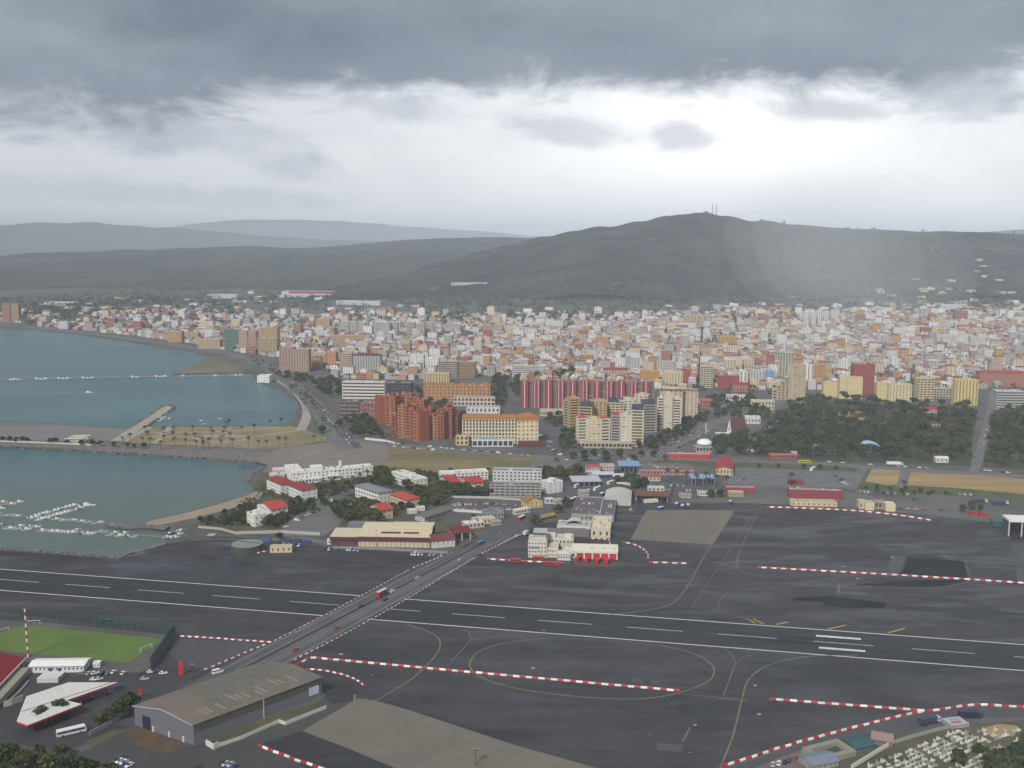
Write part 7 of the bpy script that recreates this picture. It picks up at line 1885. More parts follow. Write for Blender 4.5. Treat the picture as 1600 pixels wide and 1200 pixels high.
tower(1530, 604, 76, 582, 'long pinkish brick block with red roof at the right edge of the town', (0.38, 0.17, 0.11), (0.32, 0.06, 0.06), -6, 20, 'plain', kind='hip', rh=3)
tower(1556, 640, 44, 612, 'low dark and white modern block right of the park road', (0.4, 0.4, 0.38), (0.55, 0.54, 0.5), -6, 20, 'band')
tower(1463, 543, 32, 524, 'pale tower block left of the brown arch roof in the right background', LG, GREYW, -6, 16, 'plain')
tower(1516, 545, 24, 527, 'pale tower block right of its twin in the right background', LG, GREYW, -6, 16, 'plain')
tower(1410, 526, 20, 511, 'small white twin tower in the right background', WHITE, LG, -6, 15, 'plain')
tower(1439, 527, 20, 512, 'small brown square tower in the right background', (0.26, 0.13, 0.09), TAN, -6, 15, 'plain')
tower(1491, 508, 20, 486, 'lone brick brown tower near the far right woods', (0.30, 0.14, 0.10), TAN, -6, 18, 'plain')
for k in range(4): tower(1255 + 10 * k, 516 - k, 9, 487, ['leftmost', 'second', 'third', 'rightmost'][k] + ' white slab of the four tall ones in the hazy background', (0.62, 0.62, 0.61), LG, -6, 14, 'strip')
tower(1350, 503, 40, 493, 'wide white sports hall in the hazy right background', (0.6, 0.6, 0.6), LG, -6, 30, 'blank', 'sports_hall', cat='hall', nshed=0)
# --- centre background
for k in range(4): tower(1070 + 11 * k, 511, 10, 493, ['leftmost', 'second', 'third', 'rightmost'][k] + ' tan tower of four in a row in the centre background', (0.48, 0.38, 0.25), TAN, -6, 16, 'strip')
tower(1171, 511, 14, 495, 'left brown tower of the pair right of the tan row', (0.36, 0.24, 0.15), TAN, -6, 16)
tower(1187, 511, 14, 494, 'right rosy tower of the pair right of the tan row', (0.36, 0.16, 0.13), TAN, -6, 16)
for (u, v, du, vt, lab, c, st, kd) in ((905, 571, 22, 555, 'ochre square block in the old town above the red slabs', OCHRE, 'grid', 'flat'), (942, 593, 38, 577, 'cream block with wide dark red roof behind the red slabs', (0.55, 0.46, 0.34), 'grid', 'hip'), (1000, 600, 30, 580, 'ochre terrace between the red slabs and the cream resort', OCHRE, 'plain', 'flat'), (1035, 602, 32, 582, 'cream block with a brick stair tower right of the ochre terrace', CREAM, 'plain', 'flat'), (1067, 602, 12, 577, 'narrow brick red stair tower beside the cream block', BRICK, 'blank', 'flat'),
        (1094, 606, 20, 573, 'tall cream striped tower between the resort and the red terrace', (0.46, 0.42, 0.30), 'balcony', 'flat'), (1122, 606, 32, 587, 'dark red terrace in the old town right of the cream tower', (0.30, 0.055, 0.05), 'plain', 'flat'), (800, 590, 42, 572, 'white banded office block left of the wooded square', (0.58, 0.56, 0.52), 'band', 'flat'), (1122, 541, 30, 526, 'orange twin block in the old town centre', (0.50, 0.28, 0.09), 'strip', 'flat'), (1078, 550, 22, 537, 'orange low block left of the orange twin block', (0.50, 0.30, 0.13), 'plain', 'flat'),
        (930, 541, 20, 527, 'orange house block in the middle of the old town', (0.50, 0.29, 0.11), 'plain', 'flat'), (955, 536, 26, 521, 'peach long block in the middle of the old town', (0.52, 0.36, 0.18), 'plain', 'flat'), (903, 534, 16, 516, 'dusty red block in the left of the old town', (0.34, 0.15, 0.12), 'plain', 'flat'), (1155, 606, 12, 580, 'narrow white block left of the dark red terrace end', WHITE, 'strip', 'flat'), (1172, 604, 22, 580, 'white and grey striped block near the slim tower', LG, 'strip', 'flat'), (1196, 600, 14, 580, 'pale blue small block left of the slim tower', (0.25, 0.36, 0.55), 'plain', 'flat'),
        (1145, 612, 24, 600, 'low rosy terrace at the head of the avenue', (0.40, 0.16, 0.12), 'plain', 'hip')):
    tower(u, v, du, vt, lab, c, (0.30, 0.035, 0.04) if kd == 'hip' else SAND, -6, 15, st, kind=kd)
# --- left background and seafront
for (u, v, du, vt, lab, c, st) in ((351, 547, 24, 515, 'green and white striped tower on the far seafront', (0.12, 0.24, 0.19), 'band'), (374, 550, 13, 517, 'left pink slab of the seafront pair', (0.56, 0.36, 0.28), 'balcony'), (387, 550, 14, 518, 'right pink slab of the seafront pair', (0.52, 0.32, 0.24), 'balcony'), (403, 553, 30, 528, 'tan seafront block right of the pink pair', (0.46, 0.36, 0.22), 'grid'), (407, 541, 27, 513, 'tan tower behind the seafront blocks', (0.44, 0.30, 0.17), 'plain'),
        (437, 580, 22, 543, 'left half of the big grey-pink slab above the seafront road', (0.36, 0.24, 0.19), 'plain'), (459, 581, 24, 546, 'right half of the big grey-pink slab with vertical bays', (0.40, 0.29, 0.20), 'strip'), (487, 574, 22, 552, 'cream end of the pink block right of the big slab', (0.54, 0.42, 0.30), 'strip'), (509, 574, 16, 551, 'salmon end of the pink block right of the big slab', (0.46, 0.22, 0.13), 'blank'), (531, 582, 19, 553, 'narrow cream tower left of the maroon roofed block', (0.48, 0.38, 0.29), 'balcony'),
        (494, 525, 22, 499, 'lone tan tower in the left middle of the town', (0.46, 0.30, 0.17), 'plain'), (517, 536, 62, 524, 'long tan terrace below the three grey towers', (0.46, 0.30, 0.17), 'plain'), (543, 551, 32, 536, 'white block with dark vertical strips left of the white houses', (0.58, 0.55, 0.50), 'strip'), (662, 598, 40, 584, 'cream colonnaded block behind the orange hotel', (0.55, 0.42, 0.22), 'strip'), (685, 590, 30, 565, 'grey balconied block behind the orange hotel', (0.33, 0.29, 0.24), 'balcony'), (716, 590, 26, 566, 'brown balconied block right of the grey one', (0.36, 0.24, 0.14), 'balcony'), (640, 577, 22, 555, 'white block in the left old town', WHITE, 'plain'), (664, 577, 22, 560, 'white stepped block beside the taller white block', WHITE, 'plain'),
        (531, 524, 14, 503, 'left grey-white tower of the first group of three', LG, 'balcony'), (546, 524, 12, 503, 'middle grey-white tower of the first group of three', LG, 'balcony'), (559, 524, 13, 504, 'right grey-white tower of the first group of three', LG, 'balcony'), (584, 527, 13, 504, 'left tower of the second grey group', (0.50, 0.46, 0.42), 'balcony'), (597, 531, 12, 505, 'middle tower of the second grey group', LG, 'balcony'), (610, 530, 12, 504, 'right tower of the second grey group', (0.48, 0.46, 0.40), 'balcony'), (636, 529, 12, 504, 'left tower of the third grey group', (0.44, 0.42, 0.40), 'balcony'), (651, 532, 12, 505, 'middle tower of the third grey group', (0.50, 0.45, 0.42), 'balcony'), (664, 530, 13, 505, 'right tower of the third grey group', (0.48, 0.45, 0.44), 'balcony'),
        (4, 504, 13, 475, 'left brown half of the twin tower on the far left shore', (0.34, 0.17, 0.11), 'plain'), (17, 504, 13, 475, 'right tan half of the twin tower on the far left shore', (0.36, 0.25, 0.17), 'plain'), (262, 535, 22, 518, 'orange block among the far seafront houses', (0.46, 0.28, 0.12), 'plain'), (286, 532, 24, 520, 'tan low block behind the far seafront', (0.44, 0.33, 0.22), 'plain'), (92, 514, 14, 503, 'pale blue-white house on the far left promenade', (0.55, 0.58, 0.60), 'plain'), (310, 545, 34, 531, 'tan terrace left of the green tower', (0.44, 0.34, 0.23), 'plain')):
    tower(u, v, du, vt, lab, c, GREYW, -6, 15, st)
tower(550, 582, 45, 555, 'grey slab with vertical bays under a dark maroon roof', (0.40, 0.38, 0.38), (0.15, 0.03, 0.035), -6, 14, 'strip', kind='hip', rh=3)
B, F, w, d, h = block('factory_hall', 'long white factory with a red roof stripe at the foot of the far hills', 'factory', 440, 464, 80, -8, 60, 455, 2, 18, 4, (0.52, 0.52, 0.52), (0.42, 0.40, 0.40), .1, .2, par=0, done=False)
F.box(B.new('red_stripe', (0.32, 0.05, 0.06)), w * .15, w, -.6, -.05, h * .62, h + .5); B.done()
for (u, v, du, lab) in ((525, 476, 34, 'left pale factory shed below the far hills'), (558, 477, 36, 'right pale factory shed below the far hills'), (330, 466, 40, 'pale greenhouse shed left of the red striped factory'), (70, 478, 44, 'pale long shed in the far left suburbs'), (1470, 482, 40, 'pale shed in the far right suburbs')):
    block('factory_shed', lab, 'shed', u, v, du, -8, 45, v - 6, 1, 8, 3, (0.48, 0.48, 0.48), (0.50, 0.49, 0.48), .1, .2, par=0)
def hill_block():
    k = G(705, 441); y = 4350; x0 = (705 - 800) / FOC * y; x1 = (762 - 800) / FOC * y; z = ground_z((x0 + x1) / 2, y) - 2
    B = Bld('hill_terrace', 'long white terrace alone on the dark hillside left of the summit', 'building', (x0, y, z)); F = Fr(x0, y, 0)
    zb = z
    walls(B, F, 0, x1 - x0, 0, 14, zb, zb + 13, 2, 20, 2, (0.55, 0.54, 0.53), .4, .4); flat_roof(B, F, 0, x1 - x0, 0, 14, zb + 13, LG, WHITE, .5); B.done()
hill_block()
for u, lab in ((1104.5, 'left thin mast on the hill summit'), (1111, 'right thin mast on the hill summit')):
    x = (u - 800) / FOC * 5370; z = ground_z(x, 5300); o = tag(empty('radio_mast', (x, 5300, z - 3)), lab, 'mast')
    mb = MB(); mb.tube((0, 0, 0), (0, 0, 58), 2.0, 1.0, 6); mb.build('mast_tube', METAL, o, (0.14, 0.14, 0.15))
    for zz in (30, 42): 
        mb = MB(); mb.box(0, 0, zz, zz + 3, 5, 5, 0, None, True); mb.build('antenna_drum', METAL, o, (0.25, 0.25, 0.26))
x = (1096 - 800) / FOC * 5370; z = ground_z(x, 5300); B = Bld('summit_station', 'small low station beside the masts on the hill summit', 'building', (x, 5300, z)); F = Fr(x, 5300, 0); walls(B, F, -14, 10, 0, 10, z - 4, z + 7, 1, 4, 2, GREYW); flat_roof(B, F, -14, 10, 0, 10, z + 7, GREYW, GREYW, .4); B.done()

# ================================================================== THE TOWN: HOUSES
LOWER = [(-60, 500), (0, 503), (100, 513), (200, 523), (300, 536), (340, 546), (440, 558), (530, 592), (640, 594), (760, 586), (800, 592), (880, 600), (1000, 604), (1080, 612), (1150, 622), (1205, 622), (1260, 612), (1420, 614), (1530, 612), (1650, 624)]
UPPER = [(-60, 474), (0, 472), (200, 462), (400, 456), (600, 474), (800, 483), (1000, 480), (1150, 462), (1300, 448), (1450, 446), (1650, 448)]
def lin(x, tab):
    if x <= tab[0][0]: return tab[0][1]
    for (x0, y0), (x1, y1) in zip(tab, tab[1:]):
        if x <= x1: return y0 + (y1 - y0) * (x - x0) / (x1 - x0)
    return tab[-1][1]
HW = [((0.62, 0.61, 0.60), 'white', 9), ((0.40, 0.39, 0.375), 'pale grey', 4.5), ((0.56, 0.46, 0.31), 'cream', 4), ((0.46, 0.28, 0.13), 'ochre', 1.6), ((0.34, 0.15, 0.10), 'brick', 1.5), ((0.44, 0.33, 0.28), 'rosy', 2)]
HR = [((0.22, 0.085, 0.065), 'red tiled', 4), ((0.28, 0.145, 0.10), 'terracotta', 4), ((0.47, 0.46, 0.44), 'white flat', 3.6), ((0.22, 0.22, 0.22), 'grey flat', 4), ((0.38, 0.27, 0.21), 'tan', 2.5)]
def wpick(r, tab):
    t = sum(k[2] for k in tab); q = r.uniform(0, t)
    for k in tab:
        q -= k[2]
        if q <= 0: return k
    return tab[-1]
# prototypes for the houses one can pick out
def house_proto(k):
    r = random.Random(100 + k); w = r.uniform(10, 15); d = r.uniform(10, 14); fl = r.choice([2, 2, 3, 3, 4]); h = fl * 3.1; F = Fr(-w / 2, -d / 2, 0)
    wm, pm, rm = MB(), MB(), MB()
    for p0, p1, c in (((0, 0), (w, 0), 3), ((w, 0), (w, d), 3), ((0, d), (0, 0), 3)):
        facade(wm, pm, F(*p0), F(*p1), 0, h, fl, c, .36, .45)
    facade(wm, pm, F(w, d), F(0, d), 0, h, 0, 0)
    pitched = k % 2 == 0
    if pitched:
        class _B: pass
        b = _B(); mbs = {'roof': rm, 'wall': wm}; b.part = lambda n, c=None, m=None, many=False: mbs[n]
        (gable if k % 4 == 0 else lambda *a, **q: hip(a[0], a[1], a[2], a[3], a[4], a[5], a[6], a[7], a[8], .5))(b, F, 0, w, 0, d, h, 2.2, None, None)
    else:
        rm.quad(F(0, 0, h), F(w, 0, h), F(w, d, h), F(0, d, h))
        for a0, a1, b0, b1 in ((0, w, -.05, .25), (0, w, d - .25, d + .05), (0, .25, .25, d - .25), (w - .25, w, .25, d - .25)):
            wm.prism([F(a0, b0), F(a1, b0), F(a1, b1), F(a0, b1)], h - .3, h + .8, True)
        wm.prism([F(w * .2, d * .5), F(w * .5, d * .5), F(w * .5, d * .8), F(w * .2, d * .8)], h, h + 2.4, False)
    return wm.mesh('wall', PAINT), pm.mesh('window_panes', GLASS), rm.mesh('roof', ROOFM), pitched, max(w, d), fl
HP = [house_proto(k) for k in range(12)]
def near_of(u, v):
    for lim, t in ((300, 'on the far promenade'), (440, 'behind the green seafront tower'), (540, 'behind the big grey-pink slab'), (700, 'behind the orange hotel'), (830, 'behind the wooded square'), (950, 'above the left end of the red slabs'), (1040, 'above the right end of the red slabs'), (1130, 'above the cream resort towers'), (1250, 'around the slim grey-cream tower'), (1350, 'behind the cream gateway block'), (1450, 'behind the cream twin blocks'), (1520, 'behind the ornate yellow block')):
        if u < lim: return t
    return 'above the long pink block at the right'
def make_town():
    r = random.Random(77); lots = []; ya = R(-11); e = Vector((math.cos(ya), math.sin(ya))); q = Vector((-e.y, e.x))
    for (y0, y1, sx, sy, keep) in ((1500, 2350, 13, 13.5, .95), (2350, 3200, 16, 17, .92), (3200, 4600, 30, 34, .55)):
        n = int(3600 / sx)
        b = -900.0
        s1 = y0 / 1.0 - 700
        for j in range(int((y1 - y0 + 1400) / sy)):
            for i in range(-n, n):
                a = i * sx + (i // 5) * 7.0; bb = s1 + j * sy + (j // 2) * 7.0
                p = e * a + q * bb + Vector((r.uniform(-.8, .8), r.uniform(-.8, .8)))
                if not (y0 <= p.y + (260 * mnoise.noise(Vector((p.x / 330, p.y / 330, 2.2))) if y1 > 2400 else 0) < y1): continue
                u, v = P(p.x, p.y)
                if u < -50 or u > 1650: continue
                lo = lin(u, LOWER); up = lin(u, UPPER)
                if v > lo or v < up: continue
                dens = keep
                if v < 528: dens *= max(.10, min(1.0, (v - up) / (528 - up))) ** 1.25
                if u < 440 and v < 505: dens *= .6
                nz = mnoise.noise(Vector((p.x / 260, p.y / 260, 1.7)))
                if nz > .34: dens *= .22
                if v < 476 and u > 1080 and mnoise.noise(Vector((p.x / 420, p.y / 420, 5.2))) < .12: continue
                if r.random() > dens: continue
                lots.append((p, u, v, sx, sy))
    foot = FOOT; cell = {}
    for fx, fy, fr in foot: cell.setdefault((int(fx // 120), int(fy // 120)), []).append((fx, fy, fr))
    def clear(p, rad):
        cx, cy = int(p.x // 120), int(p.y // 120)
        for ix in (cx - 1, cx, cx + 1):
            for iy in (cy - 1, cy, cy + 1):
                for fx, fy, fr in cell.get((ix, iy), ()):
                    if (p.x - fx) ** 2 + (p.y - fy) ** 2 < (fr * .85 + rad) ** 2: return False
        return True
    lots = [l for l in lots if clear(l[0], 6)]
    lots.sort(key=lambda l: -l[2])
    vis = [l for l in lots if 0 <= l[1] <= 1600]
    singles = set(id(l) for l in vis[:300])
    big = MB(); nbox = 0
    for l in lots:
        p, u, v, sx, sy = l
        wc, wn, _ = wpick(r, HW); rc, rn, _ = wpick(r, HR)
        jt = r.uniform(.88, 1.12); wc = tuple(c * jt for c in wc)
        if id(l) in singles:
            k = r.randrange(12); wm, pm, rm, pitched, size, fl = HP[k]
            if pitched and 'flat' in rn: rc, rn, _ = HR[r.randrange(2)]
            if not pitched and 'tiled' in rn: rc, rn, _ = HR[2]
            o = empty('town_house', (p.x, p.y, 0), ya + r.choice((0, math.pi / 2)) + r.uniform(-.05, .05))
            s = r.uniform(.85, 1.1); o.scale = (s, s, s * r.uniform(.9, 1.15))
            tag(o, f'{wn} {["two", "three", "four"][fl - 2]}-storey house with {rn} roof {near_of(u, v)}', 'house', 'houses of the old town ' + near_of(u, v))
            wo = link('wall', wm, o, wc); link('window_panes', pm, wo)['kind'] = 'stuff'; link('roof', rm, o, rc)
            continue
        w = sx * r.uniform(.8, 1.04); d = sy * r.uniform(.75, 1.02); h = r.choice((3.5, 5, 6.5, 6.5, 7, 9.5, 10, 13)) * (1.0 if v > 500 else .8)
        if r.random() < .09 and v > 488: h = r.uniform(14, 25); w *= r.uniform(1.2, 1.7)
        z = ground_z(p.x, p.y) if p.y > 3800 else 0.0
        yaw = ya + r.uniform(-.08, .08); F = Fr(p.x, p.y, yaw); w2, d2 = w / 2, d / 2
        big.prism([F(-w2, -d2), F(w2, -d2), F(w2, d2), F(-w2, d2)], z - 1, z + h, False, wc, False)
        nbox += 1
        if r.random() < .4:
            m = 1.4 + .05 * w
            A, Bq, C, D = F(-w2 - .3, -d2 - .3, z + h), F(w2 + .3, -d2 - .3, z + h), F(w2 + .3, d2 + .3, z + h), F(-w2 - .3, d2 + .3, z + h); E1, E2 = F(-w2 * .5, 0, z + h + m), F(w2 * .5, 0, z + h + m)
            big.quad(A, Bq, E2, E1, rc); big.quad(C, D, E1, E2, rc); big.tri(Bq, C, E2, rc); big.tri(D, A, E1, rc)
        else:
            if 'tiled' in rn: rc = HR[2][0] if r.random() < .6 else rc
            big.quad(F(-w2, -d2, z + h), F(w2, -d2, z + h), F(w2, d2, z + h), F(-w2, d2, z + h), rc)
            if r.random() < .5:
                a = r.uniform(-w2, 0); big.prism([F(a, 0), F(a + w * .3, 0), F(a + w * .3, d * .3), F(a, d * .3)], z + h, z + h + 2.3, False, wc)
        if p.y < 3000:
            nf = max(1, int(h / 3.1)); nw = max(2, int(w / 4))
            for f in range(nf):
                for k in range(nw):
                    a = -w2 + w * (k + .32) / nw; zb = z + h * (f + .3) / nf; zt = zb + h / nf * .45; b_ = a + w / nw * .36
                    big.quad(F(a, -d2 - .03, zb), F(b_, -d2 - .03, zb), F(b_, -d2 - .03, zt), F(a, -d2 - .03, zt), (0.045, 0.045, 0.05))
    o = big.build('distant_houses', attr_mat('house_tint'))
    tag(o, 'mass of small white and red roofed houses filling the town behind', 'houses', kind='stuff')
    return lots
LOTS = make_town()

# ================================================================== TREES
def scatter_px(poly, n, mind, seed, avoid=True):
    """n spread-out ground points inside a photograph polygon"""
    r = random.Random(seed); pts = [Vector(p) for p in px(*poly)]; xs = [p.x for p in pts]; ys = [p.y for p in pts]; out = []
    def inside(p):
        c = False; j = len(pts) - 1
        for i in range(len(pts)):
            if ((pts[i].y > p.y) != (pts[j].y > p.y)) and (p.x < (pts[j].x - pts[i].x) * (p.y - pts[i].y) / (pts[j].y - pts[i].y) + pts[i].x): c = not c
            j = i
        return c
    t = 0
    while len(out) < n and t < n * 40:
        t += 1; p = Vector((r.uniform(min(xs), max(xs)), r.uniform(min(ys), max(ys))))
        if not inside(p) or any((p - q).length < mind for q in out): continue
        if avoid and any((p.x - fx) ** 2 + (p.y - fy) ** 2 < (fr * .8 + 1.5) ** 2 for fx, fy, fr in FOOT): continue
        out.append(p)
    return out
def grove(kind, poly, n, mind, size, label, group, seed, avoid=True, anchors=None, name=None):
    pts = sorted(scatter_px(poly, n, mind, seed, avoid), key=lambda p: P(p.x, p.y)[0])
    for i, p in enumerate(pts):
        u, v = P(p.x, p.y); extra = ''
        if anchors:
            extra = min(anchors, key=lambda q: (q[0] - u) ** 2 + 4 * (q[1] - v) ** 2)[2]
        elif len(pts) <= 39:
            extra = f', {ordinal(i + 1)} from the left'
        tree(kind, 0, 0, label + extra, group, size, at=(p.x, p.y, 0), name=name)
PARK = [(1165, 705, ' near the church corner'), (1200, 690, ' beside the park avenue'), (1215, 710, ' behind the kiosk row'), (1260, 700, ' round the small sandy clearing'), (1260, 672, ' between the avenue and the clearings'), (1300, 712, ' left of the blue stage by the road'), (1320, 680, ' below the large sandy clearing'), (1345, 716, ' in front of the blue stage'), (1370, 690, ' just behind the blue stage'), (1400, 714, ' above the white articulated lorry'), (1420, 675, ' below the red roofed house'), (1450, 700, ' in the middle of the right half'), (1480, 672, ' round the upper sandy patch'), (1500, 705, ' close to the park road'), (1480, 720, ' by the small white hut'), (1510, 680, ' at the upper bend of the park road')]
FARPARK = [(1225, 645, ' by the cascading block'), (1260, 635, ' below the orange block'), (1290, 640, ' left of the large sandy clearing'), (1330, 632, ' before the cream gateway block'), (1370, 650, ' right of the large sandy clearing'), (1390, 635, ' before the left twin block'), (1420, 640, ' before the wide twin block'), (1450, 650, ' round the red roofed house'), (1480, 640, ' before the grey-cream terrace'), (1515, 648, ' before the ornate yellow block')]
RPARK = [(1555, 670, ' at its far left'), (1555, 700, ' beside the road bend'), (1555, 725, ' at its near left'), (1590, 665, ' at its far side'), (1590, 695, ' in its middle'), (1590, 725, ' along the lower road'), (1640, 690, ' at the right edge')]
grove('pine', [(1150, 712), (1185, 690), (1215, 655), (1300, 660), (1340, 668), (1420, 662), (1515, 668), (1514, 722), (1330, 718), (1200, 713)], 165, 7.5, 1.45, 'dark park pine', 'pines of the park', 41, anchors=PARK)
grove('pine', [(1218, 650), (1235, 632), (1300, 625), (1420, 632), (1525, 642), (1518, 666), (1420, 660), (1355, 655), (1300, 660)], 70, 9, 1.4, 'dark far park pine', 'far pines of the park', 42, anchors=FARPARK)
grove('pine', [(1545, 728), (1552, 660), (1600, 655), (1680, 690), (1680, 738), (1600, 732)], 60, 7.5, 1.45, 'dark pine of the wood right of the park road', 'pines right of the park road', 43, anchors=RPARK)
grove('broad', [(585, 735), (620, 752), (650, 770), (625, 770), (590, 755)], 12, 5, 1.15, 'leafy tree behind the grey roofed white block', 'trees behind the grey roofed block', 51)
grove('broad', [(517, 800), (575, 792), (592, 806), (592, 817), (530, 815)], 20, 4, 1.15, 'dark bushy tree of the clump below the dark roofed white house', 'trees of the dark clump above the maroon hall', 52, name='garden_tree')
grove('broad', [(560, 788), (590, 796), (592, 800), (556, 800)], 6, 4, 1.1, 'bushy tree in front of the grey roofed white block', 'trees before the grey roofed block', 53)
grove('broad', [(640, 772), (690, 766), (770, 772), (830, 776), (835, 782), (760, 777), (705, 777), (660, 782)], 34, 5, 1.05, 'dark tree in the hedge above the car park', 'hedge trees by the car park', 54, name='hedge_tree')
grove('broad', [(460, 764), (545, 760), (580, 754), (585, 760), (540, 768), (500, 772)], 14, 6, .8, 'small tree on the lawn before the hospital', 'lawn trees before the hospital', 55)
grove('broad', [(345, 806), (395, 790), (412, 796), (392, 820), (320, 822), (310, 818)], 38, 5, .62, 'low dark shrub tree between the beach and the quay wall', 'shrub trees behind the beach', 56)
grove('broad', [(420, 815), (445, 806), (455, 812), (430, 828), (405, 830)], 8, 5, .8, 'bushy tree beside the red roofed bungalow', 'trees beside the bungalow', 57)
grove('broad', [(665, 757), (690, 752), (700, 744), (610, 742), (615, 750)], 10, 6, .9, 'tree behind the flat roofed white block', 'trees behind the flat roofed block', 58)
grove('broad', [(640, 745), (760, 738), (765, 742), (640, 750)], 10, 8, .7, 'small dark tree at the near edge of the rough field', 'small trees at the field edge', 59)
for u, v, s, lab in ((903, 746, 1.9, 'big round dark tree left of the customs canopies'), (895, 748, 1.4, 'dark tree beside the big round one left of the customs canopies'), (882, 750, 1.0, 'small tree at the corner of the white end block'), (995, 763, 1.2, 'dark tree at the left of the frontier parking yard'), (1008, 762, 1.3, 'second dark tree at the left of the frontier parking yard'), (983, 760, 1.1, 'dark tree behind the small blue canopy'), (1110, 778, 1.0, 'left shrub tree on the verge above the far apron'), (1125, 777, 1.1, 'right shrub tree on the verge above the far apron'),
                     (503, 677, 1.2, 'round dark tree at the bend of the seafront road'), (872, 803, 1.0, 'tree on the frontier road island nearest the departure hall'), (885, 793, 1.0, 'tree on the frontier road by the coaches'), (834, 820, 1.0, 'tree at the end of the tan shelter'), (1505, 800, .9, 'left tree of the scrap yard clump'), (1518, 797, .9, 'middle tree of the scrap yard clump'), (1532, 799, .8, 'right tree of the scrap yard clump'), (437, 843, .7, 'bush beside the blue container row')):
    tree('broad', u, v, lab, None, s)
grove('broad', [(525, 655), (590, 655), (600, 690), (560, 684), (530, 670)], 22, 7, 1.2, 'tree in the garden below the brown terraced block', 'garden trees below the brown block', 61, name='garden_tree')
grove('broad', [(480, 590), (532, 597), (530, 625), (500, 615)], 22, 10, 1.3, 'tree beside the seafront avenue left of the white striped block', 'trees beside the seafront avenue', 62, name='street_tree')
grove('broad', [(770, 590), (812, 585), (810, 628), (780, 640), (768, 615)], 26, 9, 1.5, 'dark tree in the wooded square left of the red slabs', 'trees of the wooded square', 63)
grove('broad', [(830, 588), (905, 586), (905, 596), (830, 594)], 16, 10, 1.6, 'tall tree rising behind the left red slabs', 'trees behind the red slabs', 64)
grove('broad', [(990, 700), (1015, 690), (1060, 672), (1070, 660), (1110, 650), (1075, 680), (1020, 708)], 34, 7, 1.1, 'tree along the avenue in front of the cream resort', 'trees along the resort avenue', 65, name='street_tree')
grove('broad', [(875, 680), (902, 676), (900, 705), (880, 705)], 10, 6, 1.2, 'tree between the cream hotel street and the resort', 'trees left of the resort', 66)
grove('broad', [(1110, 690), (1165, 680), (1160, 708), (1120, 712)], 22, 7, 1.2, 'tree by the roundabout in front of the church', 'trees before the church', 67, name='street_tree')
grove('broad', [(640, 605), (660, 605), (660, 645), (700, 650), (705, 635), (668, 628)], 14, 8, 1.2, 'tree between the orange hotel and the stepped complex', 'trees by the orange hotel', 68)
grove('broad', [(1350, 768), (1480, 776), (1480, 770), (1350, 762)], 14, 9, .5, 'low bush on the verge below the ochre lot', 'bushes below the ochre lot', 69)
grove('broad', [(1115, 655), (1150, 632), (1205, 632), (1200, 660), (1165, 672), (1150, 655)], 26, 8, 1.1, 'tree in the gardens between the church and the cascading block', 'trees behind the church', 72, name='street_tree')
grove('broad', [(1095, 630), (1140, 618), (1200, 626), (1150, 630), (1110, 645)], 18, 9, 1.1, 'tree along the head of the avenue above the church', 'trees at the head of the avenue', 73, name='street_tree')
grove('broad', [(430, 585), (480, 588), (478, 600), (440, 592)], 14, 9, 1.1, 'tree below the big grey-pink slab', 'trees below the grey-pink slab', 74)
grove('broad', [(850, 645), (882, 650), (880, 668), (856, 668)], 9, 8, 1.0, 'tree in the parking street below the red slabs', 'trees below the red slabs', 75)
grove('broad', [(700, 640), (725, 650), (722, 690), (716, 690), (712, 655)], 8, 7, 1.0, 'tree between the orange complex and the cream hotel', 'trees left of the cream hotel', 76)
grove('broad', [(1560, 640), (1620, 640), (1620, 655), (1560, 655)], 12, 8, 1.2, 'tree at the foot of the dark and white modern block', 'trees before the modern block', 77)
grove('broad', [(585, 742), (612, 746), (650, 764), (600, 762)], 12, 5, 1.0, 'leafy tree in the gardens left of the flat roofed block', 'garden trees left of the flat roofed block', 201, name='garden_tree')
grove('broad', [(440, 790), (500, 786), (520, 780), (528, 786), (500, 800), (455, 806)], 10, 6, .95, 'garden tree between the villas and the hospital drive', 'garden trees by the hospital drive', 202, name='garden_tree')
grove('broad', [(610, 800), (650, 798), (690, 788), (700, 778), (660, 780), (630, 796)], 14, 6, 1.0, 'garden tree right of the red double roof', 'garden trees right of the red roofs', 203, name='garden_tree')
grove('broad', [(840, 742), (880, 738), (884, 745), (850, 750)], 8, 6, 1.0, 'tree behind the white end block', 'trees behind the white end block', 204, name='garden_tree')
grove('broad', [(955, 742), (1000, 756), (1004, 766), (990, 768), (965, 758)], 9, 6, 1.0, 'dark tree between the coach yard and the frontier cars', 'trees between coach yard and frontier cars', 205, name='garden_tree')
grove('broad', [(880, 712), (1010, 712), (1050, 720), (1000, 724), (900, 722)], 12, 12, .95, 'small tree on the green frontier verge', 'trees on the frontier verge', 206, name='street_tree')
grove('broad', [(1160, 728), (1330, 735), (1330, 737), (1160, 731)], 8, 14, .6, 'low bush along the top of the lorry park', 'bushes above the lorry park', 207)
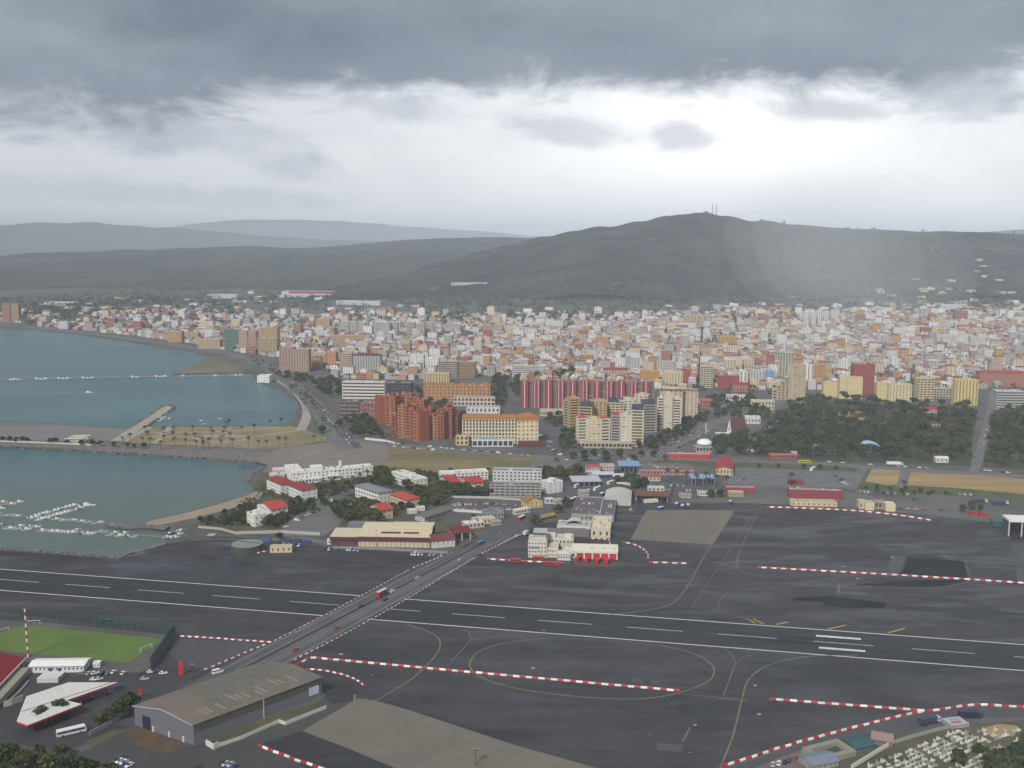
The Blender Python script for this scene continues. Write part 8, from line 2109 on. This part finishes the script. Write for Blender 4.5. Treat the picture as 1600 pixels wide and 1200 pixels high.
# palms
for k, (u, v) in enumerate([(227, 680), (256, 681), (272, 679), (301, 679), (330, 679), (351, 679), (378, 678), (398, 677), (422, 668), (440, 667), (257, 692), (231, 689), (270, 688), (290, 691), (305, 690), (332, 688), (349, 685), (360, 690), (316, 696), (273, 698), (252, 703), (346, 701), (363, 700), (388, 699), (192, 695), (204, 692), (223, 698), (235, 697), (327, 701), (404, 701), (417, 701), (436, 697), (447, 697), (491, 692), (503, 689), (354, 672), (358, 669), (290, 699), (307, 703), (318, 703)]):
    tree('palm', u, v, 'tall thin palm on the sandy plaza by the bay', 'palms of the sandy plaza', 1.15)
for k, (u, v) in enumerate([(1043, 753), (1057, 755), (1072, 757), (1088, 760), (1103, 760), (1119, 762), (1135, 763), (884, 719), (866, 722), (942, 716), (908, 717), (1236, 760), (1412, 773), (870, 735)]):
    tree('palm', u, v, 'palm in the row in front of the blue roofed frontier canopy' if 1040 < u < 1140 else 'palm standing near the frontier avenue', 'frontier canopy palms' if 1040 < u < 1140 else 'palms near the frontier avenue', 1.35)
for k, (u, v) in enumerate([(523, 760), (551, 759), (562, 756), (574, 753), (518, 764), (555, 772), (577, 760), (466, 795), (645, 772)]):
    tree('palm', u, v, 'palm in the hospital garden', 'palms of the hospital garden', 1.1)
for k, (u, v) in enumerate([(5, 690), (15, 690.5), (25, 691), (36, 691), (43, 691.5), (78, 693), (86, 693), (105, 694), (127, 696), (145, 697), (156, 697.5), (178, 699), (200, 700), (210, 700.5), (225, 701)]):
    tree('broad', u, v, 'small round tree on the mole road', 'trees on the mole road', .75)
grove('palm', [(395, 565), (440, 585), (480, 625), (486, 650), (474, 640), (440, 598), (390, 572)], 30, 8, 1.2, 'palm along the seafront promenade', 'palms along the promenade', 71)
grove('palm', [(500, 655), (520, 672), (505, 668), (488, 640), (470, 616), (478, 614)], 16, 9, 1.1, 'palm on the green strip of the seafront avenue', 'palms on the avenue strip', 78)
# foreground trees below the lookout
for u, v, s, lab in ((8, 1212, 1.6, 'dark tree at the bottom left corner'), (40, 1216, 1.5, 'second dark tree from the bottom left corner'), (75, 1214, 1.5, 'third dark tree along the bottom left edge'), (108, 1217, 1.3, 'fourth dark tree along the bottom left edge'), (138, 1222, 1.3, 'dark tree right in the bottom left clump'), (20, 1188, 1.1, 'dark tree behind the bottom left clump beside the petrol station'), (168, 1226, 1.2, 'small dark tree at the right end of the bottom left clump'), (310, 1215, .9, 'dark bush at the bottom edge below the hangar'), (60, 1190, 1.1, 'dark tree behind the bottom left clump beside the coach'), (95, 1184, .8, 'dark bush beside the coach'),
                     (1592, 1222, 2.3, 'large dark tree at the bottom right corner over the graves'), (1566, 1226, 1.7, 'dark spiky tree left of the corner tree over the graves'), (1612, 1195, 2.0, 'dark tree at the right edge beside the cemetery'), (155, 1135, .8, 'left shrub along the roadside wall by the hangar'), (172, 1129, .9, 'middle shrub along the roadside wall by the hangar'), (190, 1122, 1.0, 'right shrub along the roadside wall by the hangar'), (204, 1113, 1.1, 'dark shrub tree at the hangar corner'), (97, 1118, .95, 'tree poking through the front edge of the petrol canopy'), (64, 1130, .95, 'second tree at the front edge of the petrol canopy'), (1498, 1196, .9, 'dark bush among the right graves'), (1530, 1180, .8, 'small bush among the upper graves')):
    tree('broad', u, v, lab, None, s)
# undergrowth and woods that read as a mass
def mass(name, label, polys, mname, seed, s=1.0, dens=1.0):
    r = random.Random(seed); mb = MB()
    for poly, n, rx, rz, nq in polys:
        for p in scatter_px(poly, n, 2.0, seed + n, False):
            z = ground_z(p.x, p.y) if p.y > 3800 else 0.0
            leaf_cloud(mb, r, p.x, p.y, z + rz * .6, rx * r.uniform(.7, 1.3), rz * r.uniform(.7, 1.2), nq, s)
    tag(mb.build(name, mname), label, 'trees', kind='stuff')
mass('park_undergrowth', 'dark undergrowth between the park pines', [([(1150, 712), (1185, 690), (1215, 655), (1300, 664), (1420, 666), (1515, 668), (1514, 722), (1330, 718), (1200, 713)], 420, 6, 3.4, 14), ([(1545, 728), (1552, 660), (1600, 655), (1680, 690), (1680, 738)], 150, 6, 3.4, 14), ([(1218, 650), (1235, 632), (1300, 625), (1420, 632), (1525, 642), (1518, 666), (1420, 660)], 150, 6, 3.2, 12)], PINE, 81, 1.2)
mass('garden_scrub', 'low green scrub in the hospital grounds', [([(412, 760), (600, 742), (690, 770), (640, 800), (560, 790), (470, 800), (440, 830), (330, 822)], 260, 3.5, 1.3, 12), ([(530, 660), (600, 690), (715, 690), (715, 680), (640, 665)], 40, 4, 1.8, 12)], SCRUB, 82, .8)
def town_trees():
    r = random.Random(83); mb = MB()
    for k in range(1500):
        u = r.uniform(-20, 1620); lo, up = lin(u, LOWER), lin(u, UPPER); v = up + (lo - up) * r.uniform(-.12, 1) ** 1.0
        if v < 440: v = 440 + r.uniform(0, 8)
        p = G(u, v); z = ground_z(p.x, p.y) if p.y > 3800 else 0.0; s = 3.5 + p.y / 900
        leaf_cloud(mb, r, p.x, p.y, z + s * .9, s * r.uniform(.8, 1.5), s * .8, 16, s * .3)
    for (u0, v0, ru, rv, n) in ((100, 486, 60, 6, 60), (200, 470, 120, 5, 60), (760, 470, 120, 10, 120), (560, 468, 160, 6, 60), (1000, 470, 150, 9, 130), (1150, 462, 60, 6, 50), (1340, 462, 200, 10, 200), (1530, 470, 90, 14, 200), (1250, 452, 140, 8, 90), (850, 494, 120, 8, 90), (1180, 500, 90, 8, 50), (700, 500, 60, 8, 40), (1340, 525, 40, 5, 40), (40, 492, 60, 5, 30), (470, 540, 40, 12, 30), (1100, 596, 60, 6, 20), (1340, 470, 300, 20, 120), (300, 480, 250, 12, 90)):
        for k in range(n):
            u = r.gauss(u0, ru * .6); v = r.gauss(v0, rv * .7)
            if v < 436: continue
            p = G(u, v); z = ground_z(p.x, p.y) if p.y > 3800 else 0.0; s = 4 + p.y / 800
            leaf_cloud(mb, r, p.x, p.y, z + s * .8, s * r.uniform(.9, 1.9), s * .8, 18, s * .32)
    tag(mb.build('distant_woods', LEAF), 'dark trees and woods scattered through the town and hill foot', 'trees', kind='stuff')
town_trees()

# ================================================================== BOATS, PONTOONS, SHORE
BW = paint('boat_gelcoat', 0.4, 0.06, 0.5, 0.5, 0.05)
def boat_meshes(L, W, cab, mast=0):
    hull, cabin, rig = MB(), MB(), MB()
    def sec(x, w, z): return [(x, -w, z), (x, -w * .6, -.3), (x, w * .6, -.3), (x, w, z)]
    loft(hull, [sec(-L / 2, W * .42, .75), sec(-L * .1, W * .5, .8), sec(L * .25, W * .42, .95), sec(L * .42, W * .2, 1.1), sec(L * .5, .05, 1.2)])
    loft(cabin, [rect_sec(-L * .18, W * .3, .7, .8 + cab), rect_sec(L * .05, W * .3, .7, .8 + cab), rect_sec(L * .2, W * .24, .75, 1.0)])
    rig.box(-L * .3, 0, .75, .95, L * .2, W * .6)
    if mast: rig.tube((L * .05, 0, .8), (L * .05, 0, mast), .08, .05, 5); rig.tube((-L * .3, 0, 2.2), (L * .05, 0, 2.2), .06, .06, 4)
    return hull.mesh('hull', BW), cabin.mesh('cabin', BW), rig.mesh('rigging' if mast else 'engine_deck', TYRE if not mast else METAL)
BOATS = [boat_meshes(6.0, 2.2, .8), boat_meshes(7.5, 2.6, 1.2), boat_meshes(9.0, 3.0, .7, 11), boat_meshes(14.5, 4.6, 2.0)]
BR = random.Random(17)
def boat(u, v, th, k, label, group, col=None):
    g = G(u, v, -1.1); o = empty('motor_boat' if k != 2 else 'sailing_boat', (g.x, g.y, -1.05), R(th + BR.uniform(-6, 6))); tag(o, label, 'boat', group)
    h, c, r = BOATS[k]; cc = col or BR.choice([(0.72, 0.72, 0.70)] * 5 + [(0.60, 0.60, 0.58), (0.12, 0.2, 0.35), (0.66, 0.62, 0.5)])
    link('hull', h, o, cc); link('cabin', c, o, BR.choice([(0.62, 0.62, 0.62), (0.7, 0.7, 0.7), (0.2, 0.22, 0.28)])); link('rigging' if k == 2 else 'engine_deck', r, o, (0.5, 0.5, 0.5))
def pontoon(a, b, w, label, col=(0.20, 0.185, 0.17), piles=8):
    A, Bq = G(*a, -1.0).xy, G(*b, -1.0).xy; d = (Bq - A).normalized(); q = Vector((-d.y, d.x)) * w / 2; o = tag(empty('pontoon', (A.x, A.y, -1.0)), label, 'pontoon'); n = max(2, int((Bq - A).length / 14))
    for k in range(n):
        p0, p1 = (Bq - A) * (k / n), (Bq - A) * ((k + 1) / n) - d * .25
        mb = MB(); mb.prism([p0 - q, p1 - q, p1 + q, p0 + q], -.2, .55, True); mb.build('deck_section', PAINT, o, tuple(c * BR.uniform(.85, 1.15) for c in col))
    for k in range(piles):
        p = (Bq - A) * ((k + .5) / piles) + q * 1.1; mb = MB(); mb.tube((p.x, p.y, -2), (p.x, p.y, 2.4), .22, .2, 6); mb.build('pile', PAINT, o, (0.15, 0.12, 0.10))
pontoon((-60, 592.5), (405, 586), 9, 'long pontoon across the upper bay towards the white shed', (0.21, 0.20, 0.19), 20)
for k, (u0, n) in enumerate(((10, 2), (22, 2), (57, 3), (92, 3), (130, 3), (167, 3), (207, 3), (244, 3), (286, 3), (330, 3), (362, 3))):
    for j in range(n): boat(u0 + 7 * j, 593.8 - .02 * u0 + (j % 2) * 1.0, 32, 3, f'{ordinal(j + 1)} white yacht in the moored group {["at the left end", "second from the left end", "third from the left", "fourth from the left", "fifth from the left", "in the middle", "just right of the middle", "fifth from the right", "fourth from the right", "next to last", "nearest the white shed"][k]} of the long pontoon', 'yachts along the long pontoon', (0.74, 0.74, 0.72))
boat(138, 614, 2, 3, 'lone white motor launch crossing the upper bay', None, (0.74, 0.74, 0.72))
pontoon((48, 812), (128, 792), 3, 'diagonal pontoon lined with boats in the lower basin', (0.3, 0.29, 0.27), 6)
pontoon((-40, 801), (175, 819), 3, 'upper of two long pontoons in the lower basin', (0.2, 0.19, 0.18), 9)
pontoon((-40, 820), (262, 839), 3.5, 'lower of two long pontoons in the lower basin', (0.17, 0.16, 0.15), 12)
pontoon((-40, 797), (22, 786), 3, 'short diagonal pontoon at the left edge of the lower basin', (0.3, 0.29, 0.27), 3)
for k in range(12):
    t = k / 11; boat(50 + 66 * t, 808.5 - 18.5 * t, 20, BR.choice((0, 1, 1)), 'white boat moored on the far side of the diagonal pontoon', 'boats on the far side of the diagonal pontoon')
    boat(60 + 66 * t, 813 - 18.5 * t, 20, BR.choice((0, 1, 1)), f'{ordinal(k + 1)} boat from the left on the near side of the diagonal pontoon', 'boats on the near side of the diagonal pontoon')
boat(136, 790.5, 0, 3, 'largest white motor yacht at the tip of the diagonal pontoon', None, (0.75, 0.75, 0.73))
for u, v in ((5, 785), (18, 788), (30, 785), (2, 795)): boat(u, v, 10, 1, 'boat by the short pontoon at the left edge', 'boats by the short left pontoon')
for k in range(17):
    u = -2 + 160 * k / 16 + BR.uniform(-2, 2)
    if 34 < u < 46: continue
    boat(u, 804.5 + .085 * u + BR.uniform(-1, 1.2), 22, BR.choice((0, 0, 1)), f'{ordinal(k + 1)} small boat from the left along the upper long pontoon', 'boats along the upper long pontoon')
for k in range(27):
    u = 2 + 208 * k / 26 + BR.uniform(-2, 2)
    boat(u, 824.0 + .068 * u + BR.choice((-3.4, 1.0)), 22, BR.choice((0, 0, 1, 2) if k % 6 == 0 else (0, 0, 1)), f'{ordinal(k + 1)} small boat from the left along the lower long pontoon', 'boats along the lower long pontoon')
for k in range(12): boat(255 + BR.uniform(-6, 12), 648 + BR.uniform(-9, 10), BR.uniform(0, 90), BR.choice((0, 1)), 'small boat moored beside the stone jetty', 'boats beside the stone jetty')
for u, v in ((314, 658), (318, 663), (343, 655)): boat(u, v, 15, 0, 'small boat adrift right of the stone jetty', 'boats right of the stone jetty')
for u, v, th, c in ((266, 835, 50, (0.03, 0.06, 0.2)), (273, 832, 60, (0.7, 0.7, 0.7)), (280, 836, 40, (0.7, 0.7, 0.7)), (268, 842, 50, (0.03, 0.06, 0.22)), (275, 841, 40, (0.4, 0.5, 0.45)), (262, 840, 30, (0.7, 0.7, 0.7)), (283, 830, 30, (0.65, 0.66, 0.7))):
    g = G(u, v); boat(u, v, th, 1, 'boat laid up on the small quay at the end of the pontoons', 'boats on the small quay', c); 
low_wall([(168, 819), (190, 825), (235, 824), (262, 827)], 1.6, 'dark stone breakwater between the beach and the pontoons', (0.10, 0.085, 0.075), 5.0, 'breakwater', 'breakwater', M_rock)
low_wall([(185, 872), (205, 864), (225, 861), (250, 853), (258, 850)], 1.0, 'rough rubble mound at the corner of the runway apron', (0.10, 0.09, 0.08), 4.5, 'rubble mound', 'rubble_mound', M_rock)
low_wall([(262, 851), (300, 845), (350, 843), (400, 846)], 1.2, 'dark kerb wall between the quay and the apron', (0.10, 0.10, 0.10), .6)
def piles():
    o = None
    for k in range(8):
        u = 374 + 4.0 * k; g = G(u, 733, -1.1); p = tag(empty('mooring_pile', (g.x, g.y, -1.2)), f'dark mooring pile, {ordinal(k + 1)} from the left in the row off the point', 'pile', 'mooring piles off the point')
        mb = MB(); mb.tube((0, 0, -1), (0, 0, 5.0), .42, .38, 6); mb.build('shaft', PAINT, p, (0.06, 0.06, 0.065)); mb = MB(); mb.tube((0, 0, 5.0), (0, 0, 5.3), .5, .3, 6); mb.build('cap', PAINT, p, (0.12, 0.12, 0.12))
piles()
block('white_shed', 'white shed at the landward end of the long pontoon', 'shed', 402, 598, 19, -4, 18, 587, 2, 4, 2, (0.70, 0.70, 0.68), (0.72, 0.72, 0.70), .2, .3, par=.4)
def striped_pavilion():
    F, w, d, h = place(100, 693, 30, 3, 6, 686); B = Bld('beach_pavilion', 'pavilion with three pale cream roof strips on the mole by the sand flat', 'pavilion', F(0, 0, 0))
    for k in range(3):
        F.box(B.new('roof_strip', (0.62, 0.58, 0.44)), k * 1.2, w - 1 + k, k * 9, k * 9 + 5.5, h - .3, h); F.box(B.new('wall', (0.45, 0.42, 0.35)), k * 1.2 + 1, w - 3 + k, k * 9 + 1, k * 9 + 4.5, 0, h - .3)
        for a in (.5, w * .5, w - 2): F.box(B.new('post', (0.5, 0.48, 0.42)), a + k, a + k + .3, k * 9 + .2, k * 9 + .5, 0, h - .3)
    B.done()
striped_pavilion()
low_wall([(-40, 689), (40, 691.5), (100, 694), (160, 697)], 1.5, 'pale parapet wall along the mole road', (0.55, 0.52, 0.44))
low_wall([(570, 687), (600, 690), (617, 694)], 2.5, 'curved white garden wall below the orange stepped complex', (0.62, 0.60, 0.55))
def rocks(pts, n, seed, label):
    r = random.Random(seed); mb = MB(); line = px(*pts)
    for k in range(n):
        t = r.uniform(0, len(line) - 1.001); i = int(t); p = line[i].lerp(line[i + 1], t - i); s = r.uniform(.6, 1.8); x, y = p.x + r.gauss(0, 1.2), p.y + r.gauss(0, 1.2)
        q = [(x + s * r.uniform(.7, 1.2) * math.cos(a), y + s * r.uniform(.7, 1.2) * math.sin(a)) for a in (0, 1.2, 2.4, 3.7, 5.0)]
        mb.prism(q, -1.6, r.uniform(-.3, .9))
    tag(mb.build('shore_rocks', M_rock), label, 'rocks', kind='stuff')
rocks([(-300, 842), (0, 857.5), (100, 864), (182, 871.5)], 260, 91, 'rough stones along the edge of the runway platform')
rocks([(-300, 688), (0, 697.5), (160, 706), (330, 716.5), (400, 721.5)], 420, 92, 'dark stones along the mole in the lower basin')
rocks([(214, 662), (256, 634), (268, 633), (271, 637), (232, 664)], 160, 93, 'grey stones round the jetty')
rocks([(455, 658), (466, 645), (468, 636), (462, 624), (436, 606), (408, 598)], 200, 94, 'grey stones along the curved promenade shore')
rocks([(392, 752), (388, 746), (398, 738), (410, 730)], 90, 95, 'pale stones at the point below the hospital')
rocks([(326, 556), (300, 549), (200, 533), (100, 520), (0, 512), (-150, 505)], 300, 96, 'pale stones along the far promenade')
for k, (u, v, vt) in enumerate(((588, 855, 828), (736, 857, 838), (672, 857, 842), (850, 800, 780), (912, 770, 748), (985, 765, 738), (1020, 745, 730), (1060, 735, 715), (1123, 735, 712), (1352, 790, 772), (1258, 758, 750), (780, 850, 832), (1163, 735, 716), (1470, 790, 772))):
    pole(u, v, vt, f'thin street light {["in front of the maroon hall", "beside the pagoda pavilion", "at the corner of the maroon hall", "on the frontier road bend", "left in the coach yard", "behind the long white coach", "before the customs hall left end", "at the customs hall roofline", "left of the red customs wing", "by the group of four cream sheds", "in the grey lorry park", "at the far right kerb of the crossing", "right of the red customs wing", "on the service yard"][k]}', (0.16, 0.16, 0.17), True)

# ------------------------------------------------------------------ air
def volume_mat(name, dens, col):
    m = bpy.data.materials.new(name); m.use_nodes = True
    nt = m.node_tree; nt.nodes.clear()
    out = nt.nodes.new('ShaderNodeOutputMaterial'); pv = nt.nodes.new('ShaderNodeVolumePrincipled')
    pv.inputs['Color'].default_value = (*col, 1); pv.inputs['Density'].default_value = dens; pv.inputs['Anisotropy'].default_value = -0.42
    nt.links.new(pv.outputs[0], out.inputs['Volume'])
    return m
def make_haze():
    mb = MB(); mb.box(0, 12000, -6, 640, 70000, 34000, 0, None, True)
    o = mb.build('haze', volume_mat('haze_air', 7.4e-5, (0.80, 0.89, 1.0)))
    tag(o, 'pale rainy haze over the whole bay and town', 'haze', kind='stuff')
make_haze()

def make_rain():
    """a soft shower drifting across the foot of the hill: nested ellipsoids of thin mist"""
    m = volume_mat('rain_mist', 1.15e-4, (0.92, 0.95, 1.0))
    cx, cy, cz = 1160.0, 3700.0, 170.0
    for k, s in enumerate((1.0, 0.7, 0.42)):
        mb = MB(); n, e = 20, 12
        rx, ry, rz = 330 * s, 950 * s, 330 * (0.75 + 0.25 * s)
        def q(i, j):
            a = 2 * math.pi * i / n; b = math.pi * (j / e - 0.5)
            x, y, z = rx * math.cos(b) * math.cos(a), ry * math.cos(b) * math.sin(a), rz * math.sin(b)
            return (cx + x - z * 0.3, cy + y, cz + z)
        for i in range(n):
            for j in range(e):
                mb.quad(q(i, j), q(i + 1, j), q(i + 1, j + 1), q(i, j + 1))
        o = mb.build('rain_veil' if k else 'rain_shaft', m, first if k else None, smooth=True)
        if k: continue
        first = tag(o, 'pale shower of rain drifting over the right of the town', 'rain', kind='stuff')
make_rain()
